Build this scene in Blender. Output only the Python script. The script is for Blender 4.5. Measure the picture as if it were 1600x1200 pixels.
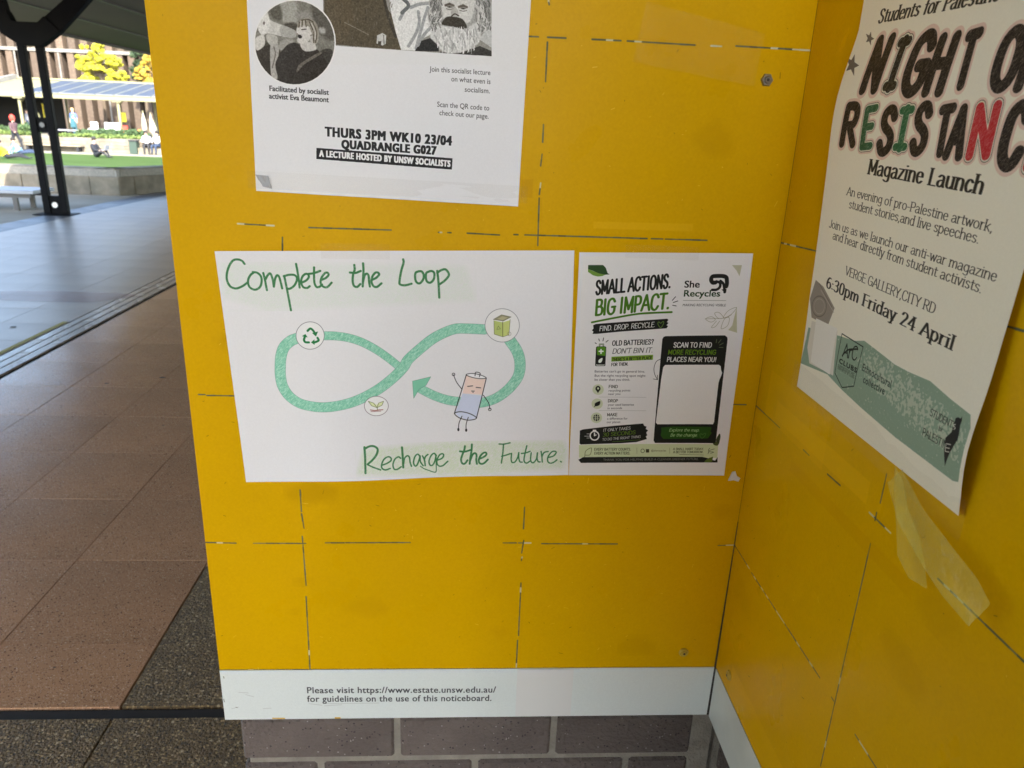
import bpy, bmesh, math, random
import numpy as np
from mathutils import Vector, Matrix, Euler
R_ = math.radians
SC = bpy.context.scene
COL = SC.collection
for o in list(bpy.data.objects): bpy.data.objects.remove(o)
random.seed(7)

# ---------------------------------------------------------------- camera
cam_data = bpy.data.cameras.new('camera')
cam_data.sensor_fit = 'HORIZONTAL'; cam_data.sensor_width = 36.0; cam_data.lens = 26.019
cam_data.clip_start = 0.02; cam_data.clip_end = 1500
cam = bpy.data.objects.new('camera', cam_data); COL.objects.link(cam)
CAM = Vector((-0.3779, -0.884, 1.6))
yaw, pitch, roll = -0.06597051, -0.33164141, -0.03868951
Mz = Matrix.Rotation(yaw, 3, 'Z'); Mx = Matrix.Rotation(pitch, 3, 'X'); My = Matrix.Rotation(roll, 3, 'Y')
MC = Mz @ Mx @ My                      # local: x right, y forward, z up
rot = Matrix((MC.col[0], MC.col[2], -MC.col[1])).transposed()
cam.matrix_world = Matrix.Translation(CAM) @ rot.to_4x4()
cam_data.dof.use_dof = True; cam_data.dof.focus_distance = 0.88; cam_data.dof.aperture_fstop = 12.0
SC.camera = cam

# ---------------------------------------------------------------- sky, sun, exposure
SUN_ELEV, SUN_AZ = R_(40), R_(160)     # azimuth clockwise from +Y: the sun stands behind and a little to the right
world = bpy.data.worlds.new('World'); SC.world = world; world.use_nodes = True
wn = world.node_tree.nodes; wl = world.node_tree.links
sky = wn.new('ShaderNodeTexSky'); sky.sky_type = 'NISHITA'; sky.sun_disc = False
sky.sun_elevation = SUN_ELEV; sky.sun_rotation = SUN_AZ; sky.air_density = 1.0; sky.dust_density = 1.5
wl.new(sky.outputs[0], wn['Background'].inputs[0]); wn['Background'].inputs[1].default_value = 0.15
sd = bpy.data.lights.new('sun', 'SUN'); sd.energy = 2.0; sd.angle = R_(0.53); sd.color = (1.0, 0.94, 0.84)
sun = bpy.data.objects.new('sun', sd); COL.objects.link(sun)
sdir = Vector((math.sin(SUN_AZ) * math.cos(SUN_ELEV), math.cos(SUN_AZ) * math.cos(SUN_ELEV), math.sin(SUN_ELEV)))
sun.rotation_euler = sdir.to_track_quat('Z', 'Y').to_euler(); sun.location = (5, -20, 20)
SC.view_settings.view_transform = 'Standard'; SC.view_settings.look = 'None'
SC.view_settings.gamma = 1.0; SC.view_settings.use_curve_mapping = False
SC.view_settings.exposure = 3.0

# ---------------------------------------------------------------- object helpers
def tag(o, label=None, cat=None, group=None, kind=None):
    if label: o['label'] = label
    if cat: o['category'] = cat
    if group: o['group'] = group
    if kind: o['kind'] = kind
    return o
def empty(name, loc=(0, 0, 0), rz=0, **k):
    o = bpy.data.objects.new(name, None); COL.objects.link(o); o.location = loc; o.rotation_euler = (0, 0, rz)
    return tag(o, **k)
class MB:
    """collects shapes for one mesh object"""
    def __init__(s): s.v = []; s.f = []; s.uv = None
    def poly(s, pts, faces):
        b = len(s.v); s.v += [tuple(p) for p in pts]; s.f += [tuple(b + i for i in f) for f in faces]; return s
    def box(s, a, b, rz=0, c=None):
        x0, y0, z0 = a; x1, y1, z1 = b
        P = [Vector(p) for p in ((x0,y0,z0),(x1,y0,z0),(x1,y1,z0),(x0,y1,z0),(x0,y0,z1),(x1,y0,z1),(x1,y1,z1),(x0,y1,z1))]
        if rz:
            c = Vector(c) if c else Vector(((x0+x1)/2, (y0+y1)/2, 0)); m = Matrix.Rotation(rz, 3, 'Z')
            P = [m @ (p - c) + c for p in P]
        return s.poly(P, [(0,3,2,1),(4,5,6,7),(0,1,5,4),(1,2,6,5),(2,3,7,6),(3,0,4,7)])
    def prism(s, pts, axis, d0, d1):
        """outline extruded along 'y' (pts are x,z) or 'z' (pts are x,y) or 'x' (pts are y,z)"""
        def mk(p, d): return {'y': (p[0], d, p[1]), 'z': (p[0], p[1], d), 'x': (d, p[0], p[1])}[axis]
        n = len(pts); P = [mk(p, d0) for p in pts] + [mk(p, d1) for p in pts]
        return s.poly(P, [tuple(range(n)), tuple(range(2*n-1, n-1, -1))] + [(i, n+i, n+(i+1) % n, (i+1) % n) for i in range(n)])
    def tube(s, p0, p1, r0, r1=None, n=8):
        r1 = r0 if r1 is None else r1
        p0, p1 = Vector(p0), Vector(p1); q = (p1 - p0).to_track_quat('Z', 'Y')
        P = [p0 + q @ Vector((r0*math.cos(t), r0*math.sin(t), 0)) for t in [2*math.pi*i/n for i in range(n)]]
        P += [p1 + q @ Vector((r1*math.cos(t), r1*math.sin(t), 0)) for t in [2*math.pi*i/n for i in range(n)]]
        return s.poly(P, [tuple(range(n-1, -1, -1)), tuple(range(n, 2*n))] + [(i, (i+1) % n, n+(i+1) % n, n+i) for i in range(n)])
    def mesh(s, name, bevel=0):
        me = bpy.data.meshes.new(name); me.from_pydata(s.v, [], s.f)
        bm = bmesh.new(); bm.from_mesh(me)
        bmesh.ops.recalc_face_normals(bm, faces=bm.faces)
        if bevel: bmesh.ops.bevel(bm, geom=bm.edges[:], offset=bevel, segments=1, affect='EDGES', profile=0.6)
        bm.to_mesh(me); bm.free(); return me
    def build(s, name, mat, parent=None, bevel=0, smooth=False, **k):
        return link(name, s.mesh(name, bevel), mat, parent, smooth, **k)
def link(name, me, mat=None, parent=None, smooth=False, **k):
    o = bpy.data.objects.new(name, me); COL.objects.link(o)
    if mat and not me.materials: me.materials.append(mat)
    if smooth: me.polygons.foreach_set('use_smooth', [True] * len(me.polygons))
    if parent: o.parent = parent
    return tag(o, **k)

# ---------------------------------------------------------------- material helper
def lin(c):
    r = []
    for x in c[:3]:
        x = x / 255
        r.append(x / 12.92 if x < .04045 else ((x + .055) / 1.055) ** 2.4)
    return tuple(r) + (1,)
def mat(name, col, rough=.6, col2=None, scale=8, metal=0, bump=0, bscale=60, detail=6, fac=(.35, .65), spec=None, rvar=0, objvar=0, speck=None, coord='Object', emit=None, stretch=None):
    """principled material; col/col2 linear base colours mixed by noise; speck = (scale, colour, amount)"""
    m = bpy.data.materials.new(name); m.use_nodes = True; N = m.node_tree.nodes; L = m.node_tree.links
    b = N['Principled BSDF']; b.inputs['Roughness'].default_value = rough; b.inputs['Metallic'].default_value = metal
    if spec is not None: b.inputs['Specular IOR Level'].default_value = spec
    tc = N.new('ShaderNodeTexCoord'); out = tc.outputs[coord]
    if stretch:
        mp = N.new('ShaderNodeMapping'); mp.inputs['Scale'].default_value = stretch; L.new(out, mp.inputs[0]); out = mp.outputs[0]
    c = tuple(col) + (1,) if len(col) == 3 else col
    cur = None
    if col2:
        n = N.new('ShaderNodeTexNoise'); n.inputs['Scale'].default_value = scale; n.inputs['Detail'].default_value = detail; L.new(out, n.inputs['Vector'])
        mr = N.new('ShaderNodeMapRange'); mr.inputs[1].default_value = fac[0]; mr.inputs[2].default_value = fac[1]; L.new(n.outputs['Fac'], mr.inputs[0])
        mx = N.new('ShaderNodeMix'); mx.data_type = 'RGBA'; mx.inputs[6].default_value = c; mx.inputs[7].default_value = tuple(col2)[:3] + (1,)
        L.new(mr.outputs[0], mx.inputs[0]); cur = mx.outputs[2]
    if speck:
        for sc_, sc_col, amt in (speck if isinstance(speck[0], tuple) else (speck,)):
            v = N.new('ShaderNodeTexVoronoi'); v.inputs['Scale'].default_value = sc_; L.new(out, v.inputs['Vector'])
            cp = N.new('ShaderNodeSeparateColor'); L.new(v.outputs['Color'], cp.inputs[0])
            mt = N.new('ShaderNodeMath'); mt.operation = 'LESS_THAN'; mt.inputs[1].default_value = amt; L.new(cp.outputs[0], mt.inputs[0])
            md = N.new('ShaderNodeMath'); md.operation = 'LESS_THAN'; md.inputs[1].default_value = .42; L.new(v.outputs['Distance'], md.inputs[0])
            mm = N.new('ShaderNodeMath'); mm.operation = 'MULTIPLY'; L.new(mt.outputs[0], mm.inputs[0]); L.new(md.outputs[0], mm.inputs[1])
            mx = N.new('ShaderNodeMix'); mx.data_type = 'RGBA'; mx.inputs[7].default_value = tuple(sc_col)[:3] + (1,)
            if cur: L.new(cur, mx.inputs[6])
            else: mx.inputs[6].default_value = c
            L.new(mm.outputs[0], mx.inputs[0]); cur = mx.outputs[2]
    if objvar:
        oi = N.new('ShaderNodeObjectInfo'); mr = N.new('ShaderNodeMapRange'); mr.inputs[3].default_value = 1 - objvar; mr.inputs[4].default_value = 1 + objvar
        L.new(oi.outputs['Random'], mr.inputs[0]); hs = N.new('ShaderNodeHueSaturation'); L.new(mr.outputs[0], hs.inputs['Value'])
        if cur: L.new(cur, hs.inputs['Color'])
        else: hs.inputs['Color'].default_value = c
        cur = hs.outputs[0]
    if cur: L.new(cur, b.inputs['Base Color'])
    else: b.inputs['Base Color'].default_value = c
    if rvar:
        n = N.new('ShaderNodeTexNoise'); n.inputs['Scale'].default_value = scale * .7; n.inputs['Detail'].default_value = 5; L.new(out, n.inputs['Vector'])
        mr = N.new('ShaderNodeMapRange'); mr.inputs[1].default_value = .3; mr.inputs[2].default_value = .7; mr.inputs[3].default_value = rough - rvar; mr.inputs[4].default_value = rough + rvar
        L.new(n.outputs['Fac'], mr.inputs[0]); L.new(mr.outputs[0], b.inputs['Roughness'])
    if bump:
        n = N.new('ShaderNodeTexNoise'); n.inputs['Scale'].default_value = bscale; n.inputs['Detail'].default_value = 4; L.new(out, n.inputs['Vector'])
        bp = N.new('ShaderNodeBump'); bp.inputs['Strength'].default_value = bump; bp.inputs['Distance'].default_value = .01; L.new(n.outputs['Fac'], bp.inputs['Height']); L.new(bp.outputs[0], b.inputs['Normal'])
    return m
def img_mat(name, img, rough=.55, rimg=None, bump=0, bscale=20, grain=0, spec=.5, coat=0):
    m = bpy.data.materials.new(name); m.use_nodes = True; N = m.node_tree.nodes; L = m.node_tree.links
    b = N['Principled BSDF']; b.inputs['Roughness'].default_value = rough; b.inputs['Specular IOR Level'].default_value = spec
    b.inputs['Coat Weight'].default_value = coat; b.inputs['Coat Roughness'].default_value = .12
    t = N.new('ShaderNodeTexImage'); t.image = img; t.extension = 'EXTEND'; uv = N.new('ShaderNodeUVMap'); uv.uv_map = 'UVMap'
    L.new(uv.outputs[0], t.inputs[0]); src = t.outputs[0]
    tc = N.new('ShaderNodeTexCoord')
    if grain:
        n = N.new('ShaderNodeTexNoise'); n.inputs['Scale'].default_value = 5; n.inputs['Detail'].default_value = 7; L.new(tc.outputs['Object'], n.inputs['Vector'])
        mr = N.new('ShaderNodeMapRange'); mr.inputs[1].default_value = .3; mr.inputs[2].default_value = .7; mr.inputs[3].default_value = 1 - grain; mr.inputs[4].default_value = 1 + grain
        L.new(n.outputs['Fac'], mr.inputs[0]); hs = N.new('ShaderNodeHueSaturation'); L.new(mr.outputs[0], hs.inputs['Value']); L.new(src, hs.inputs['Color']); src = hs.outputs[0]
    L.new(src, b.inputs['Base Color'])
    if rimg:
        n = N.new('ShaderNodeTexNoise'); n.inputs['Scale'].default_value = 14; n.inputs['Detail'].default_value = 8; L.new(tc.outputs['Object'], n.inputs['Vector'])
        mr = N.new('ShaderNodeMapRange'); mr.inputs[1].default_value = .35; mr.inputs[2].default_value = .7; mr.inputs[3].default_value = rough - rimg; mr.inputs[4].default_value = rough + rimg
        L.new(n.outputs['Fac'], mr.inputs[0]); L.new(mr.outputs[0], b.inputs['Roughness'])
    if bump:
        n = N.new('ShaderNodeTexNoise'); n.inputs['Scale'].default_value = bscale; n.inputs['Detail'].default_value = 3; L.new(tc.outputs['Object'], n.inputs['Vector'])
        bp = N.new('ShaderNodeBump'); bp.inputs['Strength'].default_value = bump; bp.inputs['Distance'].default_value = .01; L.new(n.outputs['Fac'], bp.inputs['Height']); L.new(bp.outputs[0], b.inputs['Normal'])
    return m

# ================================================================ flat print: a small numpy rasteriser (millimetre coordinates, origin top left)
GL = {}
for ln in '''A|50|0,0 25,70 50,0|9,24 41,24
B|44|6,0 6,70|~6,70 26,70 37,64 38,52 33,41 22,38 6,38|~6,38 26,38 39,32 42,19 38,5 25,0 6,0
C|48|~45,56 37,68 25,71 11,64 5,48 4,22 11,6 25,-1 37,3 46,15
D|48|6,0 6,70|~6,70 24,69 39,60 44,42 44,28 39,10 24,1 6,0
E|40|6,0 6,70|6,70 38,70|6,37 34,37|6,0 39,0
F|38|6,0 6,70|6,70 37,70|6,37 33,37
G|50|~45,57 37,68 25,71 11,64 5,48 4,22 11,6 25,-1 38,4 45,14 46,33|28,33 47,33
H|50|6,0 6,70|44,0 44,70|6,37 44,37
I|18|9,0 9,70
J|34|~28,70 28,16 23,2 12,-1 3,8
K|46|6,0 6,70|42,70 8,30|17,40 45,0
L|38|6,0 6,70|6,0 36,0
M|58|6,0 6,70|6,70 29,14 52,70|52,70 52,0
N|50|6,0 6,70|6,70 44,0|44,0 44,70
O|52|~26,71 12,64 5,48 5,22 12,6 26,-1 40,6 47,22 47,48 40,64 26,71
P|42|6,0 6,70|~6,70 26,70 37,64 40,51 37,38 26,32 6,32
Q|52|~26,71 12,64 5,48 5,22 12,6 26,-1 40,6 47,22 47,48 40,64 26,71|30,16 46,-6
R|46|6,0 6,70|~6,70 26,70 37,64 40,52 36,39 26,34 6,34|22,34 43,0
S|42|~37,58 29,69 17,71 7,64 6,51 14,41 28,33 37,23 36,8 24,-1 12,1 4,13
T|44|22,0 22,70|1,70 43,70
U|48|~6,70 6,18 12,3 24,-1 36,3 42,18 42,70
V|46|1,70 23,0 45,70
W|66|1,70 17,0 33,60 49,0 65,70
X|46|2,70 44,0|44,70 2,0
Y|44|1,70 22,34 43,70|22,34 22,0
Z|42|3,70 39,70 3,0 40,0
a|40|~7,40 17,48 29,44 33,34 33,10 37,0|~33,28 17,26 6,20 5,8 12,0 22,1 33,12
b|41|6,72 6,0|~6,36 16,47 29,46 37,24 29,2 16,0 6,12
c|36|~33,38 24,48 12,45 4,24 12,2 24,0 34,10
d|41|36,72 36,0|~36,36 25,47 12,46 4,24 12,2 25,0 36,12
e|38|5,27 34,27|~34,27 31,42 20,48 8,42 4,24 10,5 21,-1 34,9
f|24|~27,70 19,71 12,62 12,40 12,0|3,47 24,47
g|41|~36,36 25,47 12,45 4,26 12,6 25,4 36,14|~36,48 36,-6 30,-19 18,-21 6,-15
h|42|6,72 6,0|~6,34 16,46 29,46 36,34 36,0
i|16|8,48 8,0|8,63 8,65
j|18|~11,48 11,-8 7,-19 -1,-20|11,63 11,65
k|38|6,72 6,0|34,48 7,20|15,28 36,0
l|15|8,72 8,0
m|62|6,48 6,0|~6,34 15,46 25,46 31,34 31,0|~31,34 41,46 51,46 57,34 57,0
n|42|6,48 6,0|~6,34 16,46 29,46 36,34 36,0
o|42|~21,48 8,40 4,24 8,7 21,0 34,7 38,24 34,40 21,48
p|42|6,48 6,-22|~6,36 16,47 29,46 38,24 29,2 16,0 6,12
q|42|36,48 36,-22|~36,36 25,47 12,46 4,24 12,2 25,0 36,12
r|28|6,48 6,0|~6,30 13,44 26,46
s|34|~30,40 20,48 8,44 7,33 17,26 28,19 29,7 18,0 5,7
t|26|~12,62 12,12 17,2 27,4|3,47 26,47
u|42|~6,48 6,14 12,2 24,1 36,12|36,48 36,0
v|36|2,48 18,0 34,48
w|54|2,48 15,0 27,44 39,0 52,48
x|36|3,48 33,0|33,48 3,0
y|36|2,48 19,2|35,48 14,-18|~14,-18 9,-21 3,-19
z|34|4,47 31,47|31,47 3,1|3,1 32,1
0|42|~21,71 9,62 5,35 9,8 21,-1 33,8 37,35 33,62 21,71
1|26|14,0 14,70|5,58 14,70
2|40|~5,56 12,69 24,71 34,62 33,46 20,26 4,1|4,1 37,1
3|40|~5,62 16,71 29,68 34,56 28,42 16,38|~16,38 30,36 36,22 31,5 18,-1 4,8
4|42|30,70 3,20|3,20 39,20|30,70 30,0
6|40|~32,66 22,70 10,55 4,30 8,8 20,-1 33,6 36,22 28,38 16,40 5,26
7|38|4,70 36,70|36,70 14,0
.|14|7,1 7,3
,|14|8,4 5,-10
:|14|7,6 7,8|7,38 7,40
-|26|4,26 22,26
'|12|6,72 6,58
!|16|8,70 8,22|8,1 8,3
?|36|~4,60 14,71 28,68 31,54 22,42 17,30 17,20|17,1 17,3
/|30|2,-8 28,74
@|52|~40,20 38,48 20,48 14,28 22,16 36,22 40,44|~40,20 50,24 50,50 34,64 12,58 4,34 12,8 34,4
&|46|~42,34 26,0 8,4 8,20 26,44 24,66 12,64 12,52 44,0'''.split('\n'):
    q = ln.split('|'); GL[q[0]] = (float(q[1]), [(s[0] == '~', [tuple(map(float, p.split(','))) for p in s.lstrip('~').split()]) for s in q[2:]])
def smooth_pts(P, k=6):
    P = [np.array(p, float) for p in P]
    if len(P) < 3: return P
    closed = np.abs(P[0] - P[-1]).max() < 1e-6
    E = ([P[-2]] if closed else [2*P[0]-P[1]]) + P + ([P[1]] if closed else [2*P[-1]-P[-2]])
    r = []
    for i in range(1, len(E) - 2):
        a, b, c, d = E[i-1:i+3]
        for t in np.linspace(0, 1, k, endpoint=False):
            r.append(.5*((2*b)+(-a+c)*t+(2*a-5*b+4*c-d)*t*t+(-a+3*b-3*c+d)*t**3))
    r.append(P[-1]); return r
_font_cache = {}
def font_tris(text, sp=1.0):
    """triangles of the built-in vector font, cap height scaled to 1"""
    if text in _font_cache: return _font_cache[text]
    cu = bpy.data.curves.new('lettering', 'FONT'); cu.body = text; cu.resolution_u = 3; cu.space_character = sp
    ob = bpy.data.objects.new('lettering', cu); me = ob.to_mesh()
    v = np.array([q.co[:2] for q in me.vertices]); me.calc_loop_triangles()
    t = np.array([lt.vertices[:] for lt in me.loop_triangles]); T = v[t]
    ob.to_mesh_clear(); bpy.data.objects.remove(ob); bpy.data.curves.remove(cu)
    if text != 'H': hc = font_tris('H')[1]; T = T / hc
    else: hc = v[:, 1].max()
    _font_cache[text] = (T, hc); return _font_cache[text]
class Print:
    def __init__(s, w, h, k, base=(232, 232, 229), seed=1):
        s.w, s.h, s.k = w, h, k; s.W, s.H = int(w*k), int(h*k); s.rng = np.random.RandomState(seed)
        s.c = np.empty((s.H, s.W, 3), np.float32); s.c[:] = base; s.save = None
        n = s.rng.rand(s.H, s.W).astype(np.float32); a = sum(np.roll(np.roll(n, i, 0), -i, 1) for i in range(int(3*k/3)+3)); s.streak = (a - a.mean()) / a.std()
        b = n.copy()
        for ax in (0, 1):
            b = sum(np.roll(b, i, ax) for i in range(-2, 3))
        s.grain = (b - b.mean()) / b.std()
    def blend(s, box, al, col):
        x0, y0, x1, y1 = box; r = s.c[y0:y1, x0:x1]; a = al[..., None]
        r[:] = r*(1-a) + np.asarray(col, np.float32)*a
    def box(s, x0, y0, x1, y1, pad=2):
        x0, y0 = max(0, int(x0-pad)), max(0, int(y0-pad)); x1, y1 = min(s.W, int(x1+pad)+1), min(s.H, int(y1+pad)+1)
        return (x0, y0, x1, y1) if x1 > x0 and y1 > y0 else None
    def poly_mask(s, P, ss=2):
        P = np.asarray(P, float)*s.k; b = s.box(P[:, 0].min(), P[:, 1].min(), P[:, 0].max(), P[:, 1].max())
        if not b: return None, None
        xs = np.arange(b[0]*ss, b[2]*ss)/ss + .5/ss; ys = np.arange(b[1]*ss, b[3]*ss)/ss + .5/ss
        ins = np.zeros((len(ys), len(xs)), bool)
        for i in range(len(P)):
            (xa, ya), (xb, yb) = P[i-1], P[i]
            if ya == yb: continue
            rows = (ys >= min(ya, yb)) & (ys < max(ya, yb)); xc = xa + (ys[rows]-ya)*(xb-xa)/(yb-ya)
            ins[rows] ^= xs[None, :] > xc[:, None]
        m = ins.reshape(b[3]-b[1], ss, b[2]-b[0], ss).mean((1, 3)).astype(np.float32); return b, m
    def fill(s, P, col, blur=0, noise=0):
        b, m = s.poly_mask(P)
        if b is None: return
        if blur:
            r = max(1, int(blur*s.k))
            for ax in (0, 1):
                m = sum(np.roll(m, i, ax) for i in range(-r, r+1))/(2*r+1)
        s.blend(b, m, col)
    def caps(s, segs, rx, ry, Ainv, A, O, w0=None):
        """segments in glyph space with an elliptical nib; returns box and mask"""
        pts = np.array([p for g in segs for p in g]); px = pts @ A.T + O; pad = max(rx, ry)*np.abs(A).sum()
        b = s.box(px[:, 0].min()-pad, px[:, 1].min()-pad, px[:, 0].max()+pad, px[:, 1].max()+pad)
        if not b: return None, None
        m = np.zeros((b[3]-b[1], b[2]-b[0]), np.float32); sc = min(rx*np.hypot(*A[:, 0]), ry*np.hypot(*A[:, 1]))
        for p, q in segs:
            p = np.array(p); q = np.array(q); a_, b_ = A @ p + O, A @ q + O
            bb = s.box(min(a_[0], b_[0])-pad, min(a_[1], b_[1])-pad, max(a_[0], b_[0])+pad, max(a_[1], b_[1])+pad)
            if not bb: continue
            X, Y = np.meshgrid(np.arange(bb[0], bb[2])+.5-O[0], np.arange(bb[1], bb[3])+.5-O[1])
            gx = (Ainv[0, 0]*X + Ainv[0, 1]*Y - p[0])/rx; gy = (Ainv[1, 0]*X + Ainv[1, 1]*Y - p[1])/ry
            dx, dy = (q[0]-p[0])/rx, (q[1]-p[1])/ry; l2 = dx*dx+dy*dy
            t = np.clip((gx*dx+gy*dy)/l2, 0, 1) if l2 > 1e-9 else 0
            d = np.hypot(gx-t*dx, gy-t*dy); al = np.clip((1-d)*sc+.5, 0, 1)
            sub = m[bb[1]-b[1]:bb[3]-b[1], bb[0]-b[0]:bb[2]-b[0]]; np.maximum(sub, al, out=sub)
        return b, m
    def stroke(s, P, w, col, sm=1, tex=0):
        P = smooth_pts(P) if sm else [np.array(p, float) for p in P]
        A = np.eye(2)*s.k; segs = list(zip(P[:-1], P[1:]))
        b, m = s.caps(segs, w/2, w/2, np.eye(2)/s.k, A, np.zeros(2))
        if b is not None:
            if tex: m = m*np.clip(1 + tex*s.grain[b[1]:b[3], b[0]:b[2]], 0, 1)
            s.blend(b, m, col)
    def text(s, txt, st, col, sh, h, line):
        x0, y0, x1, y1 = line; e1 = np.array([x1-x0, y1-y0]); Wd = np.hypot(*e1); e1 = e1/Wd; e2 = np.array([e1[1], -e1[0]])
        O = np.array([x0, y0])*s.k
        if st in 'GgWX':
            T, _ = font_tris(txt, 1.16 if st == 'X' else (1.06 if st == 'W' else 1.0)); xm, xM = T[..., 0].min(), T[..., 0].max()
            th = {'G': .03, 'g': .0, 'W': .02, 'X': .085}[st]*h*s.k
            sx = Wd/(xM-xm)*s.k; sy = h*s.k
            g = T.copy(); g[..., 0] -= xm
            P = g[..., :1]*sx*e1 + g[..., 1:]*sy*(e2 + sh*e1) + O
            b = s.box(P[..., 0].min(), P[..., 1].min(), P[..., 0].max(), P[..., 1].max(), 4)
            if not b: return
            ss = 3; m = np.zeros(((b[3]-b[1])*ss, (b[2]-b[0])*ss), bool); Q = (P - [b[0], b[1]])*ss
            for t in Q:
                a0, a1 = int(max(0, t[:, 0].min()-1)), int(t[:, 0].max()+2); c0, c1 = int(max(0, t[:, 1].min()-1)), int(t[:, 1].max()+2)
                X, Y = np.meshgrid(np.arange(a0, a1)+.5, np.arange(c0, c1)+.5)
                f = [(t[j][0]-t[i][0])*(Y-t[i][1])-(t[j][1]-t[i][1])*(X-t[i][0]) for i, j in ((0, 1), (1, 2), (2, 0))]
                ins = ((f[0] >= 0) & (f[1] >= 0) & (f[2] >= 0)) | ((f[0] <= 0) & (f[1] <= 0) & (f[2] <= 0))
                sub = m[c0:c1, a0:a1]; sub |= ins[:sub.shape[0], :sub.shape[1]]
            n = int(round(th*ss))
            if n:
                acc = m.copy()
                for i in range(-n, n+1):
                    acc |= np.roll(m, i, 1)
                m = acc.copy(); n2 = max(1, n//2)
                for i in range(-n2, n2+1): m |= np.roll(acc, i, 0)
            s.blend(b, m.reshape(b[3]-b[1], ss, b[2]-b[0], ss).mean((1, 3)).astype(np.float32), col); return
        # skeleton lettering with a nib
        rx, ry, serif, jit = {'C': (8.8, 2.4, 6.5, 0), 'c': (5.0, 2.0, 5.5, 0), 'K': (6.6, 5.6, 0, 0), 'M': (6.2, 5.2, 0, 1.6), 'm': (4.2, 3.6, 0, 1.2), 'D': (10.5, 8.6, 0, 1.5), 'h': (16, 14, 0, 1.5), 'O': (12, 10.4, 0, 0), 'o': (11.2, 9.6, 0, 0), 'd': (9, 7.2, 0, 0)}[st]
        rs = np.random.RandomState(len(txt)*7+3)
        adv = 0; parts = []; DD = 'DhOod'
        for ch in txt:
            if ch == ' ': adv += 30 if st == 'C' else 24; continue
            wd, sts = GL[ch]
            if ch == 'I' and st in DD: sts = sts + [(False, [(-4, 3), (22, 3)]), (False, [(-4, 67), (22, 67)])]
            for smf, P in sts:
                if st in 'CcDhOod' or not jit: J = np.zeros(2)
                else: J = rs.uniform(-jit, jit, 2)
                Q = [np.array(p) + J for p in P]
                Q = smooth_pts(Q, 4) if smf else Q
                parts.append(([(np.array([a[0]+adv, a[1]]), np.array([b[0]+adv, b[1]])) for a, b in zip(Q[:-1], Q[1:])], rx, ry))
                if serif and not smf:
                    for (e, n_) in ((P[0], P[1]), (P[-1], P[-2])):
                        if abs(e[0]-n_[0]) < .45*abs(e[1]-n_[1]) and abs(e[1]-n_[1]) > 20:
                            parts.append(([(np.array([e[0]-serif-rx*.5+adv, e[1]]), np.array([e[0]+serif+rx*.5+adv, e[1]]))], 1.6, 1.6 if st == 'c' else 2.2))
            adv += wd + {'C': 7, 'c': 4, 'K': 9, 'M': 7, 'm': 4}.get(st, 0)
        ext0, ext1 = 0, adv
        sx = Wd*s.k/(ext1-ext0); sy = h*s.k/70
        if st in DD:
            xs_ = [q[0] for g in parts for ab in g[0] for q in ab]; ext0, ext1 = min(xs_), max(xs_)
            sx = Wd*s.k/(ext1-ext0+20)
            for _ in range(8):
                pad_ = 10*(sy/sx)**.75; sx = .5*sx + .5*Wd*s.k/(ext1-ext0+2*pad_)
            ext0 -= pad_
        A = np.array([e1*sx, (e2+sh*e1)*sy]).T; Ai = np.linalg.inv(A); OO = O - A @ np.array([ext0, 0])
        # nib widths stay in proportion to the letter height
        corr = sy/sx
        allm = None; groups = {}
        for segs, a, c in parts: groups.setdefault((a, c), []).extend(segs)
        M = []
        for (a, c), segs in groups.items():
            b, m = s.caps(segs, a*(corr**.75), c, Ai, A, OO)
            if b is None: continue
            M.append((b, m))
        if not M: return
        full = (min(b[0] for b, _ in M), min(b[1] for b, _ in M), max(b[2] for b, _ in M), max(b[3] for b, _ in M))
        mm = np.zeros((full[3]-full[1], full[2]-full[0]), np.float32)
        for b, m in M:
            sub = mm[b[1]-full[1]:b[3]-full[1], b[0]-full[0]:b[2]-full[0]]; np.maximum(sub, m, out=sub)
        if st in 'Dd':
            tx = s.streak[full[1]:full[3], full[0]:full[2]]
            mm = mm*np.where(tx > 1.0, .55, np.where(tx > .6, .82, 1)).astype(np.float32)
        s.blend(full, mm, col)
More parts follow.
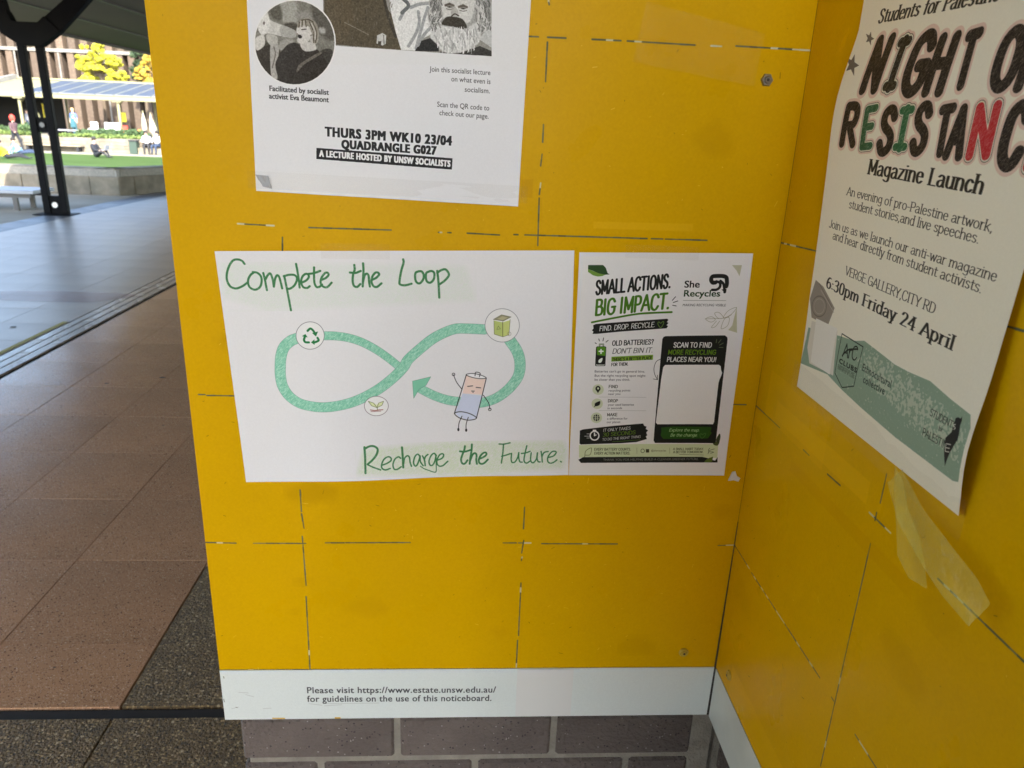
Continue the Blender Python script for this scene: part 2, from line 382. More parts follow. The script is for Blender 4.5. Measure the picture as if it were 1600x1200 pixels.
    def run(s, ops):
        for o in ops:
            k = o[0]
            if k == 'S': s.stroke(np.array(o[4]).reshape(-1, 2), o[2], o[1], o[3], .12 if o[2] > 1.5 and o[1] == (58, 124, 74) else 0)
            elif k == 'F':
                P = np.array(o[4]).reshape(-1, 2)
                if o[3]: P = np.array(smooth_pts(list(P)+[P[0]], 4))[:-1]
                s.fill(P, o[1], o[2]*.6)
            elif k == 'T': s.text(*[o[i] for i in (1, 2, 3, 4, 5, 6)])
            elif k == 'B':
                P = smooth_pts(np.array(o[4]).reshape(-1, 2)); n = len(P)-1; ww = [o[2]+(o[3]-o[2])*i/n for i in range(n)]
                for extra, col in ((.8, (112, 160, 140)), (0, o[1])):
                    B = None
                    for (p, q), w in zip(zip(P[:-1], P[1:]), ww):
                        b, m = s.caps([(p, q)], (w+extra)/2, (w+extra)/2, np.eye(2)/s.k, np.eye(2)*s.k, np.zeros(2))
                        if b is None: continue
                        if B is None: B = np.zeros((s.H, s.W), np.float32)
                        sub = B[b[1]:b[3], b[0]:b[2]]; np.maximum(sub, m, out=sub)
                    c = np.array(col, np.float32) + (0 if extra else 1)*(s.streak[..., None]*np.array([16, 7, 12]) + s.grain[..., None]*np.array([7, 4, 5]))
                    s.c[:] = s.c*(1-B[..., None]) + np.clip(c, 0, 238)*B[..., None]
            elif k == 'H':
                b, m = s.poly_mask(np.array(o[2]).reshape(-1, 2))
                if b:
                    r = int(4*s.k)
                    for ax in (0, 1):
                        m = sum(np.roll(m, i, ax) for i in range(-r, r+1))/(2*r+1)
                    m = m*np.clip(.55+.45*s.streak[b[1]:b[3], b[0]:b[2]], 0, 1)*o[3]; s.blend(b, m, o[1])
            elif k == '[': s.save = (s.c.copy(), np.array(o[1]).reshape(-1, 2))
            elif k == ']':
                b, m = s.poly_mask(s.save[1], 2); M = np.zeros((s.H, s.W, 1), np.float32); M[b[1]:b[3], b[0]:b[2], 0] = m
                s.c = s.save[0]*(1-M) + (s.c + s.grain[..., None]*7)*M
            elif k == '(': s.save = (s.c.copy(), None)
            elif k == ')':
                base = np.abs(s.c - s.save[0]).sum(2) > 20
                n = s.rng.rand(s.H//6+2, s.W//6+2); n = np.kron(n, np.ones((6, 6)))[:s.H, :s.W]
                for ax in (0, 1): n = sum(np.roll(n, i, ax) for i in range(-3, 4))/7
                n = (n-n.mean())/n.std() + .5*s.grain
                b, m = s.poly_mask(np.array(o[2]).reshape(-1, 2)); Z = np.zeros((s.H, s.W), np.float32); Z[b[1]:b[3], b[0]:b[2]] = m
                for ax in (0, 1): Z = sum(np.roll(Z, i, ax) for i in range(-24, 25))/49
                hole = np.clip((n - 2.1 + 2.6*Z)*1.2, 0, .55)*base
                s.c[:] = s.c*(1-hole[..., None]) + np.asarray(o[1], np.float32)*hole[..., None]
                edge = s.save[0]
        return s
    def image(s, name):
        im = bpy.data.images.new(name, s.W, s.H, alpha=False)
        a = np.ones((s.H, s.W, 4), np.float32); a[..., :3] = np.clip(s.c, 0, 255)[::-1]/255
        im.pixels.foreach_set(a.ravel()); im.update(); im.pack(); return im
# ================================================================ materials
M = {}
M['paver'] = mat('brown_terrazzo', (.55, .30, .16), .24, (.43, .24, .13), 2.2, rvar=.07, objvar=.06, spec=.8, bump=.05, bscale=160, coord='Object',
                 speck=((330, (.16, .085, .05), .16), (260, (.10, .055, .035), .07), (380, (.80, .62, .45), .10), (150, (.10, .05, .03), .035), (190, (.75, .55, .36), .03)))
M['paver_sheen'] = mat('sheen_grey_terrazzo', (.38, .31, .235), .34, (.30, .245, .19), 1.6, rvar=.06, objvar=.07, spec=.9, speck=((330, (.16, .12, .09), .16), (380, (.6, .55, .45), .10)))  # pavers beyond the drain: reflected sheen put into the base colour
M['aggregate'] = mat('exposed_aggregate', (.19, .12, .052), .65, (.12, .078, .036), 30, spec=.25, bump=1.0, bscale=120,
                     speck=((150, (.055, .042, .028), .35), (125, (.40, .27, .12), .26), (170, (.28, .18, .08), .30), (95, (.46, .34, .19), .08)))
M['joint'] = mat('dark_joint', (.035, .03, .025), .8)
M['bed'] = mat('paving_bed', (.13, .08, .055), .8)
M['band'] = mat('dark_granite_band', (.11, .105, .1), .4, (.085, .08, .078), 6, rvar=.08)
M['sand'] = mat('compacted_sand', (.34, .29, .21), .9, (.26, .22, .155), 1.2, bump=.4, bscale=30)
M['soil'] = mat('courtyard_base', (.3, .26, .2), .9, (.25, .21, .16), .6)
M['lawn'] = mat('lawn_turf', (.04, .07, .015), .9, (.05, .085, .02), .5, spec=.1, bump=.6, bscale=40)
M['pale_path'] = mat('pale_path', (.22, .2, .15), .85, (.19, .17, .125), 1.5)
M['brick'] = mat('purple_brown_brick', (.155, .125, .108), .75, (.115, .092, .08), 9, objvar=.14, bump=.8, bscale=120, speck=((300, (.3, .27, .25), .025), (260, (.04, .03, .03), .05)))
M['mortar'] = mat('grey_mortar', (.34, .31, .25), .9, (.25, .23, .19), 30, bump=.6, bscale=200)
M['darkwall'] = mat('painted_wall', (.14, .12, .11), .8)
M['yellow_edge'] = mat('yellow_sheet_edge', (.78, .47, .02), .4)
M['steel_black'] = mat('black_painted_steel', (.004, .004, .005), .5, (.006, .006, .006), 5, spec=.06)
M['soffit'] = mat('dark_soffit_sheet', (.075, .056, .05), .7, (.065, .05, .045), 1.5)
M['fascia'] = mat('dark_fascia', (.02, .018, .016), .5)
M['stone_grey'] = mat('weathered_sandstone', (.25, .21, .15), .9, (.15, .13, .09), 4, bump=.8, bscale=18, objvar=.12)
M['stone_pale'] = mat('pale_sandstone', (.21, .18, .13), .9, (.15, .125, .09), 1.6, bump=.5, bscale=8, objvar=.13)
M['bench_top'] = mat('pale_bench_slab', (.42, .43, .45), .35, (.36, .37, .39), 3)
M['bench_leg'] = mat('bench_leg_metal', (.1, .09, .08), .5)
M['bolt'] = mat('galvanised_bolt', (.6, .6, .6), .35, metal=.9)
M['screw_steel'] = mat('screw_steel', (.35, .33, .3), .3, metal=1)
M['screw_yellow'] = mat('screw_overpainted', (.55, .38, .04), .4)
M['drain_bar'] = mat('drain_bar_stone', (.42, .36, .29), .25, (.33, .29, .24), 6, rvar=.08, objvar=.1)
M['slot'] = mat('drain_slot', (.01, .01, .01), .7)
M['paint_yellow'] = mat('worn_yellow_paint', (.42, .36, .1), .7)
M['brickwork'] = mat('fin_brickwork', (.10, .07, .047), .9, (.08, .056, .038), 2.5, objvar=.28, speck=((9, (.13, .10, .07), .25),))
M['recess'] = mat('shaded_brickwork', (.05, .038, .028), .9, (.04, .03, .023), 2)  # fin brick again, with the shade between the fins put into the colour
M['concrete'] = mat('pale_concrete', (.2, .19, .165), .85, (.16, .15, .13), 2)
M['cream_metal'] = mat('cream_roof_sheet', (.22, .205, .11), .45)
M['pv'] = mat('solar_glass', (.055, .07, .095), .5, (.045, .06, .085), 1.5, spec=.15)
M['pv_frame'] = mat('pale_panel_frame', (.22, .22, .18), .4)
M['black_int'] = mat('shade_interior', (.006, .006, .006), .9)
M['leaf_dark'] = mat('hedge_leaf', (.03, .065, .022), .8, (.06, .1, .03), 3)
M['leaf_light'] = mat('young_hedge_leaf', (.12, .16, .03), .8, (.08, .13, .03), 3)
M['leaf_yellow'] = mat('yellow_autumn_leaf', (.50, .45, .025), .8, (.34, .34, .03), 2)
M['leaf_gold'] = mat('golden_autumn_leaf', (.52, .34, .04), .8, (.38, .26, .04), 2)
M['leaf_shade'] = mat('dark_tree_leaf', (.035, .06, .025), .8)
M['bark'] = mat('grey_bark', (.12, .09, .06), .9)
M['skin'] = mat('skin', (.45, .28, .2), .6)
M['hair_dark'] = mat('dark_hair', (.015, .011, .009), .7)
M['hair_fair'] = mat('fair_hair', (.5, .3, .14), .7)
for n, c in dict(black=(.012, .013, .018), maroon=(.075, .04, .045), sky=(.16, .36, .5), navy=(.02, .035, .07), yellow=(.8, .55, .01), blue=(.07, .12, .4), teal=(.03, .1, .12), white=(.42, .42, .45), charcoal=(.02, .02, .022), orange=(.7, .25, .06), red=(.65, .05, .03), cream=(.42, .38, .27), grey=(.2, .2, .22), olive=(.13, .13, .07)).items():
    M['c_'+n] = mat(n+'_cloth', c, .85)
M['sign_yellow'] = mat('yellow_banner', (.75, .62, .03), .6)
M['plastic_white'] = mat('white_plastic', (.75, .75, .72), .5, spec=.3)
M['bin_green'] = mat('dark_green_bin', (.03, .05, .035), .5)
def tape_mat(name, col, alpha, rough=.12, bump=.5):
    m = mat(name, col, rough, bump=bump, bscale=55); N = m.node_tree.nodes; L = m.node_tree.links
    b = N['Principled BSDF']; tr = N.new('ShaderNodeBsdfTransparent'); mx = N.new('ShaderNodeMixShader'); mx.inputs[0].default_value = alpha
    L.new(tr.outputs[0], mx.inputs[1]); L.new(b.outputs[0], mx.inputs[2]); L.new(mx.outputs[0], N['Material Output'].inputs[0]); return m
M['tape_clear'] = tape_mat('clear_packing_tape', (.75, .62, .3), .045)
M['tape_loose'] = tape_mat('loose_milky_tape', (.80, .78, .18), .32, .15, .8)
M['tape_grey'] = tape_mat('crumpled_tape', (.5, .52, .55), .75, .3, 1)

# ================================================================ ground
PIT = .486; XE = -1.348; YJ = .865
empty_paving = empty('pavement', (0, 0, 0), kind='structure', label='large brown terrazzo pavers under the canopy beside the notice board')
g = MB().box((-6.8, -13, -.7), (9, 40, -.022)); g.build('paving_bed', M['bed'], empty_paving)
me_full = MB().box((0, 0, -.02), (PIT-.0024, PIT-.0024, 0)).mesh('paver', .0007); me_full2 = me_full.copy()
tiles = []
cols = [(XE-(k+1)*PIT, XE-k*PIT) for k in range(4)] + [(-3.575-(k+1)*PIT, -3.575-k*PIT) for k in range(6)] + [(-6.8, -3.575-6*PIT)]
rows = [1.139 + PIT*j for j in range(0, 40)]
vis = []; rest = MB(); rest2 = MB()
def in_view(x, y):
    d = MC.transposed() @ (Vector((x, y, 0)) - CAM)
    if d.y < .1: return False
    px = 800+1156.4*d.x/d.y; return -40 < px < 380 - (0 if y < 8 else 60)
for (xa, xb) in cols:
    vis.append((xa, YJ+.002, xb, 1.139))
    for y in rows: vis.append((xa, y, xb, y+PIT))
vis = [t for t in vis if in_view((t[0]+t[2])/2, (t[1]+t[3])/2) or in_view(t[2], t[3])]
vis.sort(key=lambda t: t[1]**2 + t[0]**2); single, far = vis[:298], vis[298:]
for xa, ya, xb, yb in single:
    full = abs(xb-xa-PIT) < .01 and abs(yb-ya-PIT) < .01
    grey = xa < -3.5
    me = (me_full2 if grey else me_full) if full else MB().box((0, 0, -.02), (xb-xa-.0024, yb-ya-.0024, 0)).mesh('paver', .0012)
    o = link('paver', me, M['paver_sheen' if grey else 'paver'], empty_paving); o.location = (xa+.0012, ya+.0012, random.uniform(-.0004, .0004))
seen = set((round(t[0], 2), round(t[1], 2)) for t in single)
for (xa, xb) in cols + [(XE+k*PIT, XE+(k+1)*PIT) for k in range(0, 18)]:
    for j in range(-30, 58):
        ya = 1.139+PIT*j; yb = ya+PIT
        if (round(xa, 2), round(ya, 2)) in seen or yb < .87: continue
        if j == -1:
            if (round(xa, 2), round(YJ+.002, 2)) in seen: continue
            ya = YJ+.002
        if xa > XE-.01 and ya < 1.5:
            if ya < 1.1 or xa > -.75: continue
            ya = 1.588
            if xa > -.9: continue
        if xa > -.9 and ya < 13: continue
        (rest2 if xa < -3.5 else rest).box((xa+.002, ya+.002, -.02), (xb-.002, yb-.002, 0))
rest.build('paver', M['paver'], empty_paving, kind='stuff'); rest2.build('paver', M['paver_sheen'], empty_paving, kind='stuff')
# exposed aggregate panels, dark joint
ag = MB().box((XE+.006, YJ+.004, -.02), (-.25, 1.584, .001)); ag.build('aggregate_panel', M['aggregate'], empty_paving)
MB().box((-9, -3, -.02), (XE-.003, .822, .001)).build('aggregate_panel', M['aggregate'], empty_paving)
MB().box((XE+.003, -3, -.02), (9, .822, .001)).build('aggregate_panel', M['aggregate'], empty_paving)
MB().box((-9, .824, -.02), (-.65, .863, -.006)).build('joint_strip', M['joint'], empty_paving)
MB().box((-9, -13, -.02), (9, -3.004, .001)).build('aggregate_panel', M['aggregate'], empty_paving)
# thin pale tile edge trim along the aggregate
# edge band and sandy strip beyond the paving
MB().box((-7.25, -13, -.7), (-6.802, 40, .0)).build('pavement_edge_band', M['band'], kind='structure')
MB().box((-40, -13, -.75), (-7.252, 15.9, -.012)).build('sandy_path', M['sand'], kind='structure')
MB().box((-400, -400, -1.2), (400, 400, -.76)).build('ground', M['soil'], kind='structure')
# slotted drain
dr = empty('slot_drain', (-3.43, 1, 0), label='long drain of pale bars and dark slots crossing the brown pavers', cat='drain')
MB().box((-3.573, -2.99, -.0195), (-3.294, 22, -.015)).build('channel', M['slot'], dr).matrix_parent_inverse = Matrix.Translation((3.43, -1, 0))
bar = MB().box((-.0345, 0, -.014), (.0345, .962, .002)).mesh('bar', .002)
for i, x in enumerate((-3.527, -3.449, -3.371, -3.32)):
    if i == 3: continue
    for j in range(22):
        o = link('bar', bar, M['drain_bar'], dr); o.location = (x+3.43, -1.6+.97*j+(.0 if i % 2 else .32), 0)
# worn paint by the drain, stain
MB().box((-3.625, 3.4, .0005), (-3.585, 5.1, .003)).build('painted_line', M['paint_yellow'], empty_paving)
st = tape_mat('faded_red_stain', (.30, .12, .11), .38, .24, 0)
pts = [(-4.12+.62*math.cos(t)*(1+.15*math.sin(3*t)), 5.98+.27*math.sin(t)*(1+.2*math.cos(2*t)), .0032) for t in [i*math.pi/14 for i in range(28)]]
MB().poly(pts, [tuple(range(28))]).build('stain', st, empty_paving)
for (x, y, r) in ((-2.33, 3.75, .013), (-2.62, 3.62, .009), (-2.02, 2.95, .005), (-3.9, 4.9, .016), (-1.45, 1.26, .0022), (-1.61, 1.03, .003), (-1.56, 1.05, .0018)):
    MB().poly([(x+r*math.cos(t)*1.6, y+r*math.sin(t), .004) for t in [i*math.pi/4 for i in range(8)]], [tuple(range(8))]).build('dirt_spot', M['joint'], empty_paving)

# ================================================================ brick wall (two wings meeting in the corner)
def brick_wing(name, label, axis):
    w = empty(name, (0, 0, 0), label=label, cat='brick wall')
    if axis == 'x':
        MB().box((-.700, .026, 0), (.02, .30, .78)).build('mortar_bed', M['mortar'], w)
        MB().box((-.705, .022, .78), (.02, .30, 3.6)).build('wall_core', M['darkwall'], w)
    else:
        MB().box((.026, -.895, 0), (.30, .30, .78)).build('mortar_bed', M['mortar'], w)
        MB().box((.022, -.905, .78), (.30, .30, 3.6)).build('wall_core', M['darkwall'], w)
    meshes = {}
    for c in range(9):
        z1 = .746-.086*c; z0 = z1-.076
        if axis == 'x':
            j = [-.708, -.479, -.469, -.237, -.227, -.014] if c % 2 == 0 else [-.708, -.598, -.588, -.358, -.348, -.118, -.108, -.014]
            spans = [(j[i], j[i+1]) for i in range(0, len(j), 2)]
        else:
            off = 0 if c % 2 else .118; spans = []
            y = -.002
            while y > -.88:
                L = .226 if (spans or not off) else .11
                spans.append((max(y-L, -.90), y)); y -= L+.01
        for a, b in spans:
            key = (round(b-a, 3))
            if key not in meshes:
                mb = MB().box((0, 0, 0), (b-a, .10, .076)) if axis == 'x' else MB().box((0, 0, 0), (.10, b-a, .076))
                me = mb.mesh('brick', .004); meshes[key] = me
            o = link('brick', meshes[key], M['brick'], w)
            o.location = (a, .021+random.uniform(-.001, .0015), z0) if axis == 'x' else (.021+random.uniform(-.001, .0015), a, z0)
            if axis == 'x' and a < -.69:
                pass
    return w
brick_wing('brick_wall', 'purple-brown brick wall under the front yellow notice board with its white strip', 'x')
brick_wing('brick_wall', 'purple-brown brick wall at the right edge under the side notice board', 'y')

# ================================================================ notice boards
def draw_panel(w_mm, z_top, lines, x_of, seed, extra):
    """yellow laminated sheet: worn printed grid; coordinates in mm from the sheet's top left"""
    P = Print(w_mm, z_top-856, 2, (217, 168, 0), seed)
    rs = np.random.RandomState(seed)
    P.c += P.grain[..., None]*np.array([1.2, 1.2, .6], np.float32)
    # soft grime and rubbed patches
    for _ in range(26):
        x, y = rs.uniform(0, w_mm), rs.uniform(250, z_top-856); r = rs.uniform(8, 45)
        pl = [(x+r*math.cos(t)*rs.uniform(.5, 1.2), y+r*.6*math.sin(t)*rs.uniform(.5, 1.1)) for t in np.linspace(0, 6.28, 9)[:-1]]
        sv = P.c.copy(); P.fill(pl, tuple(np.array((217, 166, 0))*rs.uniform(.9, .96)), 6); P.c = sv*.6+P.c*.4
    for (a, b, c, d) in lines:
        x0, y0, x1, y1 = x_of(a), z_top-b, x_of(c), z_top-d
        L = math.hypot(x1-x0, y1-y0); n = max(2, int(L/8)); pale = rs.rand() < .3
        for i in range(n):
            t0, t1 = i/n, (i+1)/n; bright = rs.rand() < (.3 if pale else .04)
            col = (208, 202, 170) if bright else tuple(np.array((88, 92, 78))+rs.randint(-12, 18))
            w = rs.uniform(1.3, 1.9)*(1 if not bright else 1.15)
            P.stroke([(x0+(x1-x0)*t0, y0+(y1-y0)*t0), (x0+(x1-x0)*t1, y0+(y1-y0)*t1)], w, col, 0)
    for _ in range(330):   # staple nicks and scratches
        x, y = rs.uniform(4, w_mm-4), rs.uniform(200, z_top-858); a = rs.uniform(0, 6.28); L = rs.exponential(1.6)+.4
        col = (248, 214, 110) if rs.rand() < .6 else (120, 92, 20)
        P.stroke([(x, y), (x+L*math.cos(a), y+L*math.sin(a))], rs.uniform(.25, .6), col, 0)
    for (x, z, w, h, c, al) in extra:
        sv = P.c.copy(); P.fill([(x_of(x), z_top-z), (x_of(x+w), z_top-z-1), (x_of(x+w), z_top-z+h), (x_of(x), z_top-z+h)], c, .8); P.c = sv*(1-al)+P.c*al
    return P
OPS_LOOP=[('H',(205,226,200),[4.7,13.4,291.2,18.1,302,61.2,52.9,71.1,2.8,55.1],0.42),
('H',(190,216,160),[153.8,254.4,261.3,248,412.8,249.9,418.2,261.1,413.7,287.3,293.8,295.3,143.2,289.1],0.6),
('B',(150,214,186),10.2,9.6,[115.2,103.3,130.4,103.8,146.6,106.6,162.6,112.6,178.5,122.1,192.3,132.8,203,142.5]),
('B',(150,214,186),12.6,12.2,[84.6,105.9,76.2,109.2,67.2,117.1,62.2,128.7,60,141.5,58.9,154.5,60.3,167.6,66.7,180.4,78.5,190.3,94.8,195.2,110.5,196.5,128.7,194.4,146,189.8,163.4,182.2,181.1,171.6,198.8,157.4,210.7,145,217.1,135.1,232.2,121.5,247.1,109.6,261.8,101.5,276.4,96.4,290.8,96.3,311.8,97.5]),
('B',(150,214,186),13.5,11,[342.4,110.7,352,126.2,355.8,141.7,353.6,158.9,343.1,174.6,328,187.1,312.9,193.3,297.8,194.9,278.4,192.6,263.5,189.9,248.8,184.4,234.3,176.6,227.1,171.8]),
('F',(132,206,172),0,0,[220.9,163.8,243.8,158.4,237.5,169.6,228.4,174.9,221.3,186.7]),
('S',(95,150,125),0.5,0,[220.9,163.8,243.8,158.4,237.5,169.6,228.4,174.9,221.3,186.7,220.9,163.8]),
('F',(238,238,236),0,1,[354.8,92.7,353.8,99.3,350.8,105.3,346.1,110,340.2,113,333.6,114,327,112.8,321.2,109.7,316.5,104.9,313.6,98.9,312.6,92.3,313.7,85.8,316.8,79.9,321.5,75.3,327.3,72.4,333.8,71.4,340.3,72.5,346.1,75.5,350.8,80.2,353.8,86.2]),
('S',(120,120,125),0.6,1,[354.8,92.7,353.8,99.3,350.8,105.3,346.1,110,340.2,113,333.6,114,327,112.8,321.2,109.7,316.5,104.9,313.6,98.9,312.6,92.3,313.7,85.8,316.8,79.9,321.5,75.3,327.3,72.4,333.8,71.4,340.3,72.5,346.1,75.5,350.8,80.2,353.8,86.2,354.8,92.7]),
('F',(190,205,120),0,0,[323.6,86.4,334.4,88.8,334.4,107.3,323.9,103.7]),
('F',(205,215,130),0,0,[334.4,88.8,343.5,85.9,342,104.7,334.4,107.3]),
('F',(150,145,115),0,0,[322.9,84.9,333,79.1,344.6,81.9,335.2,86.9]),
('F',(185,180,140),0,0,[327.5,84.4,333.8,81,340.6,82.6,334.5,85.8]),
('S',(90,95,60),0.5,0,[322.9,84.9,333,79.1,344.6,81.9,335.2,86.9,322.9,84.9]),
('S',(90,95,60),0.5,0,[323.6,86.4,323.9,103.7,334.4,107.3,342,104.7,343.5,85.1]),
('S',(60,60,40),0.6,0,[334.4,88,334.4,106.8]),
('S',(110,120,70),0.5,0,[327.1,97.7,328.9,93.2,331.5,97,327.1,97.7]),
('S',(120,120,110),0.4,1,[344.5,103.5,344.1,104.9,343.1,105.8,341.8,105.8,340.8,104.9,340.4,103.4,340.8,102,341.8,101.2,343.1,101.2,344.1,102.1,344.5,103.5]),
('F',(242,218,206),0,0,[288.4,156.3,313.3,161.7,308.5,183.6,283.1,181.5]),
('F',(210,218,238),0,0,[283.1,181.5,308.5,184.8,300.2,215.8,285.3,217.1,272.7,207.9]),
('F',(240,240,240),0,0,[288.4,156.3,294.1,155.1,304.4,156.9,313.3,161.4,304.3,161.6,294,159.5]),
('F',(214,222,240),0,0,[272.7,207.9,281,206.4,293,209.9,300.2,215.8,291.4,217.9,277.8,213.7]),
('S',(38,38,42),1.1,1,[288.4,156.3,280.1,183,271.9,208.7]),
('S',(38,38,42),1.1,1,[313.3,161.7,306.9,188.3,300,215.8]),
('S',(38,38,42),0.9,1,[288.1,156.3,295.6,154.8,305.9,156.9,313.3,161.1,304.3,161.9,294,159.5,288.1,156.3]),
('S',(38,38,42),1.1,1,[272.3,208.3,281,206.4,293,209.9,300,215.8,289.8,218.2,277.8,214.5,272.3,208.3]),
('S',(38,38,42),1,1,[299.2,158,300.3,153.3,305.6,154.7,304.7,159.4]),
('S',(38,38,42),1,1,[282.5,175.9,276,166.3,272.3,156.3]),
('S',(38,38,42),1,1,[309.4,184.4,315.9,195,317.3,203.1]),
('S',(38,38,42),1,1,[281.6,212.4,277.6,221.9,276.6,231.7]),
('S',(38,38,42),1,1,[289.6,214.2,286.7,223.7,286.5,232.8]),
('S',(38,38,42),1.1,0,[289.7,172.1,296,171.4]),
('S',(38,38,42),1.1,0,[300.4,173.5,305.9,174.3]),
('S',(38,38,42),0.6,0,[294.4,178.2,298.1,178.3,296.3,180.5,294.4,178.2]),
('S',(38,38,42),0.9,1,[274,155.7,273.6,156.7,272.8,157.4,271.8,157.3,271,156.7,270.7,155.7,271,154.7,271.9,154.1,272.9,154.1,273.7,154.7,274,155.7]),
('S',(38,38,42),0.9,1,[319,203.9,318.6,205,317.8,205.6,316.8,205.6,315.9,204.9,315.6,203.9,316,202.8,316.8,202.2,317.8,202.2,318.6,202.9,319,203.9]),
('F',(38,38,42),0,1,[277.9,230.9,277.8,231.6,277.6,232.3,277.3,232.8,276.9,233.1,276.5,233.2,276,233.1,275.7,232.7,275.4,232.2,275.2,231.6,275.1,230.9,275.2,230.1,275.4,229.5,275.8,229,276.1,228.7,276.6,228.6,277,228.7,277.4,229,277.6,229.6,277.8,230.2]),
('F',(38,38,42),0,1,[287.9,232,287.8,232.7,287.6,233.3,287.3,233.8,286.9,234.2,286.5,234.3,286,234.1,285.7,233.8,285.4,233.3,285.2,232.6,285.1,231.9,285.2,231.2,285.4,230.6,285.7,230.1,286.1,229.7,286.6,229.6,287,229.8,287.4,230.1,287.6,230.6,287.8,231.3]),
('F',(240,240,238),0,1,[116.6,103,115.4,108.3,112.5,113.1,108.5,116.9,103.5,119.3,98.2,120.1,93.1,119.2,88.6,116.7,85.3,112.8,83.4,108,83.1,102.6,84.4,97.4,87.3,92.6,91.3,88.9,96.2,86.6,101.4,85.8,106.5,86.7,110.9,89.1,114.3,92.9,116.3,97.7]),
('S',(105,105,110),0.6,1,[116.8,103,115.5,108.4,112.6,113.2,108.5,117,103.6,119.4,98.2,120.2,93.1,119.3,88.6,116.7,85.2,112.8,83.3,108,83,102.6,84.3,97.3,87.2,92.6,91.3,88.8,96.2,86.5,101.4,85.7,106.5,86.6,111,89,114.4,92.9,116.4,97.7,116.8,103]),
('F',(240,240,238),0,1,[188.7,196.5,187.7,200.5,185.4,204,181.9,206.9,177.7,208.6,173.1,209.2,168.5,208.4,164.5,206.5,161.4,203.6,159.6,199.9,159.1,195.9,160.1,191.9,162.4,188.3,165.9,185.6,170.1,183.8,174.7,183.3,179.2,184,183.2,185.9,186.3,188.8,188.2,192.4]),
('S',(120,100,105),0.6,1,[188.9,196.5,187.9,200.5,185.6,204.1,182.1,207,177.7,208.8,173,209.3,168.4,208.6,164.4,206.6,161.2,203.6,159.4,199.9,158.9,195.9,159.9,191.8,162.3,188.3,165.8,185.5,170,183.7,174.7,183.1,179.3,183.9,183.3,185.8,186.5,188.7,188.4,192.4,188.9,196.5]),
('S',(20,120,62),2.6,1,[97.4,96.9,100.9,94.1,103.9,96.4,106.2,101]),
('F',(20,120,62),0,0,[102.5,99.8,109.7,97.9,106.8,104.1]),
('S',(20,120,62),2.6,1,[97.6,111.5,93.3,111.1,92,108.2,93.1,105]),
('F',(20,120,62),0,0,[90,103.6,94.3,100.8,96.6,105.1]),
('S',(20,120,62),2.6,1,[108.5,105.9,109.5,109,106.4,110.9,103,111.8]),
('F',(20,120,62),0,0,[104.5,107.8,100.1,111.6,104.2,114.7]),
('F',(225,232,180),0,0,[164.1,189.6,174,194.1,174.9,198.4,167.1,195.2]),
('F',(225,232,180),0,0,[183.4,189.9,174.6,194.1,174.6,198.4,181.4,194.8]),
('S',(100,110,60),0.6,0,[164.1,189.6,170.7,192.2,174.6,198.4,168.2,195.8,164.1,189.6]),
('S',(100,110,60),0.6,0,[183.4,189.9,177,192.3,174.6,198.4,181,195.2,183.4,189.9]),
('S',(90,110,60),0.8,0,[174.7,197.8,175.2,202.1]),
('S',(160,90,85),1.1,0,[166.1,201.3,171.2,202.4,177,201.5,181.8,201.4]),
('S',(160,110,105),0.8,0,[166.6,203.6,179.1,203.1]),
('S',(58,124,74),2.53,1,[32.4,15,29.8,11.4,25.5,9.8,19.9,10.8,14.6,17,10.6,26.3,9.8,34.6,12.4,41.4,18.2,44.1,24.4,42.5,29.9,39.4,33.2,36.8]),
('S',(58,124,74),2.53,1,[41.7,25.1,37.3,28.5,34,34.7,34.6,42.1,40.3,45.8,46.7,42.7,49.6,35.8,49.3,29.5,45.7,25.6,40.7,24.8]),
('S',(58,124,74),2.53,1,[52.7,25.9,53.7,34.8,54.5,46.4]),
('S',(58,124,74),2.53,1,[53.8,34.3,57.5,28.5,60.8,26.5,62.6,32.8,63.1,42.2]),
('S',(58,124,74),2.53,1,[63.1,42.2,65.6,32.8,68.6,28.6,70.8,31.7,72.6,44.4]),
('S',(58,124,74),2.53,1,[76.6,29.7,78.1,45.5,80.1,71.2]),
('S',(58,124,74),2.53,1,[76.1,29.7,82.9,28.1,89,28.7,91.1,32.9,87.8,40.2,82.3,44.5,78.6,45]),
('S',(58,124,74),2.53,1,[91.8,15.2,92.9,29.7,93.1,43.5]),
('S',(58,124,74),2.53,1,[95.7,37.7,101.6,35,105.1,30.9,104.4,27.7,101.4,27.2,97.4,30.8,95.5,37.1,97.3,42.9,101.8,44,105.1,41.9]),
('S',(58,124,74),2.53,1,[112.3,19.4,111.3,29.8,111.1,38.3,113.2,43,116.9,42.5,119.7,39.9]),
('S',(58,124,74),2.53,1,[104.9,27.2,111.7,26.2,119.1,23.6]),
('S',(58,124,74),2.53,1,[119.1,34.6,125,32,128.4,28.3,127.1,25.7,123.9,26.7,119.8,32,118.3,38.3,121,42.6,125.6,43.1,131.2,37.8]),
('S',(58,124,74),1.2,1,[15.1,17,11.2,26.3,10.4,34.6,12.6,40.4]),
('S',(58,124,74),2.64,1,[159.4,16.7,159.4,22.4,157.2,28.1,156.1,35.8,157.1,41.6,160.8,43.1,164.8,39.7]),
('S',(58,124,74),2.64,1,[153.6,25.7,160.1,26.2,166.4,23.9]),
('S',(58,124,74),2.64,1,[169.8,14.8,169.7,23.4,168.6,32,167.4,42.6]),
('S',(58,124,74),2.64,1,[168.3,36.8,170.7,29.1,173.6,27.2,175.3,30.1,175.4,36.9,175.9,42.7]),
('S',(58,124,74),2.64,1,[178.3,35,184.2,32.1,187.7,28.3,186.4,25.9,183.1,26.3,179.5,31.1,178.2,36.9,180.2,42.2,184.4,43.2,189.9,38.9]),
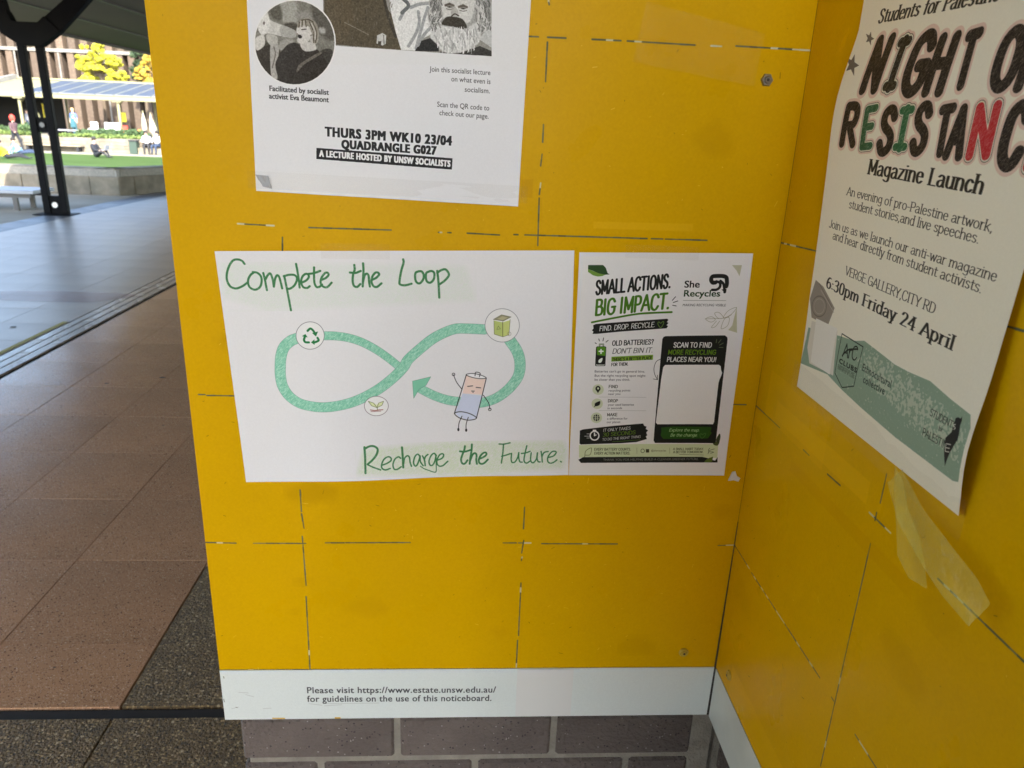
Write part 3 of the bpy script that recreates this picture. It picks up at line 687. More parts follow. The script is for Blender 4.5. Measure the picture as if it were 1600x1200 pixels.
('S',(58,124,74),2.64,1,[217,10.2,217.3,14,213.9,24.5,211.3,37.1,212.1,40.5,217.8,41.5,225.5,39.6]),
('S',(58,124,74),2.64,1,[234.7,24.6,230.9,26.5,230.1,33.3,231.8,38.1,235.5,39.1,239.6,34.3,240.3,28.5,238.1,24.8,234.3,24.6]),
('S',(58,124,74),2.64,1,[248.1,24.5,243.7,26.6,242.8,32.4,244.2,37.2,248,38.4,252,34.4,253.2,27.6,250.9,24.5,247.6,24.5]),
('S',(58,124,74),2.64,1,[256.6,24.2,257.6,37.3,257.9,56.9]),
('S',(58,124,74),2.64,1,[256.6,26.6,260.5,23.8,266.2,22.3,269.9,26.7,269.8,30.6,264.8,36.4,258.5,40.7]),
('S',(58,124,74),2.76,1,[155.4,251.7,155.4,265.3,154.8,286.9]),
('S',(58,124,74),2.76,1,[155.2,254.1,161.5,250.9,166.8,250.6,171,253.1,172,257,169.4,263.7,163.8,270.4,158.2,275.1]),
('S',(58,124,74),2.76,1,[203.3,253.4,203.6,264.6,203.6,281.3]),
('S',(58,124,74),1.95,1,[158.2,275.6,164.9,279.3,174.4,283.3]),
('S',(58,124,74),1.95,1,[176.1,277.1,182.8,274.8,188.3,271.1,188.1,267.1,184.6,265.9,179.6,268.9,176.2,275.6,176.3,281,180.5,283.6,186.8,281.8]),
('S',(58,124,74),1.95,1,[200.8,268.4,198.2,266.4,193.7,269.2,190.7,276,191.6,282.5,195.5,283.6,201,280.2]),
('S',(58,124,74),1.95,1,[204.3,276.4,206,268.6,209.7,265.3,212.2,267.8,212.8,274.7,214.3,280.1]),
('S',(58,124,74),1.95,1,[226,267.2,223,263.6,219.3,267,217.2,274.8,218.8,279.8,221.5,278.8,224.4,272,226,266.2]),
('S',(58,124,74),1.95,1,[226,267.2,226.1,274,229.4,280]),
('S',(58,124,74),1.95,1,[229.1,266.3,231.5,272.2,232.1,280.1]),
('S',(58,124,74),1.95,1,[231.1,272.2,233,267.3,236.2,264.5]),
('S',(58,124,74),1.95,1,[246.8,266.7,244.2,263.2,240.1,266.5,237.2,274.3,238.7,279.8,241.9,279.4,244.7,274.5,246.8,265.7]),
('S',(58,124,74),1.95,1,[247.9,273.1,253.7,270.8,256.5,267,255.3,264.2,251.7,265.4,248.4,270.7,247.3,276.6,249.8,281.1,255.2,280.8,261.6,275]),
('S',(58,124,74),1.26,1,[246.8,265.7,246.4,277.5,246,288.4,243.3,289.6,237.1,287.2,230.1,284,225.8,280.4]),
('S',(58,124,74),2.53,1,[284.5,254.3,283.4,260,280.9,266.2,278.9,273.4,280.6,278.7,284,278.8,287.4,274.2]),
('S',(58,124,74),2.53,1,[277.7,261.4,284.3,262.1,291.9,259.7]),
('S',(58,124,74),2.53,1,[293.5,252,292.9,260.2,291.2,270.6,290.1,279.5]),
('S',(58,124,74),2.53,1,[291.2,273.7,294.2,266.5,297.5,264.5,299.3,267.7,298.8,274,299.6,279.8]),
('S',(58,124,74),2.53,1,[302.1,273,308.8,270,312.2,266.5,310.8,263.8,306.5,265.8,302.6,272,302.5,277.7,305.8,279.9,309.6,278.4,314,273.8]),
('S',(58,124,74),1.84,1,[334.6,252.5,333.5,266.5,331.6,279]),
('S',(58,124,74),1.84,1,[328.9,252.3,335.5,252.5,343.1,250.9]),
('S',(58,124,74),1.84,1,[332.1,269.6,337.4,268.2,343.1,266.2]),
('S',(58,124,74),1.84,1,[345,265.7,344.5,274.1,345.9,278.4,349.8,277.4,353.1,271.2,354.5,264.9]),
('S',(58,124,74),1.84,1,[354.5,264.9,354.5,272.3,356,277.6,358.9,278.2]),
('S',(58,124,74),1.84,1,[365,255.3,363.1,264.1,361.3,274.6,362.7,278.8,365.6,279.4,369,276.9]),
('S',(58,124,74),1.84,1,[357.9,266.1,364.1,265.2,369.3,263.2]),
('S',(58,124,74),1.84,1,[370.8,265.4,369.9,273.7,370.9,278,373.8,279.1,377.6,274,378.9,265.6]),
('S',(58,124,74),1.84,1,[378.9,265.6,378.5,272.9,380,277.7,382.5,278.3]),
('S',(58,124,74),1.84,1,[383.7,263.6,384.8,271,385.3,278.4]),
('S',(58,124,74),1.84,1,[384.8,271,387.6,265.3,392.8,263.8]),
('S',(58,124,74),1.84,1,[393,272.3,399.7,270.3,403.4,265.7,401.9,263.6,397.6,264.5,392.9,271.2,392.6,277.5,396,280.3,400.8,278.8,404.6,275.7]),
('S',(58,124,74),1.84,1,[409.5,278,410.3,278.7])]
OPS_BATTERY=[('F',(44,74,36),0,0,[11.3,15.3,29.3,15.2,32.7,18.5,35.4,25.1,37.9,26.7,32.8,27.1,24.8,25.6,17.6,22.4,11.3,20.1]),
('F',(112,150,60),0,0,[11.3,20.1,17.6,22.6,25.6,25.7,33.2,26.9,29,28.8,23.5,29.3,17.9,27.9,11.5,23.6]),
('T','SMALL ACTIONS.','K',(26,28,26),0.1,16.3,[22.4,51.6,114.4,42.4]),
('T','BIG IMPACT.','M',(70,118,22),0.12,19,[23.1,78,115.6,68.7]),
('S',(70,118,22),2.4,1,[19.6,87,48.2,81.2,79.8,75.7,118.1,73.6]),
('S',(70,118,22),1.6,1,[79.9,76.1,99.8,74.8,118.1,73.8]),
('F',(26,28,26),0,0,[21.4,90.7,24.6,89.1,113.3,82.1,115,83.8,113.2,86.3,115.4,87.5,113.2,90.4,115.3,91.6,113.6,94.5,57.4,98.9,26.9,101.9,21.2,101.9,22.3,99,20.2,97.3,22.1,94.9]),
('T','FIND. DROP. RECYCLE.','m',(240,240,236),0.15,6.2,[29.5,98.3,99.3,92.5]),
('S',(110,150,60),0.7,1,[106.2,93.7,102.2,88.8,103.2,86.3,105.7,87.9,108.4,85.6,109.4,87.9,106.2,93.7]),
('S',(26,28,26),0.9,0,[117.5,58.6,121,54.1]),
('S',(26,28,26),0.9,0,[118.9,61.4,124.3,59.4]),
('S',(26,28,26),0.9,0,[118.5,64.9,122.9,65.7]),
('T','She','G',(26,28,26),0,8.3,[130.8,42.5,149.2,42.3]),
('T','Recycles','G',(30,62,30),0,7.9,[131.3,53.7,175.7,53.4]),
('S',(26,28,26),5,1,[168.2,36,165.1,36.1,162.7,32.9,163.5,29,167.3,28,176.7,28,180.9,29.7,182.1,33.6,182.6,37.6,182.2,40.7]),
('S',(26,28,26),3.2,1,[165.3,45.2,170.8,44.8,174.4,41.6,174.2,36.8,171.3,35.2,168.9,34.9]),
('F',(26,28,26),0,0,[166.2,36.1,169.8,32.5,170.8,37.6]),
('S',(26,28,26),3.2,1,[174.3,34,178.3,37.6,180.1,43.1,181.1,47.9]),
('F',(26,28,26),0,0,[176.7,44.7,183,43.9,182.8,49.1]),
('S',(130,130,120),0.5,0,[131,58.7,183.9,58.5]),
('T','MAKING RECYCLING VISIBLE','g',(60,60,56),0.1,3,[130.9,66,184.2,65.7]),
('F',(190,190,165),0,0,[186.1,14.4,198.2,14.4,196.8,28,192.4,21]),
('F',(192,192,160),0,0,[198,66.3,202.4,99.1,191.1,95.8,195.3,90]),
('S',(150,148,120),0.5,1,[161.4,82,168.3,79.1,173.5,82.7,168.3,86,161.4,82]),
('S',(150,148,120),0.5,1,[171.8,74.6,177.3,73.7,183.3,80.2,176.5,80.7,171.8,74.6]),
('S',(150,148,120),0.5,1,[183.3,80.2,188.2,71.2,198,66.7,192,76.1,183.3,80.2]),
('S',(150,148,120),0.5,1,[175.3,84.4,169.8,92.6,174.5,91.8,179.3,84.4]),
('S',(150,148,120),0.5,1,[184.7,81.9,182.1,94.2,189.6,90.1,190.5,80.2,184.7,81.9]),
('S',(150,148,120),0.5,1,[160.6,82,184.5,80.6,192.8,76.1]),
('S',(150,160,140),2.2,0,[31.1,117.5,31,115.5,35.6,115.5,35.7,117.5]),
('F',(26,28,26),0,0,[28.1,118.3,38,118.2,39.6,119.4,40,143.7,38.9,144.5,28.5,144.6,26.9,143.8,26.7,119.5]),
('F',(225,228,215),0,0,[28.3,141.8,29.5,142.7,38,142.7,39,141.7,38.6,143.7,28.5,143.8]),
('F',(84,138,30),0,0,[28.5,118.8,38.1,118.8,38.9,120.2,39.1,130.9,28.8,129.8,27.7,120.3]),
('S',(235,240,230),1.8,0,[31,124.8,35.8,124.8]),
('S',(235,240,230),1.8,0,[33.2,122.6,33.5,127.5]),
('F',(235,240,230),0,1,[35.5,133.7,35.4,137.7,33.6,140.1,31.1,139.7,30.8,137.3,32.2,135.3]),
('S',(26,28,26),0.9,0,[29.5,108.4,30.5,111.2]),
('S',(26,28,26),0.9,0,[35.5,107.2,34.9,111.2]),
('S',(26,28,26),0.9,0,[41.4,110.4,38.8,112.7]),
('S',(26,28,26),0.9,0,[25.2,113.6,26.8,114.7]),
('T','OLD BATTERIES?','K',(26,28,26),0.05,6.1,[46.9,117.2,99.6,115.2]),
('T',"DON'T BIN IT.",'m',(26,28,26),0.2,6.3,[47.6,127.9,99.2,126.1]),
('F',(125,165,45),0,0,[47.1,132.1,99.8,129.3,100,135.9,47.2,138.6]),
('T',"THERE'S A BETTER PLACE",'K',(26,28,26),0.05,3.8,[48.2,137.7,99,135.2]),
('T','FOR THEM.','K',(26,28,26),0.05,4,[47.6,144.6,69.4,143.6]),
('T',"Batteries can't go in general bins.",'g',(70,70,72),0,3,[26.9,153.1,91.2,153.2]),
('T','But the right recycling spot might','g',(70,70,72),0,3.1,[27.2,158.9,92.4,159]),
('T','be closer than you think.','g',(70,70,72),0,3.1,[27.5,164.3,72.9,164.3]),
('F',(205,212,180),0,1,[40,176.4,39.8,178.6,38.9,180.7,37.4,182.3,35.4,183.3,33.2,183.6,30.9,183.3,28.8,182.3,27.1,180.7,25.9,178.7,25.5,176.5,25.7,174.3,26.6,172.3,28.1,170.7,30.1,169.7,32.3,169.3,34.6,169.6,36.7,170.6,38.4,172.2,39.5,174.2]),
('F',(205,212,180),0,1,[40,196,39.8,198.3,38.9,200.3,37.4,202,35.4,203,33.1,203.4,30.8,203,28.7,202,27,200.4,25.9,198.4,25.4,196.1,25.6,193.9,26.5,191.8,28.1,190.2,30.1,189.2,32.3,188.8,34.6,189.2,36.7,190.2,38.4,191.8,39.5,193.8]),
('F',(205,212,180),0,1,[40.2,215.6,40,217.9,39.1,220,37.6,221.6,35.6,222.7,33.3,223.1,31,222.7,28.9,221.7,27.1,220,26,218,25.5,215.7,25.7,213.4,26.7,211.4,28.2,209.7,30.2,208.7,32.4,208.3,34.7,208.6,36.8,209.7,38.6,211.3,39.7,213.3]),
('F',(26,28,26),0,1,[35.8,175.1,35.7,176.2,35.3,177.3,34.6,178.1,33.7,178.6,32.7,178.8,31.7,178.6,30.7,178.1,29.9,177.3,29.4,176.3,29.2,175.1,29.3,174,29.7,173,30.4,172.2,31.2,171.6,32.3,171.4,33.3,171.6,34.2,172.1,35,172.9,35.5,174]),
('F',(26,28,26),0,0,[29.6,176.5,35.5,176.4,32.8,181.3]),
('F',(205,212,180),0,1,[33.9,174.9,33.9,175.4,33.7,175.8,33.5,176.1,33.1,176.3,32.7,176.4,32.3,176.3,32,176.1,31.7,175.8,31.5,175.4,31.4,174.9,31.4,174.5,31.6,174.1,31.8,173.8,32.2,173.6,32.6,173.5,33,173.6,33.3,173.8,33.6,174.1,33.8,174.5]),
('F',(26,28,26),0,1,[36.4,192.6,35.9,197.6,32.1,199.5,29.6,198.5,29.9,195.4,32.8,193.5]),
('S',(26,28,26),1,0,[29.2,200.3,32,197.6]),
('F',(26,28,26),0,1,[37.2,215.6,37.1,217.1,36.5,218.4,35.6,219.4,34.5,220.1,33.1,220.3,31.8,220.1,30.5,219.4,29.5,218.4,28.8,217.1,28.5,215.7,28.7,214.2,29.2,212.9,30.1,211.9,31.3,211.3,32.6,211,33.9,211.2,35.2,211.9,36.2,212.9,36.9,214.2]),
('S',(205,212,180),0.8,0,[28.7,214.4,36.9,214.4]),
('S',(205,212,180),0.8,0,[28.8,217.2,37.1,217.1]),
('S',(205,212,180),0.8,0,[31.3,211.5,31.8,219.9]),
('S',(205,212,180),0.8,0,[34,211.4,34.5,219.9]),
('T','FIND','K',(60,62,50),0,3.9,[46.2,174.3,58.3,174.3]),
('T','recycling points','g',(70,70,72),0,2.9,[46.5,179.3,74.4,178.9]),
('T','near you','g',(70,70,72),0,2.9,[46.3,184,61.9,183.7]),
('T','DROP','K',(60,62,50),0,3.9,[46.5,193.9,59.6,193.9]),
('T','your used batteries','g',(70,70,72),0,3,[46.8,198.9,80.5,198.6]),
('T','in seconds','g',(70,70,72),0,2.9,[46.6,203.7,65.5,203.4]),
('T','MAKE','K',(60,62,50),0,3.9,[46.7,213.3,60.2,213.2]),
('T','a difference for','g',(70,70,72),0,3,[47,218.3,73.8,218]),
('T','our planet','g',(70,70,72),0,3,[46.8,223.2,64.6,222.9]),
('S',(170,170,165),0.4,0,[34.3,186.8,95.7,187]),
('S',(170,170,165),0.4,0,[35.4,205.5,97.2,205.7]),
('F',(26,28,26),0,0,[12.1,233.6,16.2,232,56.4,227,94.7,223.6,96.4,226.8,99.5,227.9,98.7,231.1,101.9,233.2,99.7,236.4,101.5,240.1,99.6,241.8,101.4,245.5,87.8,249.9,68,251.6,14.3,253.5,12.4,251.9]),
('S',(235,235,230),1.7,1,[37.5,241,37.3,243.1,36.4,245,34.9,246.4,33.1,247.1,31.1,247.1,29.2,246.4,27.6,245,26.5,243.1,26,241,26.2,238.9,27.1,237,28.6,235.6,30.4,234.9,32.4,234.9,34.3,235.6,35.9,237,37,238.8,37.5,241]),
('S',(235,235,230),1.6,0,[31.7,241,31.5,237.2]),
('S',(235,235,230),1.4,0,[31.7,241,33.7,239.9]),
('S',(235,235,230),2,0,[29.9,233.5,32.7,233.5]),
('S',(200,200,195),0.7,0,[21.5,238.4,24.9,238.3]),
('S',(200,200,195),0.7,0,[18.7,241.6,24.4,241.6]),
('S',(200,200,195),0.7,0,[21.8,244.3,25,244.2]),
('T','IT ONLY TAKES','m',(235,235,230),0.15,3.9,[42.6,235.4,78.7,232]),
('T','30 SECONDS','m',(110,148,40),0.15,4.9,[42.5,242.2,85.8,238.4]),
('T','TO DO THE RIGHT THING','m',(225,225,220),0.15,3.4,[42.2,248.3,92.8,243.7]),
('S',(90,130,50),0.5,0,[55.9,249.7,92.5,246.6]),
('F',(203,214,172),0,0,[11.8,254.2,58.2,253.3,90,252.6,197.1,252.1,197.9,271.7,13.7,272.3,12.7,271.7]),
('F',(26,28,26),0,0,[11.9,275.1,18.2,271.5,79.4,271,177.7,270.5,185.9,272.3,193.2,275.1,198.4,276.1,197.6,278.3,140.3,278.8,15.6,279.7]),
('S',(90,100,60),0.7,1,[20.2,271.4,21.3,262.7,28,258.3,28.7,261.6,27.1,268.1,21.1,268.7]),
('T','EVERY BATTERY COUNTS.','K',(85,92,66),0,3.5,[32.5,262.1,81.5,261.9]),
('T','EVERY ACTION MATTERS.','K',(85,92,66),0,3.5,[32.9,267.7,80.9,267.4]),
('S',(120,130,90),0.4,0,[88.9,258,89.6,266.2]),
('S',(120,130,90),0.4,0,[132.7,257.8,133.4,266]),
('S',(90,100,75),0.8,1,[99.4,262.3,99.2,263.6,98.4,264.6,97.2,265,96,264.6,95,263.7,94.6,262.4,94.8,261,95.6,260.1,96.8,259.7,98,260.1,98.9,261,99.4,262.3]),
('F',(60,66,46),0,0,[101.1,259.9,105.4,259.9,105.8,264.7,101.5,264.7]),
('T','@sherecycles','g',(90,95,70),0,2.6,[108.3,263.2,128.3,263.1]),
('T','THANK YOU FOR HELPING BUILD A CLEANER,GREENER FUTURE.','g',(140,142,134),0,3.1,[45.1,276.8,173.1,275.2]),
('T','A SMALL HABIT TODAY.','K',(80,88,64),0,2.9,[137.6,260.8,179.1,260.5]),
('T','A BETTER TOMORROW.','K',(80,88,64),0,3,[138.1,265.3,178.8,264.9]),
('S',(80,88,64),0.5,0,[146.4,267.2,179.1,267.8]),
('S',(85,100,70),0.7,1,[184.9,265.9,186.9,261.2,192.7,258.8]),
('S',(85,100,70),0.7,1,[186,264,185.1,260.2,186.6,257.9]),
('S',(85,100,70),0.7,1,[187.1,263,192.3,263.5,188.3,265.4]),
('F',(58,64,44),0,1,[197.4,236.9,198.8,241.6,197.8,251.8,195,252.8,193.7,245.4,195.2,239.8]),
('F',(75,85,48),0,1,[189.9,249.5,194.5,248.6,197.1,252.7,195.1,254.1,191.1,252.8]),
('F',(86,104,40),0,0,[181.7,276.2,185.6,272.4,192.2,270,191.7,277.1,188,278.3,181.1,278.3]),
('F',(36,34,22),0,0,[194,278.5,198.3,270.5,199,278.2]),
('F',(26,28,26),0,0,[113.5,104.7,187.9,102.8,190.9,105,191.8,107.5,192.6,169,192.8,183.5,193.6,248.6,192,250.7,112.6,251,110.4,247.6,109.9,168.5,109.6,108.4,111.1,105.6]),
('F',(238,238,234),0,0,[116.3,142.8,185.1,141.8,187.5,143.7,188.4,148.2,190.4,152.7,189.4,157.3,188.1,161.8,187.4,166.4,188,220.4,187,223.8,113.5,224.5,111.4,222.1,113,161.5,113.7,151.1,114.1,145.9]),
('T','SCAN TO FIND','K',(225,225,220),0.05,6.3,[124.7,119.4,173.4,118.9]),
('T','MORE RECYCLING','K',(100,142,22),0.05,5.8,[118.7,128.7,179.9,128.1]),
('T','PLACES NEAR YOU!','K',(225,225,220),0.05,5.9,[118.1,138.3,181.3,137.8]),
('S',(95,110,80),0.8,0,[178.2,108.2,178,112.6]),
('S',(95,110,80),0.8,0,[183.7,108.5,180.9,112.9]),
('S',(95,110,80),0.8,0,[187,112.8,182.7,115.7]),
('S',(95,110,80),0.8,0,[182.5,118.7,187.4,118.7]),
('S',(60,62,56),0.7,1,[109.8,135,104.8,138.2,102.5,146,103.7,154.4,108.2,162.8]),
('S',(60,62,56),0.7,0,[107.6,156.6,108.3,162.8,102.8,161.8]),
('F',(38,80,22),0,0,[119,229.2,134.1,227.7,184.9,227.5,185.7,230.7,184.7,233.4,186.7,236.2,184.6,239.9,182.5,244,123,245.2,119.1,240.1,119.9,234.6]),
('T','Explore the map.','m',(180,215,150),0.25,4,[129.7,234.6,170.5,234.4]),
('T','Be the change.','m',(180,215,150),0.25,4.1,[132,241.7,168.6,241.4]),
('S',(80,125,50),0.6,1,[174.8,244,171.3,239.5,172.8,237.2,174.7,239,177.4,236.7,178.9,238.5,174.8,244])]
OPS_LECTURE=[('[',[79,184.3,262.6,171,258,262,77.5,262.8]),
('F',(150,148,140),0,0,[79,184.3,262.6,171,258,262,77.5,262.8]),
('F',(235,236,234),0,0,[144.6,195.2,189.6,191.9,196.4,230.6,194.4,243.3,184.2,248.8,178.6,258.2,175.2,261.8,160.1,262.1,154.1,244,149.4,226.5]),
('S',(165,168,168),3.2,1,[177.9,223.5,179.2,233.8,176,244.6,168.2,257.8]),
('S',(165,168,168),3.2,1,[188,218.7,183.8,231.4,179.5,247.5,176.3,259.4]),
('S',(165,168,168),3.2,1,[163,223.5,158.6,232.1]),
('S',(165,168,168),3.2,1,[169.8,219.9,178.8,216.2,190.2,214.4]),
('S',(165,168,168),3.2,1,[193.1,236,184.1,246.1,178.6,257.1]),
('S',(105,108,108),3.6,1,[160.6,211.3,167.5,218,160.8,225.7]),
('F',(84,74,52),0,0,[80,189.8,140.1,185.4,143.1,219.7,149.4,227.6,154.1,244,156.5,251.2,160.4,262.2,80.9,261.6,78.8,251.2]),
('F',(92,80,56),3,0,[81.8,209.8,104.2,208.2,110.8,234.4,100.3,258.2,80.9,260.6]),
('S',(130,122,104),1,1,[100.5,239.3,110.7,243.3,125.5,249.3]),
('S',(60,52,36),3,1,[142.5,215.7,146.6,230.9,154.2,249.2]),
('F',(205,205,200),0,0,[134.7,249.5,140.4,246.8,144.4,248.8,143.9,257.3,140.5,259.2,134.1,257.5]),
('F',(70,62,48),0,0,[135.9,255.2,139.3,255,138.7,259.8,135.6,259.5]),
('S',(120,118,110),1,0,[141.6,249,142.2,257.5]),
('F',(30,28,24),0,0,[179.7,257.1,181.9,251.6,191.1,248.3,200.5,253.5,200.7,261,175.2,262.2,177.4,258.3]),
('F',(55,52,46),0,0,[201.9,260.9,224.1,260.5,244.8,252.6,259.1,257.1,258.2,262.5,203.1,262.6]),
('F',(200,202,200),0,0,[245.5,243,256.4,228.5,258.3,253.9,244.5,246.3]),
('F',(168,168,164),1,1,[194.3,196.7,239.6,193.4,254.1,207.8,257.7,221.1,253.1,232.9,245.4,240.9,239.3,236,201.3,242.8,190.7,235.1,188.1,222.8,193,212.1]),
('S',(205,205,200),2.4,1,[236.9,209,245.2,214.7,249.2,224.8,245.1,235.6]),
('S',(125,125,120),2.4,1,[242.5,206.6,252.2,216.2,253.9,226.6]),
('S',(205,205,200),2.4,1,[193.6,214.1,196.1,222.2,191.8,231.9]),
('S',(125,125,120),2.4,1,[199.3,213.7,200.8,224,197.7,235.7]),
('S',(205,205,200),2.4,1,[240.7,215,242.3,225.3,240.4,233.8]),
('S',(125,125,120),2.4,1,[247.5,214.5,250.3,223.7,248.4,232.2]),
('S',(205,205,200),2.4,1,[190.4,223.7,195.2,230.6,197.7,237.8]),
('F',(216,216,212),1,1,[203.3,196,232.8,193.9,236.9,209,236.3,221.5,229.8,231.4,207.9,231.9,202.9,217.6]),
('F',(215,216,214),1,1,[202.3,235.4,212.7,235.7,230,235.6,241.3,229.5,245.5,243,240.1,253,224.1,260.5,207.7,261.6,198.2,253.7,191,246.7,195.4,238]),
('S',(178,180,178),1.6,1,[195.6,245.3,201.7,253.4,208.8,259.4]),
('S',(178,180,178),1.6,1,[202.4,239.6,206.2,248.9,214.6,257.9]),
('S',(178,180,178),1.6,1,[211.7,240,213.1,248.4,220.4,257.5]),
('S',(178,180,178),1.6,1,[222.1,240.4,223.6,249.8,226.3,257.1]),
('S',(178,180,178),1.6,1,[231.3,237.6,234,245.9,232,253.5]),
('S',(178,180,178),1.6,1,[239.3,235,240.8,243.3,237.7,251]),
('S',(178,180,178),1.6,1,[207,238.2,210.7,245.4,216.8,252.4]),
('S',(236,237,235),1.6,1,[199.2,247.2,205.2,255.3]),
('S',(236,237,235),1.6,1,[216.2,238.6,217.7,247,222.7,255.2]),
('S',(236,237,235),1.6,1,[227.8,238.9,229.3,246.2,229.6,253.7]),
('S',(236,237,235),1.6,1,[235.9,236.2,237.3,243.6]),
('F',(58,52,40),0.9,1,[203.3,232.2,207.7,226.6,215.8,225.6,225.1,227.5,230,234.5,226.6,237.1,216.1,235.5,204.5,234.4]),
('F',(186,184,178),0.9,1,[212.6,216.9,217.7,216.6,220.9,224.2,213.4,225.2]),
('S',(80,74,64),1.3,1,[213.4,225.2,216.8,222.9,220.9,224.5]),
('S',(182,182,180),0.9,1,[207.6,247.3,208.3,250.1,209.3,253.5]),
('S',(165,165,163),1.2,1,[234.4,239.3,234.2,242.1,233.8,245.1]),
('S',(236,236,234),0.7,1,[234.6,244,235.8,246.7,237.5,250.1]),
('S',(236,236,234),0.7,1,[236.1,244.9,235.5,247.7,234.6,249.8]),
('S',(182,182,180),1.2,1,[232.4,251.8,232.7,254.5,233.2,259]),
('S',(200,200,198),1.2,1,[214.6,252.2,214.3,255,213.9,257.9]),
('S',(150,150,148),0.9,1,[239.5,252.5,239,255.3,238.3,257.6]),
('S',(236,236,234),0.9,1,[240.4,242.8,241.7,245.4,243.5,248.4]),
('S',(225,225,223),0.7,1,[214.1,242.7,213.9,245.5,213.6,249.9]),
('S',(238,238,236),1.2,1,[228,254.4,227.8,257.2,227.5,260.9]),
('S',(225,225,223),1.2,1,[204.4,254.5,205,257.2,205.9,259]),
('S',(225,225,223),0.7,1,[226.6,248,226.3,250.8,225.9,252.5]),
('S',(150,150,148),0.7,1,[235.9,255.2,236,258,236.1,260.8]),
('S',(238,238,236),0.7,1,[203.5,242.2,203.1,245,202.4,246.6]),
('S',(236,236,234),1.2,1,[224.2,235.4,224.6,238.1,225.1,242.3]),
('S',(150,150,148),0.7,1,[241.2,244.2,241.3,247,241.5,248.8]),
('S',(200,200,198),0.9,1,[221.4,255.3,221.1,258.1,220.6,260.1]),
('S',(238,238,236),0.9,1,[211.3,256.1,211,259,210.5,263.3]),
('S',(236,236,234),1.2,1,[214.6,253.9,214.7,256.7,214.8,261.3]),
('S',(236,236,234),0.7,1,[233.3,239.7,234.1,242.4,235.4,246.7]),
('S',(182,182,180),0.7,1,[216.4,240.5,216.5,243.3,216.7,247.3]),
('S',(200,200,198),1.2,1,[241.3,240.1,242.1,242.8,243.2,244.6]),
('S',(182,182,180),0.9,1,[225.3,241.5,225.9,244.2,226.7,247.6]),
('S',(225,225,223),1.2,1,[209.4,246,208.4,248.9,206.8,250.5]),
('S',(182,182,180),0.9,1,[213.6,248.8,213.8,251.5,213.9,253.6]),
('S',(238,238,236),0.9,1,[205.4,252.2,205.4,254.9,205.3,259]),
('S',(225,225,223),0.7,1,[201.8,253.6,201.9,256.4,202,258.9]),
('S',(165,165,163),1.2,1,[207.1,253,206.6,255.9,205.7,258.8]),
('S',(182,182,180),1.2,1,[228,236.3,229.2,239,231,243]),
('S',(165,165,163),1.2,1,[216.9,253.5,216.1,256.3,214.8,260]),
('S',(165,165,163),0.7,1,[236.8,243.3,237.8,246,239.3,249.1]),
('S',(238,238,236),0.9,1,[205.7,253.2,205.6,256,205.5,258.6]),
('S',(225,225,223),0.7,1,[233.8,235.6,233.9,238.3,234,241.1]),
('S',(200,200,198),0.9,1,[220.5,253.1,220.3,255.9,220,258.4]),
('S',(200,200,198),0.7,1,[222.1,235.3,221.6,238.1,220.7,241.2]),
('S',(225,225,223),1.2,1,[234.6,247.2,234.8,250,235.2,252.2]),
('S',(236,236,234),0.9,1,[230.8,252.2,231.7,254.9,232.9,258]),
('S',(238,238,236),0.9,1,[237.4,252.3,238,255,238.9,256.8]),
('S',(238,238,236),0.7,1,[207.5,236.3,207.8,239,208.1,243.3]),
('S',(150,150,148),0.7,1,[237.6,246,238,248.8,238.6,250.8]),
('S',(225,225,223),0.7,1,[210.5,249.7,210.5,252.5,210.4,257]),
('S',(182,182,180),1.2,1,[224.3,241.8,225.5,244.5,227.2,247.4]),
('S',(165,165,163),0.7,1,[232,241.5,231.6,244.3,230.9,246.4]),
('S',(238,238,236),0.7,1,[233,253.9,232.6,256.7,232,259.8]),
('S',(238,238,236),0.9,1,[222.5,243.2,222.2,246,221.7,249.5]),
('S',(182,182,180),0.7,1,[219.9,235.8,220.6,238.5,221.6,242.6]),
('S',(150,150,148),0.7,1,[231.4,234.9,230.9,237.7,230.1,241.9]),
('S',(182,182,180),0.7,1,[200.7,246.9,199.7,249.7,198.2,252.4]),
('S',(182,182,180),0.9,1,[226.1,247,225.9,249.8,225.5,252.7]),
('S',(225,225,223),0.9,1,[229.8,251.3,229.4,254.1,228.8,257.1]),
('S',(236,236,234),1.2,1,[226.2,246,227.1,248.7,228.4,253]),
('S',(238,238,236),0.9,1,[199.3,249.7,199.4,252.5,199.5,257]),
('S',(165,165,163),1.2,1,[215.3,235.4,215.4,238.1,215.5,241.5]),
('S',(165,165,163),0.9,1,[232.9,238.7,234,241.3,235.7,243.9]),
('S',(182,182,180),1.2,1,[237.7,250.7,237.4,253.5,236.8,255.4]),
('S',(225,225,223),1.2,1,[233.7,248.1,234.7,250.8,236.1,252.6]),
('S',(238,238,236),0.7,1,[211.2,246.8,211.3,249.6,211.4,252.6]),
('S',(225,225,223),0.7,1,[207.4,244,206.4,246.8,204.9,250.5]),
('S',(182,182,180),0.7,1,[214,252.9,214.7,255.6,215.6,257.2]),
('S',(236,236,234),1.2,1,[202,246.4,202.7,249.1,203.6,251.5]),
('S',(165,165,163),1.2,1,[222.3,246,221.7,248.8,220.6,250.7]),
('S',(238,238,236),0.7,1,[221.9,246.5,222.1,249.2,222.5,251.5]),
('S',(225,225,223),0.9,1,[204.8,241.1,205,243.9,205.2,246.2]),
('S',(225,225,223),0.7,1,[224.3,254.8,224.3,257.6,224.3,260.3]),
('S',(238,238,236),0.7,1,[207.8,255.7,208.1,258.5,208.6,261.3]),
('S',(225,225,223),0.7,1,[222.6,247.1,223.1,249.8,223.9,253.3]),
('S',(150,150,148),0.9,1,[237,236.8,237.5,239.5,238.2,243.8]),
('S',(236,236,234),0.7,1,[220.1,244.3,221,247,222.2,249.3]),
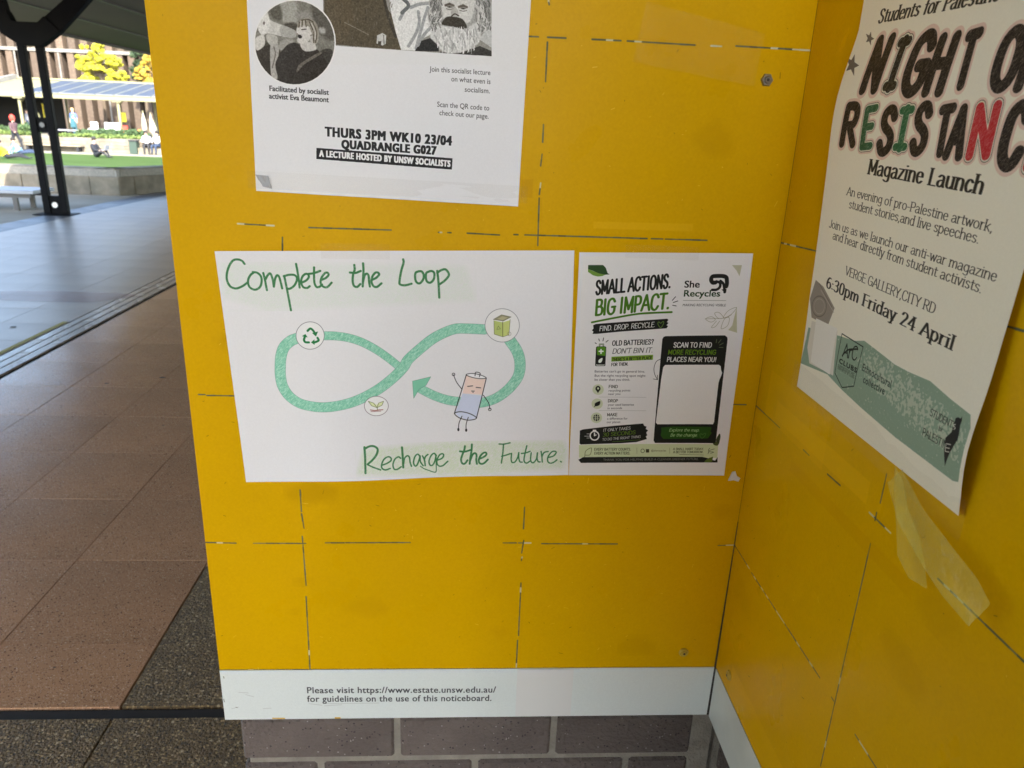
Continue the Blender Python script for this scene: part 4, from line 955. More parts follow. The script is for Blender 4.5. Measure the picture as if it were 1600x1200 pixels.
('S',(182,182,180),1.2,1,[205.9,248.4,206.6,251.1,207.6,254.2]),
('S',(238,238,236),1.2,1,[232.2,248.4,232.4,251.2,232.6,254.6]),
('S',(150,150,148),0.9,1,[208.7,240.2,208.1,243,207.1,245.2]),
('S',(200,200,198),0.7,1,[222.3,239.7,223.1,242.4,224.1,245.2]),
('S',(165,165,163),1.2,1,[228.5,249.3,228.7,252.1,229,255.4]),
('S',(238,238,236),1.2,1,[218.7,250.4,219.7,253.1,221.2,257.4]),
('S',(238,238,236),0.7,1,[237.2,247.6,238.1,250.3,239.3,254.5]),
('S',(182,182,180),1.2,1,[207.5,239.7,206.6,242.5,205.3,246.3]),
('S',(182,182,180),0.7,1,[236,253.2,235.8,256,235.3,258.5]),
('S',(150,150,148),0.9,1,[216.1,250.8,215.4,253.6,214.2,257.9]),
('S',(225,225,223),0.9,1,[209.9,243.1,210.3,245.8,210.7,247.3]),
('S',(200,200,198),1.2,1,[211.9,244.7,211,247.5,209.6,251]),
('S',(225,225,223),0.9,1,[239.9,241.8,240.1,244.6,240.2,246.3]),
('S',(225,225,223),0.7,1,[216.3,244.4,217.2,247.1,218.4,250.2]),
('S',(182,182,180),0.9,1,[228.6,248.8,229.5,251.6,230.7,255.1]),
('S',(238,238,236),0.9,1,[227.5,254.7,227.3,257.5,226.9,261.2]),
('S',(200,200,198),0.7,1,[220.7,237.1,220.9,239.8,221.1,243.6]),
('S',(165,165,163),1.2,1,[227.5,246.5,228.1,249.2,228.9,252.7]),
('S',(236,236,234),0.7,1,[205.2,255.1,204.9,257.9,204.4,262.4]),
('S',(236,236,234),0.9,1,[203.1,243,203.2,245.8,203.2,249]),
('S',(182,182,180),1.2,1,[226,244.2,226.8,246.9,228,248.5]),
('S',(225,225,223),0.9,1,[229.4,250.4,229.9,253.2,230.5,255.8]),
('S',(238,238,236),0.9,1,[208.7,243.8,207.9,246.6,206.5,249.8]),
('S',(182,182,180),0.9,1,[208.2,252.2,208.8,254.9,209.7,257.8]),
('S',(200,200,198),0.7,1,[233,235.3,234.1,238,235.6,239.8]),
('S',(225,225,223),1.2,1,[223.6,249.2,224.4,252,225.4,253.8]),
('S',(236,236,234),1.2,1,[228.4,246.4,229.2,249.1,230.3,251]),
('S',(238,238,236),1.2,1,[224.6,253.1,224.2,255.9,223.4,258]),
('S',(182,182,180),0.7,1,[205.2,254.6,205.5,257.3,206.1,261.5]),
('S',(238,238,236),1.2,1,[216.8,243.7,216.6,246.5,216.4,250.9]),
('S',(225,225,223),0.9,1,[210.8,246.1,211.1,248.9,211.5,253.2]),
('S',(165,165,163),0.7,1,[226.6,234.9,227.3,237.6,228.3,239.3]),
('S',(165,165,163),0.9,1,[230.7,239,231.1,241.7,231.6,243.8]),
('S',(238,238,236),1.2,1,[231.9,238.5,232.3,241.2,232.8,245.7]),
('S',(236,236,234),0.7,1,[201.7,242.1,202.2,244.8,203,247.7]),
('S',(95,95,92),0.7,1,[195.2,212.8,193.6,215.8,195.2,218.7]),
('S',(200,200,197),1.3,1,[242.4,212.7,243.3,215.6,243.6,218.7]),
('S',(130,130,127),0.7,1,[200.2,227.6,197.3,230.8,199.3,233.8]),
('S',(150,150,147),0.7,1,[196.7,228.4,195.5,231.4,195.9,234.5]),
('S',(150,150,147),1.3,1,[199.7,217.2,197.6,220.2,199.2,223.2]),
('S',(150,150,147),1.3,1,[198.9,214.6,197.4,217.6,198,220.7]),
('S',(130,130,127),1,1,[196.3,206.8,195,209.8,195.5,212.8]),
('S',(95,95,92),1,1,[247,208.8,249.6,211.5,249.3,214.7]),
('S',(110,110,107),0.7,1,[201.7,221.3,200.8,224.3,201.5,227.4]),
('S',(175,175,172),1,1,[198.6,209.7,197.8,212.6,197.7,215.7]),
('S',(95,95,92),0.7,1,[195.9,215.2,193.7,218.3,194.2,221.4]),
('S',(110,110,107),1,1,[195.5,206.6,194.5,209.5,195,212.6]),
('S',(95,95,92),1.3,1,[194.8,209.3,192.9,212.3,193.4,215.4]),
('S',(150,150,147),1,1,[251.5,230.8,252.8,233.7,251.6,236.9]),
('S',(95,95,92),1,1,[247.7,212.4,248.5,215.3,249.3,218.3]),
('S',(95,95,92),0.7,1,[192.4,226.4,191.6,229.4,192,232.5]),
('S',(110,110,107),1,1,[199.5,232.6,196.9,235.7,197.8,238.8]),
('S',(95,95,92),1.3,1,[253.8,230,255.4,232.9,255.2,236]),
('S',(215,215,212),1.3,1,[238,211.5,239.7,214.3,239,217.5]),
('S',(150,150,147),1.3,1,[246.7,225.6,247.8,228.4,248.2,231.6]),
('S',(110,110,107),1,1,[251.7,218.4,253.3,221.2,252.8,224.4]),
('S',(130,130,127),1.3,1,[250.6,216.3,253.3,219,252.9,222.2]),
('S',(110,110,107),0.7,1,[253,203,255.4,205.7,255.2,208.8]),
('S',(95,95,92),1.3,1,[200.6,225.7,199.5,228.7,200.7,231.8]),
('S',(150,150,147),1.3,1,[202.3,231.5,200.8,234.5,201.8,237.6]),
('S',(215,215,212),0.7,1,[236.4,208.7,239.4,211.4,238.1,214.6]),
('S',(200,200,197),1.3,1,[238.1,205.2,239.3,208,238.2,211.2]),
('S',(95,95,92),1,1,[202.4,209.6,201.7,212.5,203,215.5]),
('S',(175,175,172),1.3,1,[201.7,220.8,199.3,223.8,200,226.9]),
('S',(95,95,92),0.7,1,[196.9,224.3,194.5,227.4,195.8,230.4]),
('S',(95,95,92),1,1,[193.8,232.7,193.1,235.7,193,238.9]),
('S',(215,215,212),1,1,[199.2,228.4,197.1,231.4,198.3,234.5]),
('S',(175,175,172),1,1,[250.3,210.6,252,213.4,251,216.6]),
('S',(95,95,92),0.7,1,[197,227.5,195.7,230.5,196.3,233.6]),
('S',(130,130,127),1.3,1,[202.7,225.8,201.3,228.9,201.2,232]),
('S',(95,95,92),1,1,[194.4,231,193.1,234,193.6,237.1]),
('S',(110,110,107),1.3,1,[240.2,207.5,242.6,210.3,242,213.4]),
('S',(175,175,172),1,1,[242.9,208.1,245.8,210.8,245.6,213.9]),
('S',(95,95,92),0.7,1,[245.2,219.9,246.6,222.7,245.7,225.9]),
('S',(175,175,172),1.3,1,[191,210.6,189.3,213.6,190.1,216.6]),
('S',(150,150,147),1,1,[200.1,213.7,199.6,216.6,200.4,219.7]),
('S',(150,150,147),0.7,1,[239.2,216,240.9,218.8,239.8,222]),
('S',(200,200,197),0.7,1,[254.9,231.1,256.5,234,256,237.2]),
('S',(110,110,107),1,1,[245.9,232.3,247.5,235.2,246.7,238.4]),
('S',(215,215,212),0.7,1,[243.2,213.2,244.6,216,245,219.1]),
('S',(110,110,107),0.7,1,[191.2,224.9,189.5,228,191.1,231]),
('S',(150,150,147),1,1,[193.7,229,192.5,232,194,235.1]),
('S',(130,130,127),1,1,[196.9,212.8,195.4,215.8,196.7,218.8]),
('S',(200,200,197),1,1,[196.4,213.5,194,216.6,195.5,219.6]),
('S',(200,200,197),0.7,1,[237.4,215.7,240.6,218.4,240.3,221.5]),
('S',(215,215,212),1.3,1,[203.2,227.5,200.8,230.6,202.3,233.7]),
('S',(110,110,107),1,1,[246.3,210.5,247,213.4,247.2,216.5]),
('S',(215,215,212),1.3,1,[245.3,222.2,248,225,247.2,228.2]),
('S',(110,110,107),0.7,1,[245.5,207.3,246.3,210.2,247.1,213.2]),
('S',(150,150,147),1,1,[195.9,216.2,194.9,219.2,195.3,222.3]),
('S',(95,95,92),0.7,1,[197.9,209.8,196.5,212.7,197.8,215.8]),
('S',(175,175,172),0.7,1,[237.4,220,238.3,222.9,237.7,226.1]),
('S',(130,130,127),1,1,[238.8,222.8,239.5,225.7,240.2,228.8]),
('S',(110,110,107),1,1,[240.8,230.3,243.1,233.1,242,236.3]),
('S',(130,130,127),1,1,[239.9,203.8,241.3,206.5,241.1,209.7]),
('S',(95,95,92),0.7,1,[192.4,213.5,190.8,216.5,192,219.5]),
('S',(200,200,197),0.7,1,[200.6,230.6,198.1,233.7,200,236.7]),
('S',(150,150,147),1.3,1,[196.8,235.3,195.7,238.3,196.4,241.4]),
('S',(110,110,107),1.3,1,[194.3,234.7,193.5,237.6,193.4,240.8]),
('S',(110,110,107),0.7,1,[249,221.4,250.6,224.2,250.7,227.4]),
('S',(110,110,107),0.7,1,[195,225.2,192.4,228.3,193.6,231.4]),
('S',(95,95,92),0.7,1,[197.6,217,196.1,220.1,197.7,223.1]),
('S',(130,130,127),1,1,[238.1,206.2,239,209,239.6,212.1]),
('S',(130,130,127),1,1,[202.2,205.5,199.4,208.6,200.2,211.6]),
('S',(95,95,92),1,1,[247.1,229.1,249.5,231.9,248.7,235.1]),
('S',(150,150,147),1,1,[246.7,227.9,248.8,230.7,248.3,233.9]),
('S',(215,215,212),1.3,1,[244.7,218.3,246.3,221.1,245.5,224.3]),
('S',(110,110,107),0.7,1,[195,231.6,193.8,234.6,193.8,237.8]),
('S',(95,95,92),0.7,1,[196.4,231.9,194.6,235,196.1,238]),
('S',(175,175,172),1,1,[254.7,222.2,257.1,225,255.6,228.2]),
('S',(110,110,107),1.3,1,[242.7,220.2,244.1,223,243.9,226.1]),
('S',(215,215,212),1,1,[247.6,223.2,250.7,225.9,250.3,229.1]),
('S',(130,130,127),1.3,1,[242.5,231.9,243.6,234.8,243.4,238]),
('S',(150,150,147),1,1,[249.4,209.4,252.4,212.1,250.7,215.3]),
('S',(175,175,172),1,1,[246.8,228.5,248.7,231.3,249.1,234.5]),
('S',(215,215,212),1,1,[191.8,218.7,189.8,221.8,189.9,224.9]),
('S',(130,130,127),0.7,1,[244.3,231.9,246.2,234.7,245.7,237.9]),
('S',(200,200,197),0.7,1,[196.7,231.8,194.9,234.8,195.4,237.9]),
('S',(200,200,197),0.7,1,[243.7,213.5,246,216.3,245.4,219.4]),
('S',(95,95,92),0.7,1,[194.6,205.8,192.7,208.8,194.3,211.8]),
('S',(95,95,92),1.3,1,[194.8,214.3,194.3,217.2,195.4,220.2]),
('S',(215,215,212),0.7,1,[250.4,226.8,253,229.6,252.1,232.8]),
('S',(110,110,107),1,1,[197.7,233.5,196.1,236.6,196.5,239.7]),
('S',(95,95,92),1,1,[192.1,211.2,190.7,214.2,191.2,217.2]),
('S',(130,130,127),0.7,1,[251.1,207.3,252.1,210.2,251.9,213.3]),
('S',(130,130,127),0.7,1,[247.9,230.7,249.6,233.5,249.4,236.7]),
('S',(200,200,197),0.7,1,[192.1,232.4,189.2,235.5,191.1,238.5]),
('S',(95,95,92),1,1,[245.2,214.9,247.9,217.6,247.3,220.8]),
('S',(150,150,147),0.7,1,[201.8,211.3,199,214.4,200.5,217.4]),
('S',(110,110,107),0.7,1,[202.3,220.5,200.5,223.6,200.8,226.7]),
('S',(150,150,147),1,1,[252.1,229.5,253.4,232.3,253.4,235.5]),
('S',(175,175,172),1.3,1,[193.3,214.8,192.6,217.8,192.8,220.9]),
('S',(175,175,172),1.3,1,[242.9,228.3,245.7,231.1,244.8,234.3]),
('S',(130,130,127),1,1,[237.7,215.8,239.9,218.5,239.9,221.6]),
('S',(150,150,147),1.3,1,[192.9,209,192.2,212,192.4,215]),
('S',(130,130,127),1,1,[195.1,228.4,193.5,231.5,195,234.5]),
('S',(110,110,107),1,1,[193.8,216.8,193,219.8,193.1,222.9]),
('S',(95,95,92),1,1,[199.5,215.6,198.6,218.6,199,221.7]),
('S',(110,110,107),1,1,[194.2,226.8,191.8,229.9,193.1,233]),
('S',(175,175,172),1.3,1,[199.6,221.4,197.8,224.4,198.1,227.5]),
('S',(215,215,212),1,1,[244,204,245.9,206.8,245.3,209.9]),
('S',(200,200,197),1,1,[194.7,232.8,193,235.9,194.4,238.9]),
('S',(150,150,147),0.7,1,[243.6,232.4,246.2,235.2,245.8,238.4]),
('S',(130,130,127),1.3,1,[251.6,206.1,252.5,208.9,251.7,212.1]),
('S',(215,215,212),1,1,[245.3,218.4,248.3,221.1,247.3,224.4]),
('S',(95,95,92),1.3,1,[251,207.9,253.4,210.7,252.8,213.8]),
('S',(215,215,212),1.3,1,[247.1,231.9,250.1,234.7,248.7,238]),
('S',(215,215,212),1,1,[196.3,222.4,195.1,225.4,195.4,228.5]),
('S',(175,175,172),1.3,1,[194.2,226.8,191.8,229.9,192.2,233]),
('S',(110,110,107),1,1,[195.2,227.5,193.4,230.6,193.7,233.7]),
('S',(200,200,197),1,1,[246.4,213.1,247.1,216,247.4,219.1]),
('S',(95,95,92),0.7,1,[197,210.6,195.2,213.7,196.8,216.6]),
('S',(130,130,127),0.7,1,[243.2,204.4,245.5,207.1,245.6,210.2]),
('S',(130,130,127),1,1,[193.3,209.2,191.8,212.2,192.3,215.3]),
('S',(110,110,107),0.7,1,[194.5,229.3,192.4,232.3,194.3,235.3]),
('S',(60,52,36),0.4,0,[137.5,246,138,248]),
('S',(96,88,72),0.4,0,[88.9,260.4,88.6,264.8]),
('S',(96,88,72),0.4,0,[94.7,246,94.4,250.8]),
('S',(108,100,84),0.7,0,[134.3,236.1,134,239.7]),
('S',(60,52,36),0.4,0,[123.4,231.8,123,235.7]),
('S',(72,64,48),0.7,0,[97.8,249.8,97.4,253.7]),
('S',(96,88,72),0.4,0,[121.9,257.3,121.3,259.7]),
('S',(108,100,84),0.7,0,[148.5,216.4,148.1,219.9]),
('S',(72,64,48),0.7,0,[129.1,240.8,128.6,244.7]),
('S',(60,52,36),0.4,0,[143.7,219.5,143.9,222.9]),
('S',(108,100,84),0.7,0,[131.8,238.4,131.3,243]),
('S',(108,100,84),0.4,0,[88.2,247.1,87.4,249.9]),
('S',(96,88,72),0.4,0,[133.1,250.7,132.4,253.1]),
('S',(96,88,72),0.4,0,[84.3,240.9,84.2,243.4]),
('S',(72,64,48),0.7,0,[84.1,227,83.9,230]),
('S',(72,64,48),0.7,0,[150.3,218,149.8,221.1]),
('S',(108,100,84),0.7,0,[123.6,224.6,123.8,229.7]),
('S',(72,64,48),0.7,0,[109.4,255.2,109.5,259.7]),
('S',(60,52,36),0.7,0,[95.6,236.5,96.2,240.1]),
('S',(72,64,48),0.7,0,[126,233.8,126.7,235.9]),
('S',(60,52,36),0.4,0,[108.3,259.7,108.3,263.1]),
('S',(108,100,84),0.4,0,[100.2,257,99.5,260.4]),
('S',(108,100,84),0.4,0,[83.7,248.5,83,252.6]),
('S',(96,88,72),0.7,0,[104.3,236.8,104.7,239.4]),
('S',(60,52,36),0.4,0,[121.9,232.6,122.5,234.9]),
('S',(72,64,48),0.4,0,[89,249.8,88.4,253.9]),
('S',(60,52,36),0.7,0,[118.3,257.4,117.7,261.5]),
('S',(96,88,72),0.7,0,[146.7,231.6,146.6,234.4]),
('S',(108,100,84),0.7,0,[147.4,227.3,147.9,231.5]),
('S',(96,88,72),0.7,0,[97.7,221,98.3,224.2]),
('S',(60,52,36),0.4,0,[97.4,231.3,98.1,233]),
('S',(96,88,72),0.4,0,[110.9,232.5,111.1,237.4]),
('S',(108,100,84),0.7,0,[114.3,234.3,114.1,238.8]),
('S',(108,100,84),0.7,0,[108.2,251.6,108.8,254.6]),
('S',(72,64,48),0.4,0,[119.4,221.2,119.6,225.4]),
('S',(108,100,84),0.7,0,[90.4,250.6,90.2,254.1]),
('S',(108,100,84),0.4,0,[113.1,224.3,113.2,228.4]),
('S',(60,52,36),0.4,0,[145.8,221.8,145.7,225.2]),
('S',(72,64,48),0.7,0,[91.7,221.7,91.7,223.7]),
('S',(72,64,48),0.4,0,[112.1,259.1,112.4,263.1]),
('F',(95,88,78),0.4,0,[205.3,214.6,210.7,212.3,216.3,214.4,215.6,216.1,210.8,215.2,205.8,216.6]),
('F',(70,64,56),0.3,0,[207.4,216.5,210.8,215.6,214.5,216.4,210.9,217.5]),
('S',(140,136,130),1,1,[207.5,218.5,210.9,219.1,214.8,218.2]),
('F',(95,88,78),0.4,0,[219.6,215.1,225,212.9,230.6,214.9,230,216.7,225.2,215.7,220.2,217.1]),
('F',(70,64,56),0.3,0,[221.8,217,225.2,216.2,228.9,216.9,225.3,218]),
('S',(140,136,130),1,1,[221.8,219.1,225.3,219.7,229.2,218.8]),
(']',),
('F',(234,235,236),0,0,[253.2,171.7,294.8,168.7,302.3,273.9,258.8,276.8]),
('F',(234,235,236),0,0,[67.3,263.8,259.5,262.6,259.9,270.3,66.8,283.1]),
('F',(240,240,238),0,0,[91.1,259.6,90.4,266.4,88.7,273.2,85.8,279.8,82,285.9,77.2,291.5,71.6,296.3,65.5,300.2,58.8,303.1,51.8,305,44.8,305.7,37.8,305.3,31.1,303.8,24.9,301.2,19.3,297.6,14.5,293.1,10.5,287.8,7.6,281.9,5.7,275.5,4.9,268.8,5.3,262,6.7,255.3,9.2,248.7,12.6,242.5,17,236.9,22.1,232,27.9,227.8,34.1,224.5,40.8,222.2,47.5,221,54.3,220.8,61,221.6,67.3,223.5,73.2,226.4,78.4,230.2,82.9,234.9,86.5,240.3,89.1,246.4,90.6,252.8]),
('[',[89.7,259.7,89,266.3,87.3,272.9,84.6,279.3,80.8,285.2,76.2,290.6,70.8,295.3,64.9,299.1,58.4,301.9,51.7,303.7,44.9,304.4,38.1,304.1,31.7,302.6,25.7,300.1,20.2,296.6,15.6,292.2,11.8,287.1,8.9,281.3,7.1,275.1,6.3,268.6,6.7,262,8,255.5,10.4,249.1,13.8,243.1,18,237.7,23,232.8,28.5,228.8,34.6,225.6,41,223.4,47.6,222.2,54.1,222,60.6,222.8,66.7,224.6,72.4,227.5,77.4,231.2,81.7,235.7,85.2,241,87.7,246.8,89.2,253.1]),
('F',(128,126,116),0.5,1,[2.4,222,95,215.5,93.8,307.1,-2.3,313.4]),
('F',(165,164,155),3,1,[34.5,223.3,50,222.2,50.9,243.5,38.3,245.8,31.2,230.6]),
('F',(95,92,80),2,1,[23.5,228.3,32.9,225.5,35.4,241.7,24.6,239.6]),
('F',(150,148,140),3,1,[51.2,232.7,71.4,231.3,71.2,239.2,51,239.2]),
('F',(88,84,74),3,1,[66.2,221,91.1,219.3,90.5,255.2,72.5,250.7]),
('F',(180,178,172),2,1,[73.4,246.3,79.7,246.5,79.6,251.6,74.1,250.5]),
('F',(75,70,58),2,1,[38.4,244.3,50.8,244.2,50.6,252.2,39.7,251.5]),
('F',(70,65,52),3,1,[7.3,262.4,23.6,264.2,37.6,266.1,38.9,273.4,15.3,275]),
('F',(160,158,150),2,1,[31.4,263.6,44.1,258.4,47,265.5,32.7,272.3]),
('F',(120,118,108),2,1,[73,265.2,82.5,263.1,88.7,270,84.6,281.4,75.2,275.4]),
('F',(64,60,52),1,1,[74.5,269.5,86.4,266.5,87.8,277.5,81.4,282.4]),
('F',(54,47,36),1,1,[4.4,274.2,23.5,267.1,32.6,273.8,30.2,296.2,3.2,298]),
('F',(50,44,36),0.6,1,[26.6,285.3,37.5,267.6,47.1,262.6,54.1,265,59.5,270.5,70.6,267.6,79.1,276.6,82.2,283.8,77.7,308.2,25.6,311.6]),
('F',(110,104,94),0.6,1,[49.5,287.5,54.4,281.9,72.1,271.1,75.2,272,57.5,283.2,49.4,291.9]),
('F',(205,202,196),0.6,1,[54.2,262.8,66.8,261.2,70.6,266.8,67.4,269.2,59.5,270.5,54.8,267.9]),
('F',(190,186,178),1,1,[63.4,240.5,69.6,241.5,72.6,249.2,71.5,260.9,65.2,262.1,63.1,253.5]),
('F',(214,211,205),0.6,1,[50.7,247.1,55.5,244.6,63.3,244.8,66.3,251.1,64.6,257,60.5,261.7,55,263.5,50.3,261.3,51.2,256.5,49.8,252.9]),
('F',(150,144,130),0.6,1,[50.8,246.4,52.5,241.2,58.8,238.3,66.6,238.8,71.9,244.2,72.9,252.8,71.1,260.9,68.4,261.9,67,254.7,64.7,249.7,62.5,245.6,55.5,245.3,52.3,247.7]),
('S',(92,84,70),1.2,1,[53.2,242.6,52.7,247]),
('S',(92,84,70),1.2,1,[56.4,240.9,55.8,246.4]),
('S',(92,84,70),1.2,1,[59.5,240.4,60.1,246.1]),
('S',(92,84,70),1.2,1,[63.4,241.2,67.1,249.6,67.6,261.2]),
('S',(92,84,70),1.2,1,[67.3,241.6,71,250.8,69.6,261]),
('S',(92,84,70),1.2,1,[55.6,240.3,61.9,239.1,67.3,240.9]),
('S',(205,200,190),1,1,[54.8,241.4,54.5,246.1]),
('S',(205,200,190),1,1,[58,240.7,58,245.9]),
('S',(205,200,190),1,1,[65.7,242.5,69.4,250.9,69.2,258.1]),
('F',(40,34,28),0.5,1,[51.3,254.6,54.4,254.8,55.5,256.9,53.5,258.1,51.6,257.2]),
('S',(70,62,52),1,0,[55.4,249.3,60.1,248.6]),
('S',(120,112,100),1,0,[50.5,253.6,51.7,254.6]),
('S',(150,144,134),1.2,1,[67.1,249.6,66.6,253.2,64.2,254.8]),
('F',(208,207,200),0.6,1,[17.2,233.7,20.9,235.6,23.7,242.5,34.4,246.1,47.5,250.2,49.4,253.7,47.3,257.5,34,257.3,19.3,255.7,13.7,259,10.4,246.3]),
('F',(228,227,222),0.6,1,[10.7,240.5,17.1,235.1,20.8,238.4,22.7,247.6,17.7,255.9,10.8,254.2]),
('F',(176,175,168),0.6,1,[34.4,246.8,47.5,250.2,49,253.7,47.3,257.5,34,256.9]),
('F',(120,118,110),0,1,[17.7,245.8,17.6,246.3,17.4,246.8,17.2,247.2,16.9,247.5,16.5,247.6,16.2,247.5,15.9,247.3,15.7,246.9,15.5,246.5,15.5,245.9,15.6,245.4,15.8,244.9,16,244.5,16.3,244.2,16.7,244.1,17,244.2,17.3,244.4,17.5,244.8,17.7,245.2]),
('F',(215,213,206),0.6,1,[7.4,260.9,15.3,257.5,16.9,264.6,14.8,269.1,8.3,273.2,6.2,268.3]),
('F',(178,175,168),0.6,1,[22.8,264.2,29.1,262.3,31,273.9,26.6,286,28.5,299.3,22.2,298.2,21.3,281.9]),
('F',(190,188,180),0.6,1,[19.2,256.5,28.6,257.3,29.9,262.3,23.5,267.1,19,263]),
('S',(120,116,108),1.2,1,[25.8,268.4,27,275.6,23.3,289.2]),
(']',),
('T','Facilitated by socialist','G',(48,48,50),0,5.2,[19.5,312.6,82.7,312.7]),
('T','activist Eva Beaumont','G',(48,48,50),0,5.3,[18.8,320.5,82.5,320.3]),
('T','Join this socialist lecture','g',(48,48,50),0,5.1,[191.3,281.6,257.6,281.1]),
('T','on what even is','g',(48,48,50),0,5.2,[215.3,290.1,258.1,290.2]),
('T','socialism.','g',(48,48,50),0,5.2,[230.4,299.9,257.9,299.8]),
('T','Scan the QR code to','g',(48,48,50),0,5.3,[200.7,317.3,258.2,317.7]),
('T','check out our page.','g',(48,48,50),0,5.3,[203.4,325.9,257.9,326.4]),
('T','THURS 3PM WK10 23/04','X',(28,28,30),0,9.5,[78.4,355.9,217.6,357.2]),
('T','QUADRANGLE G027','X',(28,28,30),0,8.6,[96.5,367.7,200.7,368.2]),
('F',(28,28,30),0,0,[68.3,369.1,219.6,371.2,219.3,383.5,68,381.1]),
('T','A LECTURE HOSTED BY UNSW SOCIALISTS','X',(238,238,238),0,6.6,[71.6,378.1,217,380.5])]
OPS_STRIP=[('T','Please visit https://www.estate.unsw.edu.au/','W',(52,54,58),0,11,[121.6,41.9,396.4,43.7]),
('T','for guidelines on the use of this noticeboard.','W',(52,54,58),0,11.1,[120.8,58,390.2,59.5]),
('S',(200,204,200),1.2,0,[23.9,39.3,36.9,40.5]),
('S',(200,204,200),1.2,0,[33.4,43.6,44.6,47.8]),
('S',(200,204,200),1.2,0,[56.2,70,67.9,69.1]),
('S',(200,204,200),1.2,0,[123.5,61.4,141.7,64.7]),
('S',(200,204,200),1.2,0,[145,65.8,170.3,64]),
('S',(200,204,200),1.2,0,[148.6,61.7,224.3,61.5]),
('S',(200,204,200),1.2,0,[11.5,69.4,21.7,66.4]),
('S',(120,120,100),1,0,[4.8,10.4,5.2,13.4]),
('S',(120,120,100),1,0,[1.5,51.5,2,56.7]),
('S',(120,120,100),1,0,[17.5,66.8,19.6,67.7]),
('F',(215,165,30),0,0,[68.4,87.2,86.8,87.6,86.7,89.6,68.2,89.3]),
('F',(215,165,30),0,0,[159.3,87.4,167.7,87.5,167.6,90.1,159.2,89.9])]
